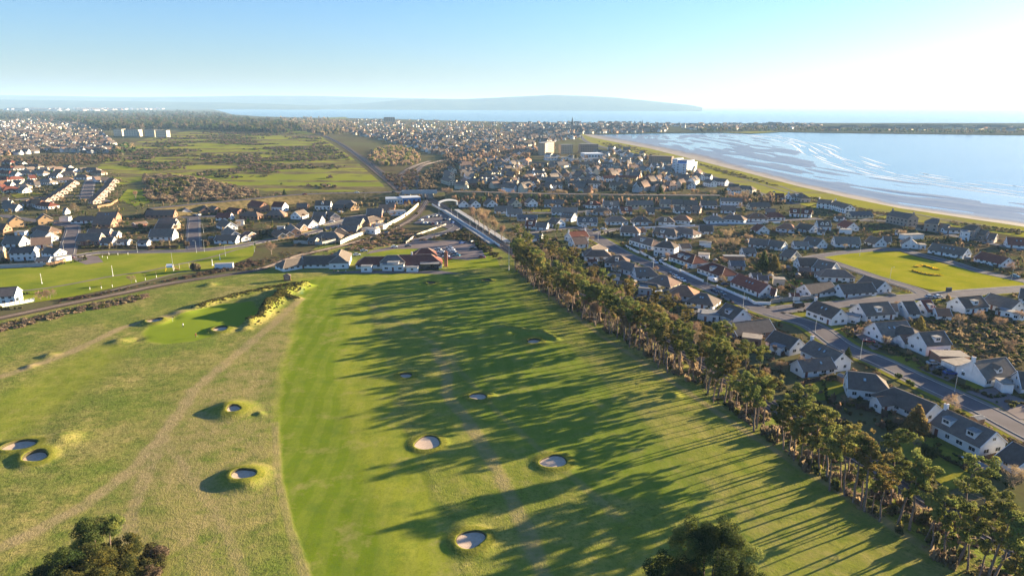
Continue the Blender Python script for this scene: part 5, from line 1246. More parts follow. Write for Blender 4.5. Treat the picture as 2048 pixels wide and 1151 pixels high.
PINES = [pine_proto(100 + q, 16, ('pine', 'pine', 'pine_brown')[q % 3], (1.0, 1.3, .8, 1.15)[q % 4], (.56, .5, .64, .58)[q % 4], (.80, .9, .66, .76)[q % 4]) for q in range(9)]
BARE = [bare_proto(200 + q, 8, .5 + .12 * (q % 2), 'twig', .3) for q in range(4)] + [bare_proto(220 + q, 8, .24, 'twig', .7, 5, tw=1.5) for q in range(2)]
LOWB = [bare_proto(240 + q, 8, .75, 'twig', .1, 7, tw=1.4) for q in range(2)]
BUSH = {m: [bush_proto(300 + q + 17 * i_, m) for q in range(3)] for i_, m in enumerate(('gorse', 'hedge', 'evergreen', 'scrub', 'heather'))}
CONE = [cone_proto(400), cone_proto(401, 'pine_brown')]
STEM = (lambda mb: (mb.tube((0, 0, 0), (0, 0, .35), .03, .02, 5), mb.mesh('trunk', MT['bark']))[1])(MB())
def put_tree(name, pm, x, y, z, s, rz, label, cat, group, sx=1.0):
    r = empty(name, (x, y, z), rz); r.scale = (s * sx, s * sx, s); tag(r, label, cat, group)
    if pm[0] is not None: link(bpy.data.objects.new('trunk', pm[0]), r)
    link(bpy.data.objects.new('crown', pm[1]), r); return r
def put_bush(name, me, x, y, z, w, h, rz, label, cat, group, d=None):
    o = bpy.data.objects.new(name, me); o.location = (x, y, z); o.rotation_euler = (0, 0, rz); o.scale = (w, d or w, h); link(o); return tag(o, label, cat, group)
rp = random.Random(77)
# the pine belt between the course and the main line: stems in ragged rows, bottom right to top
EDGE = smooth_line([P(*q) for q in [(2080, 1290), (1900, 1151), (1770, 1062), (1660, 985), (1540, 892), (1420, 800), (1320, 738), (1230, 680), (1150, 632), (1085, 590), (1040, 553), (1024, 530)]], 1.0)
sarr = np.r_[0, np.cumsum([(b - a).length for a, b in zip(EDGE[:-1], EDGE[1:])])]; total = sarr[-1]
rdir = Vector((-_rd.y, _rd.x))
def edge_at(s):
    i_ = min(len(EDGE) - 2, int(np.searchsorted(sarr, s) - 1)); i_ = max(0, i_); f = (s - sarr[i_]) / max(1e-6, sarr[i_ + 1] - sarr[i_]); p = EDGE[i_].lerp(EDGE[i_ + 1], f); d = (EDGE[i_ + 1] - EDGE[i_]).normalized(); return p, Vector((d.y, -d.x))
def rail_gap(p):
    a = Vector(RAIL_R[0][:2]); d = Vector(_rd[:2]).normalized(); q = Vector(p[:2]) - a; return q.x * d.y - q.y * d.x     # positive: rail is to the right by ...
SECT = ['of the belt from its bottom right end', 'of the belt up from the dormered house', 'of the belt up from the L shaped house', 'of the belt up from the grass ring', 'of the belt up from the brick bungalow', 'of the belt up from the orange roofs', 'of the belt up towards the flagpole']
cnt = {}
def nth(k):
    cnt[k] = cnt.get(k, 0) + 1; return ORD[min(58, cnt[k] - 1)]
s = 2.0; npine = 0
while s < total - 2:
    p, nr = edge_at(s); frac = s / total
    gap = 14. ; 
    # room up to the railway
    a = Vector(RAIL_R[0][:2]); d = Vector(_rd[:2]).normalized(); q = a - p; room = abs(q.x * d.y - q.y * d.x) - 4.5
    nrow = 1 if rp.random() < .62 else 2
    if frac > .5: nrow = 2 if rp.random() < .6 else 1
    for r_ in range(nrow):
        off = rp.uniform(.4, max(2.0, min(room, 15)))
        if r_ == 0: off = rp.uniform(0, min(room, 5))
        pp = p + nr * off + Vector((rp.uniform(-1, 1), rp.uniform(-1, 1)))
        sc_ = rp.uniform(.62, 1.16) * (1.0 if frac < .75 else .95); k = min(6, int(frac * 7)); 
        pm = PINES[rp.randrange(9)] if not (frac > .45 and rp.random() < .22) else BARE[4 + rp.randrange(2)]
        bare_ = pm in BARE; sz = 'tall' if sc_ > 1.0 else 'short' if sc_ < .78 else 'middling'
        if bare_: put_tree('bare_tree', pm, pp.x, pp.y, 0, sc_ * 1.5, rp.uniform(0, 6.28), f'{nth(k + 10)} slender leafless tree ' + SECT[k], 'tree', 'bare trees in the pine belt')
        else:
            put_tree('pine_tree', pm, pp.x, pp.y, 0, sc_, rp.uniform(0, 6.28), f'{sz} ragged pine, {nth(k)} ' + SECT[k], 'pine tree', 'pines of the belt beside the railway', rp.uniform(.9, 1.12)); npine += 1
    s += rp.uniform(1.8, 3.6) if frac < .5 else rp.uniform(1.6, 2.8)
print('pines', npine, 'belt', round(total))
# undergrowth at the foot of the belt: brambles, low gorse, fallen stems
def merge_copies(name, items, mats, label, kind='stuff'):
    "items: (mesh, x, y, z, sx, sy, sz, rz); one joined mesh"
    cache = {}; VV = []; FF = []; MI = []; base = 0; matl = []
    for (me, x, y, z, sx, sy, sz, rz) in items:
        if me.name not in cache:
            v = np.empty(len(me.vertices) * 3, np.float32); me.vertices.foreach_get('co', v); n = len(me.polygons); f = np.empty(len(me.loops), np.int32); me.loops.foreach_get('vertex_index', f)
            cache[me.name] = (v.reshape(-1, 3), f.reshape(n, -1), me.materials[0])
        v, f, mt = cache[me.name]
        if mt.name not in [m.name for m in matl]: matl.append(mt)
        c, s_ = math.cos(rz), math.sin(rz); q = v * np.array([sx, sy, sz]); w = np.empty_like(q); w[:, 0] = q[:, 0] * c - q[:, 1] * s_ + x; w[:, 1] = q[:, 0] * s_ + q[:, 1] * c + y; w[:, 2] = q[:, 2] + z
        VV.append(w); FF.append(f + base); MI.append(np.full(len(f), [m.name for m in matl].index(mt.name))); base += len(v)
    o = bpy.data.objects.new(name, np_mesh(name, np.concatenate(VV), np.concatenate(FF), matl, mi=np.concatenate(MI))); link(o); return tag(o, label, kind=kind)
LITE = {m: bush_proto(500 + i_, m, 120, .8, .26, 4) for i_, m in enumerate(('gorse', 'hedge', 'evergreen', 'scrub', 'heather', 'twig', 'marram'))}
MICRO = {m: bush_proto(540 + i_, m, 32, .9, .42, 3) for i_, m in enumerate(('hedge', 'evergreen', 'scrub', 'heather', 'twig', 'gorse', 'marram'))}
items = []
for q in range(1150):
    s = rp.uniform(0, total - 3); p, nr = edge_at(s); off = rp.uniform(1.0, 14); pp = p + nr * off; a = Vector(RAIL_R[0][:2]); d = Vector(_rd[:2]).normalized(); w = a - pp
    if abs(w.x * d.y - w.y * d.x) < 4.6: continue
    r = rp.uniform(.5, 1.7); items.append((LITE[rp.choice(('scrub', 'twig', 'hedge', 'gorse', 'twig', 'heather'))], pp.x, pp.y, -.05, r, r, r * (rp.uniform(.5, 1.0) if rp.random() < .5 else rp.uniform(1.3, 3.0)), rp.uniform(0, 6)))
merge_copies('undergrowth', items, None, 'brambles and low scrub at the foot of the pine belt')
# pines and bare trees on the housing side of the railway
RB_ = [RAIL_R[0] + (RAIL_R[2] - RAIL_R[0]) * q for q in (0.44, .93)]; rl_ = (RB_[1] - RB_[0]).length; s = 0.
while s < rl_:
    f = s / rl_; p = RB_[0] + _rd * s; off = rp.uniform(5.5, 10.5); pp = Vector((p.x, p.y)) + Vector((_rd.y, -_rd.x)) * off; k = 7 + int(f * 4.99)
    wh = ['up from the brick bungalow', 'up from the dormered chalet', 'up from the orange hipped roofs', 'up from the green roofed bungalow', 'up towards the station'][k - 7]
    if rp.random() < .5: put_tree('pine_tree', PINES[rp.randrange(9)], pp.x, pp.y, 0, rp.uniform(.6, .92), rp.uniform(0, 6.28), f'{nth(k)} ragged pine beyond the railway, {wh}', 'pine tree', 'pines on the housing side of the railway')
    else: put_tree('bare_tree', (BARE + LOWB)[rp.randrange(8)], pp.x, pp.y, 0, rp.uniform(.7, 1.35), rp.uniform(0, 6.28), f'{nth(k + 10)} leafless tree beyond the railway, {wh}', 'tree', 'bare trees on the housing side of the railway')
    s += rp.uniform(2.8, 6.0)
# fence side hedge and orange gorse on the housing side of the railway
HB = smooth_line([P(*q) for q in [(1085, 505), (1140, 532), (1200, 560), (1262, 592), (1330, 630), (1400, 672), (1440, 700), (1500, 738), (1600, 800), (1700, 865), (1800, 935), (1900, 1000), (2000, 1040), (2100, 1100)]], 2.4)
for i_, p in enumerate(HB):
    if rp.random() < .25: continue
    x, y = p.x + rp.uniform(-1.5, 1.5), p.y + rp.uniform(-1.5, 1.5); r = rp.uniform(1.3, 2.6); m = rp.choice(('hedge', 'hedge', 'gorse', 'scrub', 'hedge')); kk = int(i_ / len(HB) * 6)
    put_bush('boundary_shrub', BUSH[m][i_ % 3], x, y, -.1, r, r * rp.uniform(.8, 1.5), rp.uniform(0, 6), nth(20 + kk) + (' russet' if m == 'hedge' else ' olive' if m == 'gorse' else ' brown') + ' boundary shrub, going uphill, of those ' + ['behind the lowest white houses', 'behind the L shaped white house', 'behind the brick bungalow', 'behind the dormered chalet', 'behind the orange hipped roofs', 'behind the roofs nearest the station'][kk], 'shrub', 'boundary shrubs behind the pine belt')
# named single trees: px base, height, kind, label
def at_px(name, kind, px_, py_, h, label, cat='tree', group=None, wide=1.0, base=8.):
    p = P(px_, py_); z = gz(p.x, p.y) - .1 if p.y < 340 and p.x < 60 else 0
    if kind == 'bare': pm = BARE[rp.randrange(4)]; put_tree(name, pm, p.x, p.y, z, h / 8, rp.uniform(0, 6), label, cat, group, wide)
    elif kind == 'wide': pm = LOWB[rp.randrange(2)]; put_tree(name, pm, p.x, p.y, z, h / 8, rp.uniform(0, 6), label, cat, group, wide)
    elif kind == 'slim': pm = BARE[4 + rp.randrange(2)]; put_tree(name, pm, p.x, p.y, z, h / 8, rp.uniform(0, 6), label, cat, group, wide)
    elif kind == 'cone': put_tree(name, (STEM, CONE[0]), p.x, p.y, z, h, rp.uniform(0, 6), label, cat, group, wide)
    elif kind == 'rust': put_tree(name, (STEM, CONE[1]), p.x, p.y, z, h, rp.uniform(0, 6), label, cat, group, wide * 1.3)
    elif kind == 'pine': put_tree(name, PINES[rp.randrange(9)], p.x, p.y, z, h / 16, rp.uniform(0, 6), label, cat, group, wide)
    else: put_bush(name, BUSH[kind][rp.randrange(3)], p.x, p.y, z, h * .7 * wide, h, rp.uniform(0, 6), label, cat or 'shrub', group)
for a in [('bare_tree', 'wide', 263, 567, 5.6, 'small leafless tree standing alone beside the park path'), ('bare_tree', 'wide', 82, 601, 6.4, 'left of two round leafless trees above the railway'), ('bare_tree', 'wide', 101, 598, 6.6, 'right of two round leafless trees above the railway'),
          ('bare_tree', 'bare', 543, 509, 11, 'gnarled multi stemmed bare tree at the end of the estate road'), ('bare_tree', 'wide', 150, 425, 11, 'broad fuzzy bare tree in front of the reddish roof rows'), ('bare_tree', 'slim', 272, 400, 10.5, 'pale upright tree on the shaded grass by the woodland'),
          ('bare_tree', 'bare', 340, 417, 9, 'bare tree with pale stem behind the brick roofs'), ('bare_tree', 'bare', 893, 396, 14, 'golden bare tree beside the road bridge'), ('bare_tree', 'bare', 1720, 668, 4.2, 'small pale blossoming tree beside the rooflit bungalow'),
          ('bare_tree', 'wide', 1477, 702, 6.0, 'bare bushy tree in front of the brick bungalow'), ('bare_tree', 'wide', 2025, 975, 7.5, 'grey bare thicket tree at the right edge below the white houses'), ('bare_tree', 'wide', 1562, 745, 6.0, 'bare tree beside the conservatory of the white house'),
          ('bare_tree', 'wide', 1690, 810, 4.5, 'low bare tree on the lawn beside the half hipped house'), ('bare_tree', 'wide', 1828, 895, 5.0, 'low bare tree behind the rust coloured conifer'), ('bare_tree', 'bare', 1917, 655, 7.5, 'pinkish bare tree in the overgrown gardens below the red roof'),
          ('bare_tree', 'wide', 2000, 655, 6.5, 'wide bare tree in the overgrown gardens at the right'), ('bare_tree', 'wide', 1960, 640, 6, 'bare tree in the middle of the overgrown gardens'), ('bare_tree', 'wide', 2020, 700, 6, 'lowest bare tree of the overgrown gardens'), ('bare_tree', 'wide', 2035, 640, 6, 'bare tree at the right edge of the overgrown gardens'),
          ('bare_tree', 'bare', 1420, 492, 9, 'left tree of the big bare clump behind the white walls'), ('bare_tree', 'bare', 1445, 503, 12, 'tallest tree of the big bare clump behind the white walls'), ('bare_tree', 'bare', 1470, 500, 11, 'right tree of the big bare clump behind the white walls'), ('bare_tree', 'bare', 1455, 482, 11, 'rear tree of the big bare clump behind the white walls'), ('bare_tree', 'bare', 1495, 488, 9, 'bare tree between the big clump and the red gable'),
          ('conifer', 'rust', 1830, 862, 8.2, 'rust and green conifer beside the dark L shaped house'), ('conifer', 'cone', 1525, 540, 11, 'dark conifer, taller of the pair left of the green'), ('conifer', 'rust', 1548, 542, 9, 'brownish conifer, shorter of the pair left of the green'), ('conifer', 'rust', 1838, 662, 6.4, 'olive round conifer behind the grey gabled house'), ('conifer', 'cone', 1695, 715, 4.2, 'clipped dark conifer against the white gable of the L shaped house'),
          ('conifer', 'cone', 570, 402, 11, 'dark conifer beside the cross road above the estate'), ('conifer', 'cone', 1320, 392, 12, 'dark conifer in the tree line right of centre'), ('conifer', 'cone', 1450, 392, 9, 'conifer at the right end of the tree line'), ('conifer', 'cone', 1095, 408, 8, 'dark conifer left of the tree line middle'),
          ('yellow_tree', 'rust', 441, 430, 6, 'small golden tree on the lawn by the brick gable'), ('yellow_bush', 'gorse', 283, 455, 3.4, 'yellow green shrub between the brown roofs'),
          ('garden_bush', 'evergreen', 1858, 912, 3.6, 'round clipped bush behind the dormered white house'), ('garden_bush', 'evergreen', 1798, 757, 2.0, 'upper ball shaped bush on the roadside verge'), ('garden_bush', 'evergreen', 1818, 770, 2.0, 'lower ball shaped bush on the roadside verge'),
          ('broad_pine', 'pine', 1110, 485, 12, 'orange brown pine standing in front of the red roofed house'), ('broad_pine', 'pine', 1280, 432, 8, 'dark pine in the garden left of the middle row'), ('garden_bush', 'scrub', 372, 492, 3.4, 'brown bush left of the cul de sac mouth'), ('garden_bush', 'scrub', 412, 492, 4.0, 'arching brown bush right of the cul de sac mouth'), ('garden_bush', 'scrub', 300, 500, 3.2, 'brown bush at the corner of the brown roofed house'),
          ('garden_bush', 'scrub', 392, 540, 4.6, 'large brown thorn bush beside the swing frame')]:
    at_px(*a[:6], 'tree' if 'tree' in a[0] else 'pine tree' if 'pine' in a[0] else 'conifer' if a[0] == 'conifer' else 'bush')
# pale bare trees along the platform and the town side
for i_, (x, y, h) in enumerate([(950, 447, 15), (958, 455, 17), (968, 462, 16), (978, 470, 16), (990, 473, 14), (1003, 482, 13), (1022, 488, 12), (1040, 487, 11), (945, 438, 12), (1035, 475, 10), (1058, 500, 9), (972, 448, 13), (962, 440, 13), (986, 458, 12)]):
    at_px('bare_tree', 'slim' if i_ % 3 else 'bare', x, y, h, f'{nth(50 + (i_ % 3 > 0))} ' + ('pale upright' if i_ % 3 else 'spreading') + ' bare tree in the row beside the station platform', 'tree', 'bare trees beside the platform')
# tree line in front of the terraces, on and below the road embankment
for i_ in range(96):
    f = i_ / 95; x = 905 + f * 640; y = 396 + 6 * math.sin(i_ * 1.3) + (f * 4); k = rp.choice(('bare', 'bare', 'hedge', 'evergreen', 'scrub', 'slim', 'wide')); h = rp.uniform(6, 11); b = k in ('bare', 'slim', 'wide')
    at_px('bare_tree' if b else 'roadside_shrub', k, x + rp.uniform(-4, 4), y, h if b else h * .6, nth(30 + min(5, int(f * 6)) + (6 if b else 0)) + (' bare brown tree' if b else ' dark shrub') + ' from the left in the tree line below the ' + ['first pale terrace', 'second terrace', 'third terrace', 'fourth terrace', 'tan terrace', 'pinkish block'][min(5, int(f * 6))], 'tree' if b else 'shrub', 'trees and shrubs of the tree line')
# garden trees and shrubs round the houses
def near_house(x, y, marg=1.0):
    for (r, ref, c, L, W, rz) in HOUSES:
        dx, dy = x - c.x, y - c.y
        if dx * dx + dy * dy > 900: continue
        u = dx * math.cos(rz) + dy * math.sin(rz); v = -dx * math.sin(rz) + dy * math.cos(rz)
        if abs(u) < L / 2 + W * .45 + marg and abs(v) < W / 2 + marg: return True
    return False
def near_road(x, y, m=1.0):
    for L, w in zip(LINES, RW):
        for a in L[::2]:
            if abs(a.x - x) < w / 2 + m + 2.2 and abs(a.y - y) < w / 2 + m + 2.2: return True
    return False
nsh = 0; nbt = 0
SUFF = ['before', 'behind', 'left of', 'right of']
for hi, (r, ref, c, L, W, rz) in enumerate(HOUSES):
    dist = math.hypot(c.x, c.y)
    if dist > 760: continue
    for q in range(rp.choice((2, 3, 3, 4)) if dist < 420 else rp.choice((1, 2, 3))):
        a = rp.uniform(0, 6.28); d = rp.uniform(.5, 1.0) * 6 + W * .7; x = c.x + math.cos(a) * (d + L * .3 * abs(math.cos(a - rz))); y = c.y + math.sin(a) * (d + L * .3 * abs(math.cos(a - rz)))
        if near_house(x, y) or near_road(x, y): continue
        side = 0 if abs(math.sin(a)) > .7 and math.sin(a) < 0 else 1 if abs(math.sin(a)) > .7 else 2 if math.cos(a) < 0 else 3
        words_ = ref if len(ref.split()) <= 10 else ' '.join(ref.split()[:3])
        if rp.random() < .42 and nbt < 230:
            h = rp.uniform(3.2, 7.0); nbt += 1; put_tree('garden_tree', (BARE + LOWB)[rp.randrange(8)], x, y, 0, h / 8, rp.uniform(0, 6), f'bare garden tree {SUFF[side]} the {words_}', 'tree', 'bare garden trees'); 
        elif nsh < 290:
            m = rp.choice(('hedge', 'evergreen', 'scrub', 'gorse', 'hedge')); w = rp.uniform(.8, 1.9); nsh += 1; put_bush('garden_shrub', BUSH[m][q % 3], x, y, -.05, w, w * rp.uniform(.7, 1.4), rp.uniform(0, 6), {'hedge': 'russet', 'evergreen': 'dark green', 'scrub': 'brown', 'gorse': 'olive'}[m] + f' shrub {SUFF[side]} the {words_}', 'shrub', 'garden shrubs')
print('garden trees', nbt, nsh)
# dense small hedges and bed planting between houses (too many to count)
items = []
for hi, (r, ref, c, L, W, rz) in enumerate(HOUSES):
    dist = math.hypot(c.x, c.y)
    if dist > 1000: continue
    ex, ey = math.cos(rz), math.sin(rz); hx, hy = L / 2 + 5.5, W / 2 + rp.uniform(6, 9)
    for side in range(4):
        if rp.random() < .22: continue
        n = int(max(hx, hy) * 2 / 1.1); m = rp.choice(('hedge', 'scrub', 'evergreen', 'gorse', 'hedge', 'heather'))
        for q in range(n):
            if rp.random() < .22: continue
            f = q / n * 2 - 1; u, v = ((f * hx, hy) if side == 0 else (f * hx, -hy) if side == 1 else (hx, f * hy) if side == 2 else (-hx, f * hy))
            x = c.x + u * ex - v * ey + rp.uniform(-.3, .3); y = c.y + u * ey + v * ex + rp.uniform(-.3, .3)
            if near_house(x, y, .3) or near_road(x, y, .3): continue
            s_ = rp.uniform(.6, 1.0); items.append((LITE[m] if dist < 330 else MICRO[m], x, y, -.05, s_, s_, s_ * rp.uniform(.9, 1.5), rp.uniform(0, 6)))
merge_copies('garden_hedges', items, None, 'low hedges and planting beds between the gardens')
print('hedge bits', len(items))
# scrub masses
def scrub_area(name, pts, n, kinds, smin, smax, label, h=1.0, lite=LITE, clump=0, z=0):
    poly = np.array([[*P(x, y)[:2]] for x, y in pts]); lo, hi = poly.min(0), poly.max(0); items = []; tries = 0
    while len(items) < n and tries < n * 30:
        tries += 1; x = rp.uniform(lo[0], hi[0]); y = rp.uniform(lo[1], hi[1])
        if not inside(np.array([x]), np.array([y]), poly)[0]: continue
        if clump:
            v = vnoise(np.array([x]), np.array([y]), clump, 61)[0] * .6 + vnoise(np.array([x]), np.array([y * 2.2]), clump * .4, 62)[0] * .4
            if v < .55: continue
        if near_road(x, y, .4): continue
        s_ = rp.uniform(smin, smax); items.append((lite[rp.choice(kinds)], x, y, z - .05, s_, s_, s_ * h * rp.uniform(.6, 1.1), rp.uniform(0, 6)))
    return merge_copies(name, items, None, label)
scrub_area('gorse_scrub', [(235, 330), (300, 280), (420, 262), (560, 262), (640, 276), (700, 318), (760, 372), (640, 378), (430, 355), (300, 340)], 4200, ('gorse', 'hedge', 'scrub', 'evergreen', 'heather'), 2.2, 5.2, 'dark gorse clumps scattered over the far links', .75, MICRO, 70)
scrub_area('railside_scrub', [(690, 495), (740, 475), (800, 456), (850, 470), (885, 478), (800, 486), (740, 500), (700, 503)], 330, ('scrub', 'gorse', 'heather', 'scrub', 'twig'), .8, 2.2, 'brown scrub on the waste ground behind the clubhouse', .7)
scrub_area('railside_scrub', [(880, 476), (905, 460), (930, 458), (985, 500), (1005, 522), (985, 515), (940, 484)], 160, ('gorse', 'scrub', 'hedge'), 1.0, 2.4, 'gorse and scrub along the platform fence', .8)
scrub_area('railside_scrub', [(-40, 660), (0, 650), (100, 628), (230, 600), (300, 588), (290, 600), (200, 618), (100, 640), (0, 665), (-60, 680)], 330, ('scrub', 'scrub', 'heather', 'twig', 'gorse'), .8, 2.0, 'brown bank of scrub below the branch line', .8)
scrub_area('railside_scrub', [(110, 600), (240, 580), (360, 555), (500, 520), (530, 528), (400, 552), (300, 568), (200, 590), (120, 605)], 260, ('scrub', 'scrub', 'twig', 'heather'), .6, 1.6, 'dry scrub above the branch line', .7)
scrub_area('dry_bank', [(440, 545), (560, 505), (640, 500), (690, 500), (680, 512), (560, 530), (500, 545)], 200, ('scrub', 'marram', 'twig', 'scrub'), .6, 1.5, 'straw coloured bank between park and clubhouse', .5)
scrub_area('woodland', [(285, 352), (340, 350), (420, 360), (520, 385), (510, 398), (440, 402), (330, 405), (285, 398)], 620, ('heather', 'heather', 'scrub', 'twig'), 1.8, 3.6, 'russet leafless scrub woodland behind the estate', 1.3)
scrub_area('woodland', [(300, 362), (372, 358), (385, 378), (340, 392), (300, 388)], 60, ('evergreen', 'gorse'), 2.6, 4.6, 'dark evergreen clump within the russet scrub', 1.5)
scrub_area('roadside_scrub', [(600, 392), (700, 388), (830, 387), (836, 396), (790, 404), (640, 402)], 330, ('scrub', 'gorse', 'heather', 'hedge'), 1.0, 2.4, 'scrub covering the embankment below the cross road', .8, z=1.5)
scrub_area('roadside_scrub', [(430, 402), (560, 390), (600, 392), (590, 402), (500, 410), (440, 414)], 170, ('hedge', 'evergreen', 'scrub'), 1.2, 2.6, 'dark scrub along the cross road above the estate', .9, z=1.2)
scrub_area('railside_scrub', [(836, 384), (842, 360), (855, 340), (880, 328), (905, 322), (912, 340), (872, 360), (872, 380)], 280, ('twig', 'scrub', 'twig', 'heather'), 1.6, 3.6, 'pale leafless trees beside the curving tracks', 1.6)
scrub_area('railside_scrub', [(760, 345), (800, 350), (830, 335), (840, 350), (822, 384), (800, 384), (780, 365)], 200, ('twig', 'scrub', 'heather', 'gorse'), 1.5, 3.0, 'brown scrub between the diverging tracks', 1.0)
scrub_area('willow_wood', [(735, 322), (745, 302), (790, 292), (820, 300), (848, 318), (830, 330), (780, 334)], 260, ('twig', 'twig', 'marram'), 3.2, 5.5, 'pale greenish willow wood beyond the tracks', 1.5)
scrub_area('woodland', [(0, 318), (100, 312), (230, 308), (250, 322), (180, 330), (60, 334), (0, 330)], 420, ('scrub', 'heather', 'twig', 'hedge'), 2.0, 4.0, 'brown scrub belt above the left estate', 1.2, MICRO)
scrub_area('dune_scrub', [(1195, 282), (1280, 296), (1320, 310), (1290, 308), (1210, 292)], 130, ('scrub', 'hedge', 'heather'), 2.5, 5.0, 'dark dune scrub beside the beach', .4, MICRO)
scrub_area('dune_scrub', [(1610, 391), (1640, 398), (1760, 424), (1830, 436), (1760, 430), (1650, 408)], 200, ('scrub', 'hedge', 'heather'), 1.2, 2.8, 'dark scrub along the top of the beach', .5, MICRO)
scrub_area('dune_scrub', [(1380, 322), (1480, 348), (1560, 372), (1540, 370), (1440, 345)], 200, ('scrub', 'hedge', 'marram'), 1.5, 3.5, 'brown marram and scrub on the dunes', .35, MICRO)
scrub_area('dune_scrub', [(1900, 442), (2048, 462), (2048, 470), (1910, 450)], 110, ('scrub', 'hedge'), 1.2, 2.6, 'dark scrub on the dune edge at the right', .5, MICRO)
scrub_area('wild_garden', [(1840, 650), (1900, 610), (2048, 630), (2048, 720), (1985, 730), (1900, 690)], 800, ('gorse', 'gorse', 'twig', 'twig', 'scrub', 'hedge', 'evergreen'), .5, 1.5, 'overgrown allotment gardens', .8)
scrub_area('garden_scrub', [(1400, 470), (1510, 462), (1560, 480), (1590, 540), (1500, 555), (1400, 520)], 260, ('scrub', 'twig', 'hedge', 'gorse'), .7, 2.2, 'brown undergrowth of the big gardens behind the white walls', 1.0)
scrub_area('garden_scrub', [(1080, 470), (1160, 500), (1180, 530), (1120, 520), (1060, 500)], 130, ('scrub', 'twig', 'hedge', 'evergreen'), .8, 2.4, 'garden thicket at the top of the pine belt', 1.1)
def veg_fill(name, pts, n, kinds, smin, smax, label, h=1.0, tall=.12):
    poly = [tuple(q) for q in pts]; pxs = [q[0] for q in pts]; pys = [q[1] for q in pts]; items = []; tr = 0; W_ = np.array([[*P(x, y)[:2]] for x, y in pts]); lo, hi = W_.min(0), W_.max(0)
    while len(items) < n and tr < n * 25:
        tr += 1; x = rp.uniform(lo[0], hi[0]); y = rp.uniform(lo[1], hi[1])
        if not inside(np.array([x]), np.array([y]), W_)[0] or near_house(x, y, .6) or near_road(x, y, .8): continue
        d = math.hypot(x, y); s_ = rp.uniform(smin, smax); items.append(((LITE if d < 400 else MICRO)[rp.choice(kinds)], x, y, -.05, s_, s_, s_ * h * (rp.uniform(.7, 1.3) if rp.random() > tall else rp.uniform(1.8, 3.)), rp.uniform(0, 6)))
    merge_copies(name, items, None, label)
KV = ('hedge', 'scrub', 'twig', 'gorse', 'gorse', 'evergreen', 'twig')
veg_fill('garden_planting', [(1050, 470), (1050, 398), (1500, 398), (1640, 420), (1700, 440), (1640, 505), (1640, 520), (1735, 560), (1560, 600), (1470, 590), (1200, 480)], 1000, KV, .6, 1.5, 'mixed shrubs filling the gardens between the upper bungalows')
veg_fill('garden_planting', [(1090, 500), (1200, 490), (1480, 610), (1640, 690), (2048, 890), (2048, 960), (1700, 850), (1400, 665)], 420, KV, .5, 1.4, 'mixed shrubs in the back gardens beside the pine belt')
veg_fill('garden_planting', [(1560, 625), (1850, 590), (2048, 590), (2048, 830), (1800, 720), (1640, 650)], 420, KV, .5, 1.3, 'mixed shrubs in the gardens below the green')
veg_fill('garden_planting', [(1640, 500), (1700, 440), (1850, 470), (2048, 500), (2048, 560), (1830, 500)], 420, KV, .6, 1.6, 'mixed shrubs in the gardens above the green')
veg_fill('garden_planting', [(0, 535), (0, 330), (240, 345), (250, 400), (440, 405), (860, 392), (830, 420), (700, 475), (560, 490), (400, 497), (180, 505)], 1300, KV, .7, 1.6, 'mixed shrubs filling the gardens of the left estate', 1.0, .2)
veg_fill('roadside_planting', [(905, 398), (1100, 400), (1300, 401), (1470, 400), (1560, 398), (1550, 410), (1300, 413), (1100, 412), (910, 408)], 900, ('twig', 'scrub', 'hedge', 'evergreen', 'twig', 'heather'), 1.1, 2.4, 'tangled growth of the tree line below the terraces', 1.1, .35)
# dune grass ridge beside the green and first fairway
items = []
for pl, H_, w in RIDGES[:3]:
    q, s_ = resample([Vector(p) for p in pl], 150)
    for p in q:
        for z in range(4):
            x = p[0] + rp.gauss(0, w * .55); y = p[1] + rp.gauss(0, w * .55); r = rp.uniform(.35, .8); items.append((LITE['marram'] if rp.random() < .6 else LITE['gorse'], x, y, gz(x, y) - .1, r, r, r * .8, rp.uniform(0, 6)))
merge_copies('dune_grass', items, None, 'tall pale grass on the sandy ridge beside the putting green')
# two big foreground clumps at the bottom edge
def clump(name, px_, py_, parts_, label, cat):
    K = {'evergreen_bush': 1.9, 'gorse_thicket': 2.15, 'bramble_thicket': 1.5}[name]; parts_ = [(a * K, b * K, c * K * (1.5 if name[0] == 'e' else 1.45), d * K, e) for a, b, c, d, e in parts_]
    p = P(px_, py_); z = gz(p.x, p.y); r = empty(name, (p.x, p.y, z)); tag(r, label, cat); rs = np.random.RandomState(int(px_))
    mb = MB()
    for (x, y, zz, R_, m) in parts_: mb.tube((x * .25, y * .25, -.2), (x * .8, y * .8, zz), .2, .08, 6)
    mb.build('trunk', MT['bark'], r)
    for m in sorted(set(q[4] for q in parts_)):
        cen = []; rr = []
        for (x, y, zz, R_, mm) in parts_:
            if mm != m: continue
            for k in range(16):
                d = rs.normal(size=3); d /= np.linalg.norm(d); cen.append(np.array([x, y, zz]) + d * R_ * .68 * np.array([1, 1, .8])); rr.append(R_ * (.26 + .2 * rs.rand()))
        v, f = leaf_tris(rs, cen, rr, 330, .13, .85, .5); v[:, 2] = np.maximum(v[:, 2], -.2); link(bpy.data.objects.new('crown', np_mesh('crown', v, f, MT[m])), r)
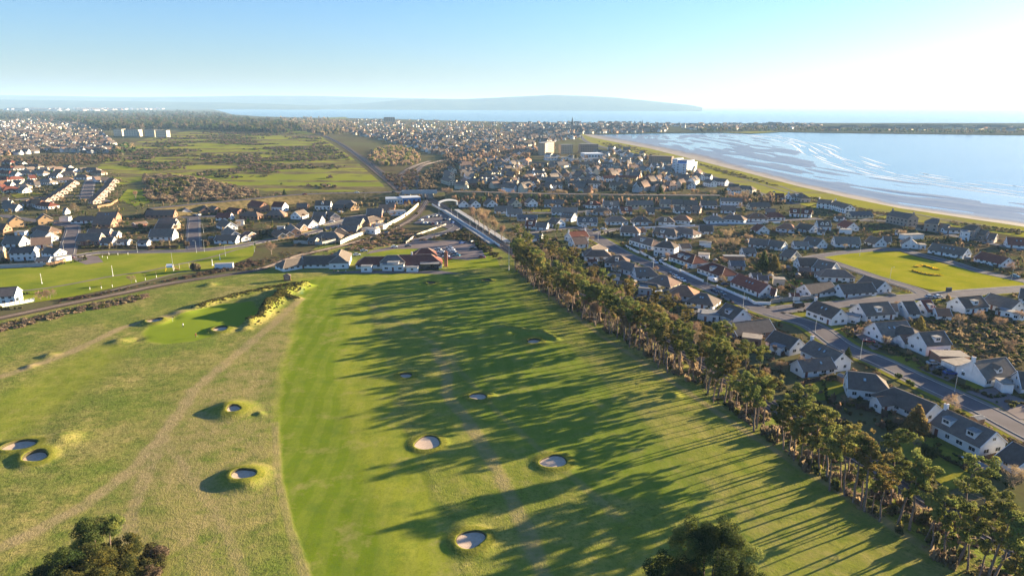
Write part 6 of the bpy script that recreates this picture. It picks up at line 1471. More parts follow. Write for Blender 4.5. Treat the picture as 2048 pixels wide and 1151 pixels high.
clump('evergreen_bush', 1412, 1215, [(-3.6, .2, 2.4, 2.2, 'evergreen'), (-2.0, 1.6, 3.6, 2.0, 'pine'), (-.2, 2.4, 4.2, 2.0, 'evergreen'), (1.6, 1.8, 4.3, 2.1, 'evergreen'), (3.2, .4, 3.2, 2.0, 'pine'), (4.2, -1.4, 2.0, 1.7, 'evergreen'), (.3, -.4, 3.4, 2.4, 'evergreen'), (-2.2, -1.2, 2.4, 2.0, 'gorse'), (-.6, -2.2, 2.2, 1.8, 'gorse'), (2.0, -1.8, 2.4, 2.0, 'evergreen'), (-4.4, -1.8, 1.4, 1.5, 'evergreen')], 'large dark rounded evergreen bush at the bottom edge right of centre', 'bush')
clump('gorse_thicket', 225, 1190, [(-3.0, 3.0, 2.6, 1.5, 'evergreen'), (-1.8, 3.9, 2.6, 1.2, 'pine'), (-.4, 3.4, 1.4, 1.4, 'gorse'), (-2.2, 1.4, 1.6, 1.9, 'gorse'), (-3.0, 2.2, 1.8, 1.5, 'pine'), (-1.2, 2.2, 1.2, 1.6, 'gorse'), (.2, 1.2, 1.0, 1.7, 'gorse'), (-2.6, -1.4, 1.4, 1.9, 'gorse'), (-3.4, -.4, 2.0, 1.8, 'evergreen'), (-4.6, -1.8, 1.8, 1.6, 'evergreen'), (-1.0, .2, 1.6, 2.0, 'gorse'), (.4, -1.2, 1.2, 1.8, 'gorse')], 'yellow green gorse and dark pine thicket at the bottom left edge', 'thicket')
clump('bramble_thicket', 296, 1140, [(-.6, 2.4, .6, 1.2, 'hedge'), (.6, 1.6, .6, 1.3, 'scrub'), (1.2, .2, .5, 1.4, 'hedge'), (.2, -1.0, .6, 1.3, 'gorse'), (1.6, -1.6, .5, 1.2, 'scrub'), (-.4, .6, .5, 1.1, 'hedge')], 'reddish brown bramble thicket right of the gorse at the bottom left', 'thicket')
# ------------------------------------------------------------------ clubhouse and larger buildings
MT['wx'] = MT['glass']; MT['wr'] = simple('red_brick_stack', (.30, .12, .07))
def building(name, specs, label, cat, group=None, lod=0):
    t, x1, y1, x2, y2, W, zr, code = specs[0][:8]; c, rz, L = spec_frame(t, x1, y1, x2, y2, zr)
    root = empty(name, (c.x, c.y, 0), rz); R = (Matrix.Translation((c.x, c.y, 0)) @ Matrix.Rotation(rz, 4, 'Z')).inverted()
    for s_ in specs:
        c2, rz2, L2 = spec_frame(*s_[:5], s_[6], s_[8] if len(s_) > 8 else None)
        wing(root, R @ (Matrix.Translation((c2.x, c2.y, 0)) @ Matrix.Rotation(rz2, 4, 'Z')), L2, s_[5], s_[6], s_[7][2:4], s_[7][0], s_[7][1], s_[7][4:], lod, CAMP)
    return tag(root, label, cat, group)
building('clubhouse_annex', [('Q', 480, 326, 945, 322, 11, 5.8, 'wdgh'), ('Q', 268, 372, 470, 340, 9.5, 5.4, 'wnhg'), ('Q', 978, 248, 945, 320, 10, 6.6, 'wnhh')], 'long low white golf pavilion with dark tiled roof left of the clubhouse', 'pavilion')
building('clubhouse', [('X', 1150, 436, 1400, 432, 13, 6.4, 'wrhhC'), ('X', 870, 452, 1040, 450, 10, 5.6, 'wrhh'), ('X', 1318, 384, 1375, 382, 10, 8.4, 'wrhh'), ('X', 1050, 440, 1130, 438, 9, 6.6, 'wdhh'), ('X', 1010, 510, 1185, 512, 3.4, 3.4, 'wdggF'), ('X', 1050, 492, 1145, 492, 4.4, 4.2, 'wdggF'),
                        ('X', 838, 522, 928, 522, 3.2, 3.3, 'wdggF'), ('X', 1310, 505, 1465, 503, 4.5, 3.2, 'xdggFN'), ('X', 1200, 530, 1300, 530, 3.5, 2.6, 'wdggF')], 'sprawling golf clubhouse with reddish hipped roofs and white bays', 'clubhouse')
def stack(t, x, y, h, label):
    p = P(*T(t, x, y)); r = empty('chimney_stack', (p.x, p.y, 0)); m = MB(); m.box(-.9, .9, -.6, .6, -.1, h); m.box(-1.0, 1.0, -.7, .7, h, h + .2); m.build('stack', MT['wr'], r)
    m = MB()
    for q in (-.4, .4): m.tube((q, 0, h + .2), (q, 0, h + .8), .2, .16, 6)
    m.build('chimney_pot', MT['pot'], r); tag(r, label, 'chimney')
stack('X', 1518, 530, 8.0, 'tall brick chimney at the right end of the clubhouse')
def starter(): 
    p = P(575, 562); z = gz(p.x, p.y); r = empty('starter_hut', (p.x, p.y, z), .3); m = MB(); m.box(-1.6, 1.6, -1.5, 1.5, -.3, 2.4); m.build('wall', MT['wk'], r); m = MB()
    for a, b in (((-1.9, -1.8), (1.9, -1.8)), ((1.9, -1.8), (1.9, 1.8)), ((1.9, 1.8), (-1.9, 1.8)), ((-1.9, 1.8), (-1.9, -1.8))): m.face([(*a, 2.35), (*b, 2.35), (0, 0, 3.6)])
    m.face([(-1.9, -1.8, 2.34), (-1.9, 1.8, 2.34), (1.9, 1.8, 2.34), (1.9, -1.8, 2.34)]); m.build('roof', MT['rd'], r); inst('window', WIN_ME, r, TM(0, -1.5, 1.5, 0, 1.4, 1, 1)); tag(r, 'small brick starter hut with pyramid roof beside the first tee', 'hut')
starter()
def block(name, pts4, h, mat, roofm, floors, per, label, cat, group=None, bands=None):
    "box building from px base of its front: left, right ground px and depth m"
    (x0, y0), (x1, y1), dep = pts4; a = P(x0, y0); b = P(x1, y1); d = Vector((b.x - a.x, b.y - a.y)); L = d.length; rz = math.atan2(d.y, d.x)
    c = Vector((a.x + b.x, a.y + b.y)) / 2 + Vector((-math.sin(rz), math.cos(rz))) * dep / 2; r = empty(name, (c.x, c.y, 0), rz)
    m = MB(); m.box(-L / 2, L / 2, -dep / 2, dep / 2, -.3, h); m.build('wall', mat, r); m = MB(); m.box(-L / 2 - .2, L / 2 + .2, -dep / 2 - .2, dep / 2 + .2, h + .003, h + .5); m.build('roof', roofm, r)
    if bands:
        for (f0, f1, z0, z1, mt) in bands: m = MB(); m.box(-L / 2 + L * f0, -L / 2 + L * f1, -dep / 2 - .35, -dep / 2 - .003, z0, z1); m.build('facade_panel', mt, r)
    for fl in range(floors):
        z = (fl + .55) * h / floors
        for q in range(per):
            inst('window', WIN_FAR, r, TM(-L / 2 + L * (q + .5) / per, -dep / 2 - (.36 if bands and any(b_[0] <= (q + .5) / per <= b_[1] and b_[2] <= z <= b_[3] for b_ in bands) else 0), z, 0, L / per * .42, 1, h / floors * .34))
        for q in range(2): inst('window', WIN_FAR, r, TM((L / 2 if (Vector((CAMP[0], CAMP[1])) - c).dot(d) > 0 else -L / 2), (q - .5) * dep * .5, z, math.pi / 2, 1.8, 1, 1.3))
    return tag(r, label, cat, group)
MT['blue'] = simple('blue_cladding', (.02, .16, .42), .5, .4, .1); MT['tan'] = wallmat('tan_flats_render', (.45, .36, .25)); MT['brownf'] = wallmat('brown_flats_render', (.30, .21, .16)); MT['palegrey'] = wallmat('pale_grey_cladding', (.62, .64, .64))
block('apartment_block', (T('N', 490, 388), T('N', 575, 390), 26), 21, MT['tan'], MT['flat'], 6, 4, 'left face of the tan flats, tallest block behind the terraces', 'flats', 'blocks of flats')
block('apartment_block', (T('N', 576, 372), T('N', 690, 352), 14), 20, MT['tan'], MT['flat'], 6, 6, 'right wing of the tan flats catching the sun', 'flats', 'blocks of flats')
block('apartment_block', (T('N', 780, 368), T('N', 930, 366), 14), 16, MT['tan'], MT['flat'], 5, 7, 'middle tan block of flats behind the terraces', 'flats', 'blocks of flats')
block('apartment_block', (T('N', 1030, 360), T('N', 1255, 358), 15), 16, MT['brownf'], MT['flat'], 5, 10, 'brownish block of flats, right of the three', 'flats', 'blocks of flats')
block('school', (T('N', 1090, 432), T('N', 1320, 430), 30), 8, MT['palegrey'], MT['white'], 1, 6, 'white box shaped hall with flat roof among the terraces', 'hall')
block('school_wing', (T('N', 610, 455), T('N', 920, 445), 14), 4, MT['palegrey'], MT['felt'], 1, 8, 'low flat roofed wing left of the white hall', 'school')
block('school_wing', (T('N', 930, 470), T('N', 1480, 462), 14), 4, MT['palegrey'], MT['flat'], 1, 12, 'long low flat roofed wing in front of the white hall', 'school')
block('apartment_block', (T('O', 470, 490), T('O', 590, 498), 24), 17, MT['blue'], MT['flat'], 5, 5, 'deep blue clad part of the seafront apartments', 'flats', 'blocks of flats')
block('apartment_block', (T('O', 592, 500), T('O', 725, 470), 16), 13, MT['palegrey'], MT['white'], 4, 6, 'pale right wing of the blue seafront apartments', 'flats', 'blocks of flats')
block('apartment_block', (T('O', 405, 470), T('O', 470, 474), 20), 17, MT['ww'], MT['white'], 5, 3, 'white left wing of the blue seafront apartments', 'flats', 'blocks of flats')
block('apartment_block', (T('O', 110, 372), T('O', 400, 384), 14), 12, MT['brownf'], MT['rd'], 4, 12, 'long brown seafront flats left of the blue building', 'flats', 'blocks of flats')
block('warehouse', (T('L', 1480, 250), T('L', 1700, 246), 14), 4.6, MT['palegrey'], MT['steel'], 1, 6, 'grey depot shed beside the road bridge', 'depot', None)
block('warehouse', (T('L', 1700, 246), T('L', 1930, 235), 14), 5.2, MT['blue'], MT['palegrey'], 1, 4, 'depot shed with red and blue panels under the bridge', 'depot', None, [(.05, .45, .3, 2.4, MT['wr']), (.55, .98, .3, 2.4, MT['rr'])])
for a in [((228, 272), (245, 272), 25, 'left wing of the pale hotel on the far links'), ((248, 273), (278, 273), 25, 'middle wing of the pale hotel on the far links'), ((290, 273), (310, 274), 25, 'third wing of the pale hotel on the far links'), ((312, 275), (334, 275), 25, 'right wing of the pale hotel on the far links')]:
    block('hotel_wing', (a[0], a[1], a[2]), 18, MT['wc'], MT['rg'], 4, 6, a[3], 'hotel', 'wings of the hotel')
def church(px_, py_, h, w, label, nave=True):
    p = P(px_, py_); r = empty('church', (p.x, p.y, 0)); m = MB(); m.box(-w, w, -w, w, -1, h * .52); m.build('tower', MT['ws'], r); m = MB()
    n = 8; k = [(math.cos(q * math.pi / 4) * w, math.sin(q * math.pi / 4) * w, h * .52) for q in range(n)]
    for q in range(n): m.face([k[q], k[(q + 1) % n], (0, 0, h)])
    m.build('spire', MT['rg'], r); m = MB(); m.box(w, w + 26, -7, 7, -1, 11); m.build('nave', MT['ws'], r); m = MB()
    m.face([(w, -7.5, 10.8), (w + 26, -7.5, 10.8), (w + 26, 0, 19), (w, 0, 19)]); m.face([(w + 26, 7.5, 10.8), (w, 7.5, 10.8), (w, 0, 19), (w + 26, 0, 19)]); m.face([(w, -7.5, 10.8), (w, 0, 19), (w, 7.5, 10.8)]); m.face([(w + 26, 7.5, 10.8), (w + 26, 0, 19), (w + 26, -7.5, 10.8)]); m.build('roof', MT['rd'], r); tag(r, label, 'church', 'church spires')
church(1144, 264, 52, 4.5, 'dark church with the tallest spire of the far town'); church(1284, 263, 40, 3.5, 'church with the smaller spire, right of the tallest one')
block('tower_block', ((768, 245), (790, 245), 25), 26, MT['brownf'], MT['flat'], 5, 5, 'dark square tower block on the far shore skyline', 'flats')
# ------------------------------------------------------------------ distant town, woods, far shore (past counting)
def far_proto(wall, roof):
    v = np.array([(-.5, -.5, 0), (.5, -.5, 0), (.5, .5, 0), (-.5, .5, 0), (-.5, -.5, .5), (.5, -.5, .5), (.5, .5, .5), (-.5, .5, .5), (-.5, 0, 1), (.5, 0, 1)]); w = [(0, 1, 5), (0, 5, 4), (1, 2, 6), (1, 6, 5), (2, 3, 7), (2, 7, 6), (3, 0, 4), (3, 4, 7), (4, 8, 7), (5, 6, 9)]
    r = np.array([(-.54, -.56, .46), (.54, -.56, .46), (.54, .56, .46), (-.54, .56, .46), (-.54, 0, 1.03), (.54, 0, 1.03)]); return np_mesh('far_wall', v, w, wall), np_mesh('far_roof', r, [(0, 1, 5), (0, 5, 4), (2, 3, 4), (2, 4, 5)], roof)
FP = [far_proto(MT['w' + a], MT['r' + b]) for a, b in (('w', 'b'), ('g', 'd'), ('c', 'n'), ('w', 'n'), ('p', 'b'), ('c', 'b'), ('k', 'd'))]
def far_town(name, pts, n, label, size=(11, 8, 7), trees=0, tk=('scrub', 'twig', 'hedge', 'evergreen'), rows=True):
    poly = np.array([[*P(x, y)[:2]] for x, y in pts]); items = []; k = 0
    L_ = [(P(x, y)) for x, y in pts]; pxs = [q[0] for q in pts]; pys = [q[1] for q in pts]; tr = 0
    while k < n and tr < n * 40:
        tr += 1; x = rp.uniform(min(pxs), max(pxs)); y = min(pys) + (max(pys) - min(pys)) * rp.random() ** .8; p = P(x, y)
        if not inside(np.array([x]), np.array([y]), np.array(pts, float))[0]: continue
        if near_house(p.x, p.y, 5): continue
        a = round((vnoise(np.array([p.x]), np.array([p.y]), 180, 71)[0] * 6)) * .5 + rp.choice((0, 0, 1.57)); f = FP[rp.randrange(len(FP))]; s_ = rp.uniform(.8, 1.5)
        for m in f: items.append((m, p.x, p.y, -.1, size[0] * s_, size[1], size[2] * rp.uniform(.8, 1.3), a))
        k += 1
    merge_copies(name, items, None, label)
    items = []; k = 0; tr = 0
    while k < trees and tr < trees * 40:
        tr += 1; x = rp.uniform(min(pxs), max(pxs)); y = rp.uniform(min(pys), max(pys))
        if not inside(np.array([x]), np.array([y]), np.array(pts, float))[0]: continue
        p = P(x, y)
        if near_house(p.x, p.y, 2): continue
        s_ = rp.uniform(2.5, 5.5); items.append((MICRO[rp.choice(tk)], p.x, p.y, 0, s_, s_, s_ * rp.uniform(.9, 1.8), rp.uniform(0, 6))); k += 1
    if items: merge_copies('distant_trees', items, None, 'trees scattered through the ' + label)
far_town('distant_houses', [(0, 243), (90, 234), (150, 240), (200, 262), (228, 292), (210, 307), (110, 304), (0, 312)], 900, 'pale houses of the far left suburb', trees=900)
far_town('distant_houses', [(620, 247), (700, 238), (850, 240), (1000, 244), (1060, 262), (1045, 292), (940, 318), (860, 306), (790, 287), (700, 268)], 900, 'houses of the mid town beyond the tracks', trees=1500, tk=('scrub', 'twig', 'hedge', 'heather'))
far_town('distant_houses', [(1010, 248), (1200, 246), (1340, 250), (1330, 264), (1150, 268), (1060, 278), (1040, 262)], 620, 'stone houses of the old town round the church spires', (13, 9, 11), trees=420)
far_town('distant_houses', [(1340, 251), (1400, 250), (1560, 248), (1640, 250), (1640, 258), (1540, 258), (1400, 262)], 260, 'buildings on the headland across the bay', (16, 10, 10), trees=350)
far_town('distant_houses', [(1090, 330), (1230, 300), (1330, 318), (1410, 352), (1370, 384), (1000, 384), (1000, 345)], 110, 'packed roofs between the terraces and the seafront', (11, 8, 8), trees=420, tk=('scrub', 'twig', 'hedge', 'heather'))
far_town('distant_houses', [(930, 330), (1010, 312), (1050, 318), (1040, 350), (1000, 376), (920, 378)], 45, 'roofs left of the sunlit climbing row', (10, 8, 7.5), trees=220, tk=('scrub', 'twig', 'hedge'))
far_town('distant_houses', [(1165, 276), (1080, 288), (1040, 300), (1070, 282), (1130, 268)], 90, 'sunlit terraces lining the road to the old town', (12, 9, 9), trees=60)
far_town('distant_houses', [(150, 216), (400, 213), (900, 214), (900, 216.6), (420, 217), (150, 222)], 500, 'pale specks of the town on the far shore', (60, 40, 22))
items = []
for q in range(34):
    x = 1660 + q * 12 + rp.uniform(-3, 3); p = P(x, rp.uniform(256, 262)); f = FP[rp.choice((1, 6, 4, 2))]
    for m in f: items.append((m, p.x, p.y, -.2, rp.uniform(45, 75), 11, rp.uniform(9, 17), rp.uniform(-.15, .15)))
merge_copies('distant_terraces', items, None, 'long dark rows of harbour blocks on the headland across the bay')
items = []
for q in range(16):
    p = P(20 + q * 7 + rp.uniform(-3, 3), rp.uniform(219, 222)); f = FP[1][0], FP[3][1]
    for m in f: items.append((m, p.x, p.y, -.2, rp.uniform(80, 220), 60, rp.uniform(16, 34), rp.uniform(-.2, .2)))
merge_copies('distant_sheds', items, None, 'long white industrial sheds far off at the left')
def far_wood(pts, n, kinds, smin, smax, label):
    items = []; k = 0; pxs = [q[0] for q in pts]; pys = [q[1] for q in pts]; tr = 0
    while k < n and tr < n * 40:
        tr += 1; x = rp.uniform(min(pxs), max(pxs)); y = rp.uniform(min(pys), max(pys))
        if not inside(np.array([x]), np.array([y]), np.array(pts, float))[0]: continue
        p = P(x, y); s_ = rp.uniform(smin, smax); items.append((MICRO[rp.choice(kinds)], p.x, p.y, -.2, s_, s_, s_ * rp.uniform(1., 1.7), rp.uniform(0, 6))); k += 1
    merge_copies('distant_woods', items, None, label)
far_wood([(0, 224), (150, 225), (300, 221), (420, 226), (470, 236), (560, 246), (600, 262), (560, 268), (440, 262), (330, 258), (220, 262), (160, 248), (60, 238), (0, 240)], 2600, ('evergreen', 'evergreen', 'hedge', 'scrub', 'gorse'), 8, 17, 'dark woods beyond the far links')
far_wood([(560, 238), (640, 236), (700, 246), (720, 262), (650, 272), (600, 262)], 500, ('scrub', 'twig', 'hedge', 'heather'), 5, 11, 'leafless woods at the far end of the links')
far_wood([(880, 318), (960, 296), (1060, 300), (1100, 288), (1110, 298), (1050, 318), (940, 334)], 330, ('twig', 'scrub', 'heather'), 3.5, 6.5, 'leafless trees left of the flats')
far_wood([(1390, 256), (1560, 252), (1680, 258), (1840, 262), (2048, 262), (2048, 268), (1800, 265), (1560, 262), (1400, 264)], 420, ('evergreen', 'hedge', 'scrub'), 5, 9, 'dark trees and sea wall growth along the headland')
far_wood([(225, 296), (262, 292), (268, 306), (235, 312)], 60, ('evergreen', 'scrub', 'twig'), 5, 8, 'tall trees at the edge of the far left suburb')
far_wood([(1480, 392), (1560, 396), (1600, 404), (1560, 410), (1480, 402)], 60, ('hedge', 'scrub', 'twig'), 1.6, 3., 'brown shrubs beside the end of the seafront road')
# ------------------------------------------------------------------ cars
def car_mats(c): return simple('car_paint', c, .3, .5, .06)
CP = {k: car_mats(c) for k, c in {'white': (.75, .75, .74), 'silver': (.40, .42, .43), 'grey': (.12, .125, .13), 'black': (.018, .018, .02), 'blue': (.02, .06, .25), 'red': (.32, .02, .02), 'dark blue': (.015, .025, .07), 'teal': (.05, .20, .27), 'maroon': (.16, .015, .03), 'dark red': (.12, .02, .02)}.items()}
def car_meshes(van=False):
    if van: prof = [(-2.6, .35), (2.6, .35), (2.65, .95), (2.2, 1.2), (1.7, 2.1), (1.4, 2.25), (-2.55, 2.3), (-2.65, 1.0)]; cab = [(1.0, 1.25), (2.12, 1.28), (1.66, 2.05), (1.0, 2.05)]; w = 1.0; ax = (-1.6, 1.7)
    else: prof = [(-2.1, .32), (2.1, .32), (2.15, .62), (2.05, .80), (1.05, .95), (-1.85, 1.0), (-2.15, .85)]; cab = [(-1.75, .97), (1.05, .94), (.35, 1.45), (-1.25, 1.45)]; w = .88; ax = (-1.3, 1.35)
    m = MB(); n = len(prof); m.face([(x, -w, z) for x, z in prof]); m.face([(x, w, z) for x, z in reversed(prof)])
    for a, b in zip(prof, prof[1:] + prof[:1]): m.face([(a[0], -w, a[1]), (a[0], w, a[1]), (b[0], w, b[1]), (b[0], -w, b[1])])
    if not van: m.box(-1.2, .32, -w * .78, w * .78, 1.451, 1.5)
    body = m.mesh('body', CP['white']); g = MB()
    for s in (-1, 1):
        q = [(x, s * (w * (.98 if van else 1 - .22 * max(0, (z - .94) / .5)) + (.03 if van else -.01)), z) for x, z in cab]; g.face(q if s < 0 else q[::-1])
    k = len(cab); wf = lambda z: (w * .98 if van else w * (1 - .22 * max(0, (z - .94) / .5)) - .01)
    for a, b in zip(cab, cab[1:] + cab[:1]): 
        off = .04 if van else 0; g.face([(a[0] + off, -wf(a[1]), a[1]), (b[0] + off, -wf(b[1]), b[1]), (b[0] + off, wf(b[1]), b[1]), (a[0] + off, wf(a[1]), a[1])])
    glass = g.mesh('window', MT['glass']); wm = MB(); wm.tube((0, -.11, 0), (0, .11, 0), .33, .33, 12); k = len(wm.v); wm.f.append(tuple(range(11, -1, -1))); wm.m.append(0); wheel = wm.mesh('wheel', MT['rubber'])
    l = MB(); l.box(-.05, .05, -.2, .2, -.09, .09); light = l.mesh('headlight', MT['lamp']); return body, glass, wheel, light, w, ax
CARM, VANM = car_meshes(), car_meshes(True)
def car(px_, py_, heading, colour, label, van=False, group=None, z=.11):
    p = P(px_, py_, z); r = empty('van' if van else 'car', (p.x, p.y, z), heading); body, glass, wheel, light, w, ax = VANM if van else CARM
    b = inst('body', body, r, Matrix.Identity(4)); b.material_slots[0].link = 'OBJECT'; b.material_slots[0].material = CP[colour]; inst('window', glass, r, Matrix.Identity(4))
    for a in ax:
        for s in (-1, 1): inst('wheel', wheel, r, TM(a, s * (w - .08), .33))
    for s in (-1, 1): inst('headlight', light, r, TM((2.66 if van else 2.12), s * w * .68, .68 if not van else .85))
    tag(r, label, 'van' if van else 'car', group)
def road_dir(px_, py_):
    p = P(px_, py_); best = (1e9, 0)
    for L in LINES + [EL]:
        for a, b in zip(L[:-1], L[1:]):
            d = ((a + b) / 2 - Vector(p[:2])).length
            if d < best[0]: best = (d, math.atan2(b.y - a.y, b.x - a.x))
    return best[1]
GP = 'cars in the clubhouse car park'
for i_, (x, y, h, c, l) in enumerate([(876, 500, 2.9, 'silver', 'silver car at the upper left of the clubhouse car rows'), (882, 505, 2.9, 'white', 'white car second in the left clubhouse car row'), (888, 510, 2.9, 'dark blue', 'dark car third in the left clubhouse car row'), (892, 514, 2.9, 'white', 'white car fourth in the left clubhouse car row'), (896, 518, 2.9, 'maroon', 'maroon car nearest the brick chimney of the clubhouse'),
          (899, 497, 2.9, 'silver', 'silver car at the top of the right clubhouse car row'), (903, 501, 2.9, 'white', 'white car second in the right clubhouse car row'), (905, 505, 2.9, 'silver', 'silver car third in the right clubhouse car row'), (909, 508.5, 2.9, 'dark blue', 'dark blue car fourth in the right clubhouse car row'), (913, 512, 2.9, 'teal', 'teal car last in the right clubhouse car row'),
          (924, 487, .8, 'blue', 'blue car on the grass edge above the clubhouse car rows'), (943, 485, 1.0, 'black', 'black car beside the platform fence'), (945, 498, .3, 'black', 'black car alone in the middle of the clubhouse car park'), (964, 515, -.1, 'maroon', 'dark red car alone at the right of the clubhouse car park'), (816, 493, .2, 'grey', 'grey pickup style car behind the clubhouse roofs'),
          (789, 495, .2, 'white', 'white car behind the clubhouse chimney'), (714, 511, .35, 'white', 'white car parked between pavilion and clubhouse'), (728, 503, .35, 'silver', 'silver car on the lane behind the clubhouse')]): car(x, y, h, c, l, group=GP)
GS = 'cars in the station car park'
for i_, (x, y, c) in enumerate([(846, 446, 'silver'), (853, 447, 'white'), (860, 447.5, 'grey'), (867, 448, 'red'), (874, 448, 'white'), (881, 447, 'dark blue'), (857, 435, 'white'), (865, 434, 'grey'), (872, 432, 'silver'), (880, 433, 'dark blue'), (889, 440, 'black'), (843, 441, 'white'), (898, 440, 'silver'), (905, 446, 'blue')]):
    car(x, y, 1.3, c, f'{c} car in the station car park, {ORD[i_]} counting along its rows', group=GS)
GR = 'cars along the residential roads'
for (x, y, h, c, l) in [(1310, 526, None, 'white', 'white car on the straight road beside the two storey white house'), (1326, 521, .6, 'white', 'white car in the driveway of the two storey white house'), (1342, 549, None, 'dark blue', 'dark car parked first of three on the straight road'), (1353, 556, None, 'white', 'white car parked second of three on the straight road'), (1365, 562, None, 'white', 'white car parked third of three on the straight road'),
          (1373, 537, .4, 'white', 'white car in front of the two dormer hipped bungalow'), (1429, 583, None, 'dark blue', 'left of two dark cars parked by the white wall'), (1444, 589, None, 'grey', 'right of two dark cars parked by the white wall'), (1450, 570, .3, 'dark blue', 'dark blue car in the garden drive behind the white wall'), (1529, 597, .2, 'grey', 'grey car against the gable of the long dark roofed bungalow'), (1556, 598, .2, 'silver', 'silver car beside the small white gable extension'),
          (1689, 591, -.5, 'white', 'white car in front of the long white bungalow by the green'), (1859, 595, None, 'silver', 'silver car, left of two at the corner of the green'), (1876, 595, None, 'white', 'white car, right of two at the corner of the green'), (2030, 554, None, 'teal', 'teal hatchback beside the green at the right edge'), (1738, 684, -.5, 'red', 'red car beside the grey gabled bungalow'), (1784, 691, -.4, 'black', 'dark car in front of the small garage'),
          (1866, 728, .05, 'silver', 'silver estate car by the flat roofed garage'), (1884, 740, -.15, 'black', 'black car in the middle of three on the drive'), (1900, 748, -.15, 'blue', 'blue car nearest the road of three on the drive'), (1090, 460, .1, 'white', 'white car by the houses below the station trees'), (1170, 455, .1, 'white', 'white car beside the two gabled dormers'), (1190, 461, .1, 'blue', 'blue car left of the white one on the side road'), (1207, 459, -.1, 'white', 'white car right of the blue one on the side road'),
          (142, 516, .1, 'dark red', 'dark red car at the turning head of the estate'), (390, 431, 1.5, 'grey', 'grey car left of a white one at the top of the cul de sac'), (398, 431, 1.5, 'white', 'white car at the top of the cul de sac'), (714, 416, .1, 'white', 'white car beside the buff hipped house'), (681, 425, .1, 'white', 'white car on the loop road by the dark roofs'), (664, 444, .1, 'white', 'white car beside the lit gable on the estate loop'), (635, 455, .4, 'dark blue', 'dark car in front of the white gabled estate house'),
          (616, 459, .6, 'red', 'red car beside the small brick gable on the loop road'), (609, 443, .1, 'blue', 'blue car behind the white gabled estate house'), (1375, 398, .1, 'white', 'white car on the wall lane below the pinkish block'), (1548, 385, None, 'grey', 'grey car on the seafront road'), (1520, 393, .05, 'dark blue', 'dark car at the end of the cross road near the sea'), (1560, 432, .1, 'dark red', 'dark red car in front of the orange hipped roof')]:
    car(x, y, road_dir(x, y) if h is None else h, c, l, group=GR)
for (x, y, c, l) in [(609, 389.5, 'red', 'red car driving on the embanked cross road'), (714, 386, 'white', 'white car driving on the cross road left of the bridge'), (788, 385, 'black', 'black car about to cross the bridge'), (806, 384.5, 'white', 'white car on the bridge'), (842, 384, 'silver', 'silver car crossing the right half of the bridge')]:
    car(x, y, road_dir(x, y), c, l, group='cars on the cross road', z=EZ + .03)
car(1426, 563, road_dir(1426, 563) + .2, 'white', 'white camper van beside the hipped bungalow on the straight road', True); car(1316, 591, .1, 'silver', 'silver van in the yard behind the orange hipped roof', True); car(1597, 614, road_dir(1597, 614), 'black', 'black van turning on the road by the corner bungalow', True)
# ------------------------------------------------------------------ walls, fences, posts
def pwall(name, pts, h, th, mat, label, cat='wall', piers=0, cap=None, group=None, z=0., pmat=None):
    g = [Vector(P(*q)[:2]) for q in pts]; o = g[0]; r = empty(name, (o.x, o.y, z)); tag(r, label, cat, group)
    for a, b in zip(g[:-1], g[1:]):
        d = b - a; m = MB(); m.obox((a + b) / 2 - o, d / d.length, d.length / 2, th / 2, -.1, h); m.build('wall_length', mat, r)
        m = MB(); m.obox((a + b) / 2 - o, d / d.length, d.length / 2 + .05, th / 2 + .05, h + .002, h + .09); m.build('coping', cap or mat, r)
        if piers:
            n = max(1, int(d.length / piers))
            for k in range(n + 1): c = a + d * (k / n) - o; m = MB(); m.obox(c, d / d.length, th * .9, th * .9, -.1, h + .3); m.build('pier', pmat or mat, r)
GW = 'white garden walls along the straight road'
for pts, lab in [([(1252, 494), (1278, 507)], 'white garden wall length furthest up the straight road'), ([(1281, 506), (1308, 521)], 'white garden wall in front of the dormered brown hip'), ([(1319, 525), (1358, 543)], 'white garden wall below the two storey white house'), ([(1361, 543), (1406, 564)], 'white garden wall by the camper van'), ([(1434, 575), (1468, 589), (1492, 599)], 'stepped white garden wall in front of the long dark roofed bungalow'), ([(1496, 600), (1509, 608), (1540, 609)], 'white corner wall at the road junction')]:
    pwall('garden_wall', pts, 1.15, .25, MT['white'], lab, piers=6, group=GW)
pwall('garden_wall', [(1541, 606), (1575, 601), (1634, 597)], 1.6, .3, MT['ws'], 'grey stone wall running right from the junction')
pwall('garden_wall', [(1240, 458), (1275, 457), (1300, 456), (1390, 452)], 1.0, .25, MT['white'], 'long white wall before the brown hipped row')
pwall('garden_wall', [(1410, 447), (1500, 448), (1560, 446)], 1.0, .25, MT['white'], 'white wall before the orange hip at the right of the row')
pwall('garden_wall', [(1740, 612), (1700, 612)], 1.0, .25, MT['concrete'], 'low wall by the corner of the green')
pwall('garden_wall', [(1690, 600), (1770, 588), (1792, 592), (1760, 580)], .8, .25, MT['ws'], 'low hedge topped wall round the long white bungalow lawn')
pwall('garden_wall', [(0, 536), (45, 534), (92, 532)], 1.9, .2, MT['wg'], 'grey boundary wall below the left estate houses')
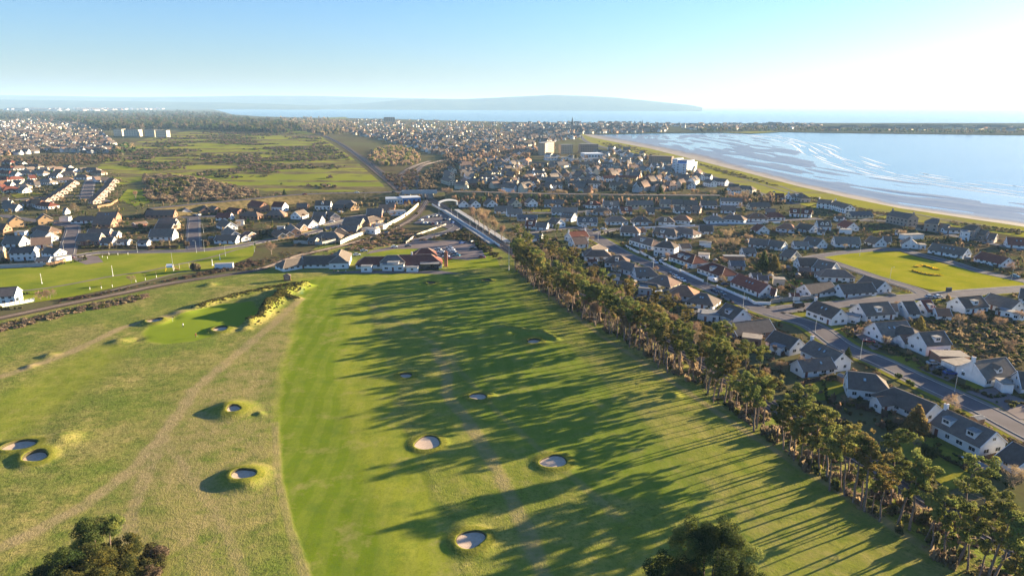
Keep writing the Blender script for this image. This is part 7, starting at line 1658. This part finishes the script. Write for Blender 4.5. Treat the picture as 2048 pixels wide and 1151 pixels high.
def board_fence(pts, h, label, n_w=2.0, mat='wood', post='darkwood', group=None, cat='fence', pname='panel'):
    g = [Vector(P(*q)[:2]) for q in pts]; o = g[0]; r = empty('fence', (o.x, o.y, 0)); tag(r, label, cat, group); k = 0
    for a, b in zip(g[:-1], g[1:]):
        d = b - a; n = max(1, round(d.length / n_w)); ax = d / d.length; w = d.length / n; m = MB(); m.box(-w / 2 + .07, w / 2 - .07, -.05, .05, .03, h); pm = m.mesh(pname, MT[mat]); m = MB(); m.box(-.07, .07, -.07, .07, -.1, h + .12); qm = m.mesh('post', MT[post]); rz = math.atan2(ax.y, ax.x)
        for q in range(n):
            c = a + ax * w * (q + .5) - o; inst(pname, pm, r, TM(c.x, c.y, 0, rz)); c = a + ax * w * q - o; inst('post', qm, r, TM(c.x, c.y, 0, rz))
board_fence([(681, 489), (697, 481), (712, 475), (735, 467), (759, 459), (775, 453), (790, 445), (803, 438), (814, 431), (826, 421), (837, 411)], 2.6, 'long curving cream concrete panel fence beside the branch line', 2.8, 'cream_panel', 'concrete')
board_fence([(588, 487), (615, 488), (645, 490), (672, 484)], 2.2, 'pale panel fence at the bottom of the estate loop', 2.6, 'concrete', 'wg')
board_fence([(864, 410), (890, 425), (918, 442), (960, 467), (1000, 494)], 1.5, 'white platform fence above the clubhouse car park', 2.4, 'trim', 'trim')
board_fence([(812, 487), (830, 473), (847, 466), (870, 458), (892, 450)], 1.3, 'sunlit timber fence along the station access road', 2.2, 'cream_panel')
board_fence([(93, 532), (110, 530), (126, 527), (139, 517)], 2.0, 'brown timber fence round the lowest estate houses', 2.0)
board_fence([(174, 417), (195, 416), (222, 411), (236, 402)], 2.0, 'sunlit timber fence behind the reddish roof row', 2.2)
board_fence([(0, 615), (40, 608), (70, 602)], 1.6, 'slatted fence beside the white house at the left edge', 2.0, 'trim')
board_fence([(1608, 768), (1640, 762), (1668, 752)], 1.5, 'low fence behind the L shaped white house', 2.0, 'darkwood')
board_fence([(1712, 818), (1745, 812), (1775, 835)], 1.6, 'dark fence round the terrace of the L shaped house', 2.0, 'darkwood')
board_fence([(1925, 938), (1955, 926), (1990, 916)], 1.7, 'dark timber fence behind the white house at bottom right', 2.0, 'darkwood')
board_fence([(1362, 632), (1385, 628), (1410, 625)], 1.6, 'pale fence beside the flat roofed extension', 2.0, 'concrete')
board_fence([(1577, 572), (1595, 582), (1618, 592)], 1.6, 'reddish timber fence beside the small lawn', 2.0)
board_fence([(1690, 560), (1645, 548), (1602, 552)], 1.7, 'grey board fence behind the brown hipped house', 2.2, 'darkwood')
board_fence([(275, 497), (330, 497), (355, 495)], 1.6, 'dark fence along the estate road below the brown roof', 2.2, 'darkwood')
def post(name, px_, py_, h, r, mat, label, cat, arm=False, group=None, dx=1.0):
    p = P(px_, py_); z = gz(p.x, p.y) - .05 if (p.y < 345 and -120 < p.x < 20) else 0
    o = empty(name, (p.x, p.y, z)); m = MB(); m.tube((0, 0, 0), (0, 0, h), r, r * .6, 6); m.build('post', MT[mat], o)
    m = MB(); m.tube((0, 0, -.1), (0, 0, .5), r * 2.0, r * 1.8, 6); m.build('base', MT[mat], o)
    if arm: m = MB(); m.tube((0, 0, h), (dx, 0, h + .25), r * .5, r * .45, 5); m.build('arm', MT[mat], o); m = MB(); m.box(min(dx, dx * 1.5), max(dx, dx * 1.5), -.12, .12, h + .18, h + .32); m.build('lamp_head', MT['lamp'], o)
    tag(o, label, cat, group)
GL = 'street lamps'
for (x, y, h, l) in [(1720, 718, 7, 'on the verge opposite the rooflit bungalow'), (1630, 664, 7, 'beside the corner bungalow lawn'), (1486, 615, 7, 'at the junction by the dark chalet roof'), (1587, 606, 7, 'behind the black van'), (1414, 570, 7, 'beside the camper van'), (1306, 540, 7, 'on the straight road by the green roofed bungalow'), (1196, 481, 6, 'at the top of the straight road'), (1909, 783, 7, 'in front of the drive with three cars'), (2023, 560, 7, 'beside the teal hatchback'), (1719, 511, 7, 'at the upper edge of the village green'), (1779, 562, 7, 'at the lower edge of the village green'), (1816, 499, 7, 'at the far corner of the village green'),
                     (129, 508, 7, 'by the turning head of the estate'), (275, 505, 7, 'on the estate road below the dark bushes'), (393, 505, 7, 'left of two at the cul de sac mouth'), (409, 503, 7, 'right of two at the cul de sac mouth'), (509, 503, 6, 'beside the gnarled bare tree'), (407, 465, 6, 'halfway up the cul de sac'), (730, 402, 6, 'by the buff hipped house'), (644, 490, 6, 'at the end of the pale panel fence'), (1008, 482, 7, 'at the end of the housing side platform')]:
    post('street_lamp', x, y, h, .09, 'steel', 'slim grey street lamp ' + l, 'street lamp', True, GL, 1.0 if x > 500 else -1.0)
for i_, (x, y, h) in enumerate([(953, 462, 6), (966, 469, 6), (940, 452, 6), (915, 437, 6), (903, 430, 6), (878, 432, 6)]): post('platform_lamp', x, y, h, .08, 'steel', f'platform lamp post, {ORD[[3, 4, 2, 1, 0, 5][i_]] if i_ < 5 else "the one"} ' + ('along the platform from the bridge' if i_ < 5 else 'beside the station car park fence'), 'lamp post', True, 'platform lamps')
post('flagpole', 1018, 540, 15.5, .13, 'white', 'tall white flagpole at the top of the pine belt', 'flagpole')
post('pole', 226, 552, 5.6, .12, 'trim', 'white pole on the park lawn beside the lone bare tree', 'pole'); post('pole', 84, 567, 5.2, .1, 'trim', 'thin pale pole behind the round bare trees', 'pole'); post('pole', 425, 531, 3.6, .25, 'trim', 'thick white post left of the white container', 'post'); post('pole', 440, 519, 3.0, .22, 'trim', 'pale post behind the white container', 'post'); post('pole', 345, 526, 6.0, .08, 'steel', 'thin mast beside the playground', 'pole'); post('pole', 451, 512, 6, .08, 'steel', 'thin lamp mast at the upper park path', 'pole')
for (x, y, h, l) in [(671, 496, 7, 'weathered pole at the end of the panel fence'), (739, 489, 6, 'pole in the scrub behind the clubhouse, left of two'), (766, 489, 6, 'pole in the scrub behind the clubhouse, right of two'), (839, 437, 7, 'left of the paired signal posts by the branch line'), (843, 436, 7, 'right of the paired signal posts by the branch line'), (862, 470, 5, 'pole left of the gorse by the access road'), (869, 478, 6, 'pole right of the gorse by the access road'), (939, 480, 5, 'pole beside the black car at the platform fence')]: post('pole', x, y, h, .13, 'barkg', l, 'pole')
for i_, (x, y) in enumerate([(180, 579), (203, 577), (225, 574), (272, 564), (291, 560), (313, 555), (205, 515), (215, 517), (218, 509), (236, 510), (256, 509)]):
    p = P(x, y); o = empty('sapling', (p.x, p.y, 0)); m = MB(); m.tube((0, 0, 0), (0, 0, 3.2), .05, .03, 5); m.tube((0, 0, 2), (.4, .2, 3.1), .025, .01, 4); m.tube((0, 0, 2.2), (-.4, -.1, 3.3), .025, .01, 4); m.tube((0, 0, 2.4), (.1, -.4, 3.4), .025, .01, 4); m.build('trunk', MT['twig'], o); m = MB(); m.tube((0, 0, 0), (0, 0, 1.2), .12, .12, 6); m.build('tree_guard', MT['trim'], o)
    tag(o, f'staked young sapling in a pale guard, {ORD[i_ if i_ < 6 else i_ - 6]} from the left ' + ('beside the railway path' if i_ < 6 else 'along the estate road'), 'sapling', 'staked saplings on the park lawn')
# small timber sheds in the back gardens
SHED = (lambda m: (m.box(-1.4, 1.4, -1.1, 1.1, 0, 2.0), m.mesh('wall', MT['wood']))[1])(MB()); m = MB()
for s_ in (-1, 1): m.face([(-1.6, s_ * 1.3, 1.93), (1.6, s_ * 1.3, 1.93), (1.6, 0, 2.55), (-1.6, 0, 2.55)][::s_]); m.face([(s_ * 1.4, -1.1, 2.0), (s_ * 1.4, 1.1, 2.0), (s_ * 1.4, 0, 2.5)])
SHEDR = m.mesh('roof', MT['flat']); ns = 0
for hi, (hr, ref, c, L, W, rz) in enumerate(HOUSES):
    if ns >= 70 or hi % 3 or math.hypot(c.x, c.y) > 520: continue
    for tr in range(6):
        a_ = rp.uniform(0, 6.28); d_ = W * .5 + rp.uniform(5, 8); x = c.x + math.cos(a_) * (d_ + L * .4 * abs(math.cos(a_ - rz))); y = c.y + math.sin(a_) * (d_ + L * .4 * abs(math.cos(a_ - rz)))
        if near_house(x, y, 2.0) or near_road(x, y, 2.5): continue
        r = empty('garden_shed', (x, y, 0), rz + rp.choice((0, 1.57))); link(bpy.data.objects.new('wall', SHED), r); link(bpy.data.objects.new('roof', SHEDR), r); tag(r, f"small timber shed in the garden of the {ref if len(ref.split()) <= 8 else ' '.join(ref.split()[:3])}", 'shed', 'timber garden sheds'); ns += 1; break
# ------------------------------------------------------------------ park and station things
p = P(449, 536); r = empty('storage_container', (p.x, p.y, 0), math.radians(14)); m = MB(); m.box(-4.6, 4.6, -1.3, 1.3, 0, 2.7); m.build('body', MT['white'], r); m = MB()
for q in range(22): m.box(-4.5 + q * .42, -4.3 + q * .42, -1.36, -1.302, .15, 2.55)
o = m.build('corrugation', MT['white'], r); m = MB(); m.box(-4.7, 4.7, -1.35, 1.35, 2.703, 2.8); m.build('roof', MT['concrete'], r); tag(r, 'white storage container beside the branch line', 'container')
p = P(340, 541); r = empty('climbing_frame', (p.x, p.y, 0), .3)
for sx in (-2, 2):
    for sy in (-1.4, 1.4): m = MB(); m.tube((sx, sy, 0), (sx * .8, sy * .8, 3.2), .12, .1, 6); m.build('leg', MT['yellow'] if sx < 0 else MT['trim'], r)
m = MB(); m.box(-1.7, 1.7, -1.2, 1.2, 2.0, 2.15); m.build('platform', MT['blue'], r); m = MB(); m.face([(-1.6, -1.3, 2.9), (1.6, -1.3, 2.9), (1.3, 0, 3.7), (-1.3, 0, 3.7)]); m.face([(1.6, 1.3, 2.9), (-1.6, 1.3, 2.9), (-1.3, 0, 3.7), (1.3, 0, 3.7)]); m.build('roof', MT['white'], r); m = MB(); m.face([(1.6, -.4, 2.1), (1.6, .4, 2.1), (4.6, .4, .2), (4.6, -.4, .2)]); m.box(1.6, 4.6, -.46, -.42, .1, .5); m.build('slide', MT['rr'], r); tag(r, 'colourful climbing frame with slide on the park lawn', 'climbing frame')
p = P(369, 536); r = empty('swing_frame', (p.x, p.y, 0), .5)
for sx in (-2.4, 2.4):
    for sy in (-1.1, 1.1): m = MB(); m.tube((sx, sy, 0), (sx, 0, 2.7), .08, .08, 6); m.build('leg', MT['cream_panel'], r)
m = MB(); m.tube((-2.6, 0, 2.7), (2.6, 0, 2.7), .09, .09, 6); m.build('crossbar', MT['cream_panel'], r)
for sx in (-.9, .9): m = MB(); m.tube((sx - .2, 0, 2.7), (sx - .2, 0, .6), .02, .02, 4); m.tube((sx + .2, 0, 2.7), (sx + .2, 0, .6), .02, .02, 4); m.box(sx - .25, sx + .25, -.12, .12, .55, .6); m.build('swing', MT['darksteel'], r)
tag(r, 'pale swing frame right of the climbing frame', 'swings')
# footbridge with white lattice sides over the platforms
a = P(878, 413, 0); b = P(914, 410, 0); d = Vector((b - a)[:2]); L = d.length; rz = math.atan2(d.y, d.x); r = empty('footbridge', ((a.x + b.x) / 2, (a.y + b.y) / 2, 0), rz); N_ = 14
for sy, nm in ((-1.1, 'parapet'), (1.1, 'parapet')):
    m = MB()
    for q in range(N_):
        f0, f1 = q / N_, (q + 1) / N_; x0, x1 = -L / 2 + L * f0, -L / 2 + L * f1; z = lambda f: 2.6 + 2.0 * math.sin(math.pi * f) ** .6
        z0, z1 = z(f0), z(f1); m.face([(x0, sy, z0), (x1, sy, z1), (x1, sy, z1 + 1.2), (x0, sy, z0 + 1.2)]); m.face([(x1, sy + .08, z1), (x0, sy + .08, z0), (x0, sy + .08, z0 + 1.2), (x1, sy + .08, z1 + 1.2)]); m.face([(x0, sy, z0 + 1.2), (x1, sy, z1 + 1.2), (x1, sy + .08, z1 + 1.2), (x0, sy + .08, z0 + 1.2)])
    m.build(nm, MT['white'], r)
m = MB()
for q in range(N_):
    f0, f1 = q / N_, (q + 1) / N_; z = lambda f: 2.6 + 2.0 * math.sin(math.pi * f) ** .6; m.face([(-L / 2 + L * f0, -1.09, z(f0) + .05), (-L / 2 + L * f1, -1.09, z(f1) + .05), (-L / 2 + L * f1, 1.09, z(f1) + .05), (-L / 2 + L * f0, 1.09, z(f0) + .05)])
m.build('deck', MT['concrete'], r)
for sx in (-1, 1):
    m = MB(); m.box(sx * L / 2 - .5, sx * L / 2 + .5, -1.0, 1.0, 0, 2.7); m.build('pier', MT['white'], r)
tag(r, 'white arched footbridge over the station tracks', 'footbridge')
# flower beds on the village green
def bed(pts, w, label):
    L = smooth_line([P(*q) for q in pts], .7); o = L[0]; r = empty('flower_bed', (o.x, o.y, .05)); tag(r, label, 'flower bed', 'daffodil beds on the green'); rel = [p - o for p in L]
    A = offset_poly(rel, w / 2); B = offset_poly(rel, -w / 2); n = len(L); V = [(p.x, p.y, .12) for p in A] + [(p.x, p.y, .12) for p in B]; me = np_mesh('soil', V, [(n + i, n + i + 1, i + 1, i) for i in range(n - 1)], MT['soil']); link(bpy.data.objects.new('soil', me), r); items = []
    yb = bush_proto(590, 'yellow', 60, .8, .3, 3)
    for p in rel:
        for q in range(4): items.append((yb if rp.random() < .75 else LITE['gorse'], p.x + rp.uniform(-w, w) * .45, p.y + rp.uniform(-w, w) * .45, .1, .5, .5, .5, rp.uniform(0, 6)))
    f = merge_copies('flowers', items, None, None); f.parent = r
bed([(1832, 533.5), (1847, 531.5), (1861, 534.5), (1874, 539)], 2.4, 'upper of two curved yellow daffodil beds on the green'); bed([(1826, 541.5), (1838, 545), (1855, 549), (1880, 551)], 2.4, 'lower of two curved yellow daffodil beds on the green')
p = P(1897, 583); r = empty('utility_cabinet', (p.x, p.y, .05), .1); m = MB(); m.box(-1.2, 1.2, -.5, .5, 0, 1.9); m.build('body', MT['darksteel'], r); m = MB(); m.box(-1.25, 1.25, -.55, .55, 1.903, 2.0); m.build('lid', MT['darksteel'], r); tag(r, 'dark cabinet on the lower corner of the village green', 'cabinet')
for (x, y, l) in [(1936, 920, 'white garden table set in the back garden of the bottom right house')]:
    p = P(x, y); r = empty('garden_table', (p.x, p.y, 0), .2); m = MB(); m.box(-1.4, 1.4, -.9, .9, .7, .78); m.build('tabletop', MT['white'], r)
    for sx in (-1.2, 1.2):
        for sy in (-.7, .7): m = MB(); m.box(sx - .05, sx + .05, sy - .05, sy + .05, 0, .698); m.build('leg', MT['white'], r)
    tag(r, l, 'table')
p = P(1341, 606); r = empty('rotary_clothes_line', (p.x, p.y, 0)); m = MB(); m.tube((0, 0, 0), (0, 0, 2.2), .04, .04, 5); m.build('pole', MT['steel'], r)
for q in range(4): a_ = q * 1.57 + .4; m = MB(); m.tube((0, 0, 1.6), (math.cos(a_) * 1.5, math.sin(a_) * 1.5, 2.2), .025, .025, 4); m.build('arm', MT['steel'], r)
m = MB(); m.face([(.3, -.9, 1.5), (1.1, -.6, 1.5), (1.1, -.6, 2.05), (.3, -.9, 2.05)]); m.face([(-.9, -.4, 1.4), (-.3, -1.0, 1.4), (-.3, -1.0, 2.05), (-.9, -.4, 2.05)]); m.build('washing', MT['white'], r); tag(r, 'rotary clothes line with white washing behind the orange roof', 'clothes line')
# ------------------------------------------------------------------ people
def person(px_, py_, heading, bend, top, legs, label, group, club=True, z=None):
    p = P(px_, py_); z = gz(p.x, p.y) if z is None else z; b = bend
    hip = (0, 0, .92); ch = (.36 * math.sin(b), 0, .92 + .46 * math.cos(b)); nk = (.50 * math.sin(b), 0, .92 + .60 * math.cos(b)); hd = (.62 * math.sin(b) + .03, 0, .95 + .74 * math.cos(b)); ht = (.66 * math.sin(b) + .05, 0, .96 + .86 * math.cos(b))
    hands = (.36 + .3 * math.sin(b), 0, .85 if b > .2 else .95)
    V = [hip, ch, nk, hd, ht, (.02, .11, .88), (.05, .15, .48), (0, .17, .06), (.16, .18, .03), (.02, -.11, .88), (.05, -.15, .48), (0, -.17, .06), (.16, -.18, .03), (ch[0], .19, ch[2] + .02), (ch[0] + .12, .22, ch[2] - .28), (hands[0], .05, hands[2]), (ch[0], -.19, ch[2] + .02), (ch[0] + .12, -.22, ch[2] - .28), (hands[0], -.04, hands[2] - .05)]
    E_ = [(0, 1), (1, 2), (2, 3), (3, 4), (0, 5), (5, 6), (6, 7), (7, 8), (0, 9), (9, 10), (10, 11), (11, 12), (1, 13), (13, 14), (14, 15), (1, 16), (16, 17), (17, 18)]
    R_ = [.15, .17, .07, .11, .085, .10, .075, .055, .04, .10, .075, .055, .04, .075, .055, .045, .075, .055, .045]
    me = bpy.data.meshes.new('body'); me.from_pydata(V, E_, []); o = bpy.data.objects.new('body', me); link(o); o.modifiers.new('skin', 'SKIN'); o.modifiers.new('sub', 'SUBSURF').levels = 1
    for i_, rd in enumerate(R_): me.skin_vertices[0].data[i_].radius = (rd, rd)
    me.skin_vertices[0].data[0].use_root = True
    dg = bpy.context.evaluated_depsgraph_get(); nm = bpy.data.meshes.new_from_object(o.evaluated_get(dg)); bpy.data.objects.remove(o); nm.name = 'body'
    for mt in (simple('jacket', top, .9), simple('trousers', legs, .9), simple('skin', (.45, .27, .19), .6), simple('dark_hair', (.04, .03, .02), .8)): nm.materials.append(mt)
    for f in nm.polygons:
        c = f.center; dh = (c - Vector(hd)).length; f.material_index = 3 if (dh < .2 and c.z > hd[2] + .05) else 2 if dh < .17 or (c - Vector(hands)).length < .09 else 1 if c.z < .95 and abs(c.x) < .25 else 0; f.use_smooth = True
    r = empty('person', (p.x, p.y, z), heading); link(bpy.data.objects.new('body', nm), r)
    if club: m = MB(); m.tube((hands[0], 0, hands[2] - .02), (hands[0] + .45, .0, .03), .015, .012, 5); m.box(hands[0] + .42, hands[0] + .54, -.03, .03, .0, .05); m.build('golf_club', MT['steel'], r)
    tag(r, label, 'person', group)
person(367, 656, 2.4, .12, (.7, .7, .68), (.03, .03, .04), 'golfer in pale top and dark trousers standing on the putting green', 'golfers')
person(391, 676, .5, .55, (.35, .05, .04), (.12, .05, .05), 'golfer in reddish clothes bending over a shot below the green', 'golfers')
for (x, y, t_, l) in [(668, 546, (.05, .05, .06), 'person in dark clothes on the terrace, left of three'), (676, 547, (.3, .3, .32), 'person in grey on the terrace, middle of three'), (692, 546, (.6, .6, .6), 'person in pale clothes on the terrace, right of three')]: person(x, y, rp.uniform(0, 6), .05, t_, (.04, .04, .06), l, 'people on the clubhouse terrace', False, .06)
p = P(346, 645); r = empty('golf_flag', (p.x, p.y, gz(p.x, p.y))); m = MB(); m.tube((0, 0, 0), (0, 0, 2.2), .03, .02, 5); m.build('flagstick', MT['white'], r); m = MB(); m.face([(.02, 0, 1.75), (.55, .1, 1.8), (.55, .1, 2.1), (.02, 0, 2.18)]); m.face([(.02, .01, 2.18), (.55, .11, 2.1), (.55, .11, 1.8), (.02, .01, 1.75)]); m.build('flag', MT['rr'], r); tag(r, 'golf flag on the left part of the putting green', 'golf flag')

# two or three look-alikes that would share a label are told apart by how near they stand
from collections import defaultdict
same = defaultdict(list)
for o in list(sc.objects):
    if o.parent is None and o.get('label') and o.get('category'): same[o['label']].append(o)
for lab, os_ in same.items():
    if 2 <= len(os_) <= 3:
        os_.sort(key=lambda o: o.location.x ** 2 + o.location.y ** 2)
        for o, w_ in zip(os_, ('nearer', 'farther') if len(os_) == 2 else ('nearest', 'middle', 'farthest')):
            if len(lab.split()) < 16: o['label'] = w_ + ' ' + lab
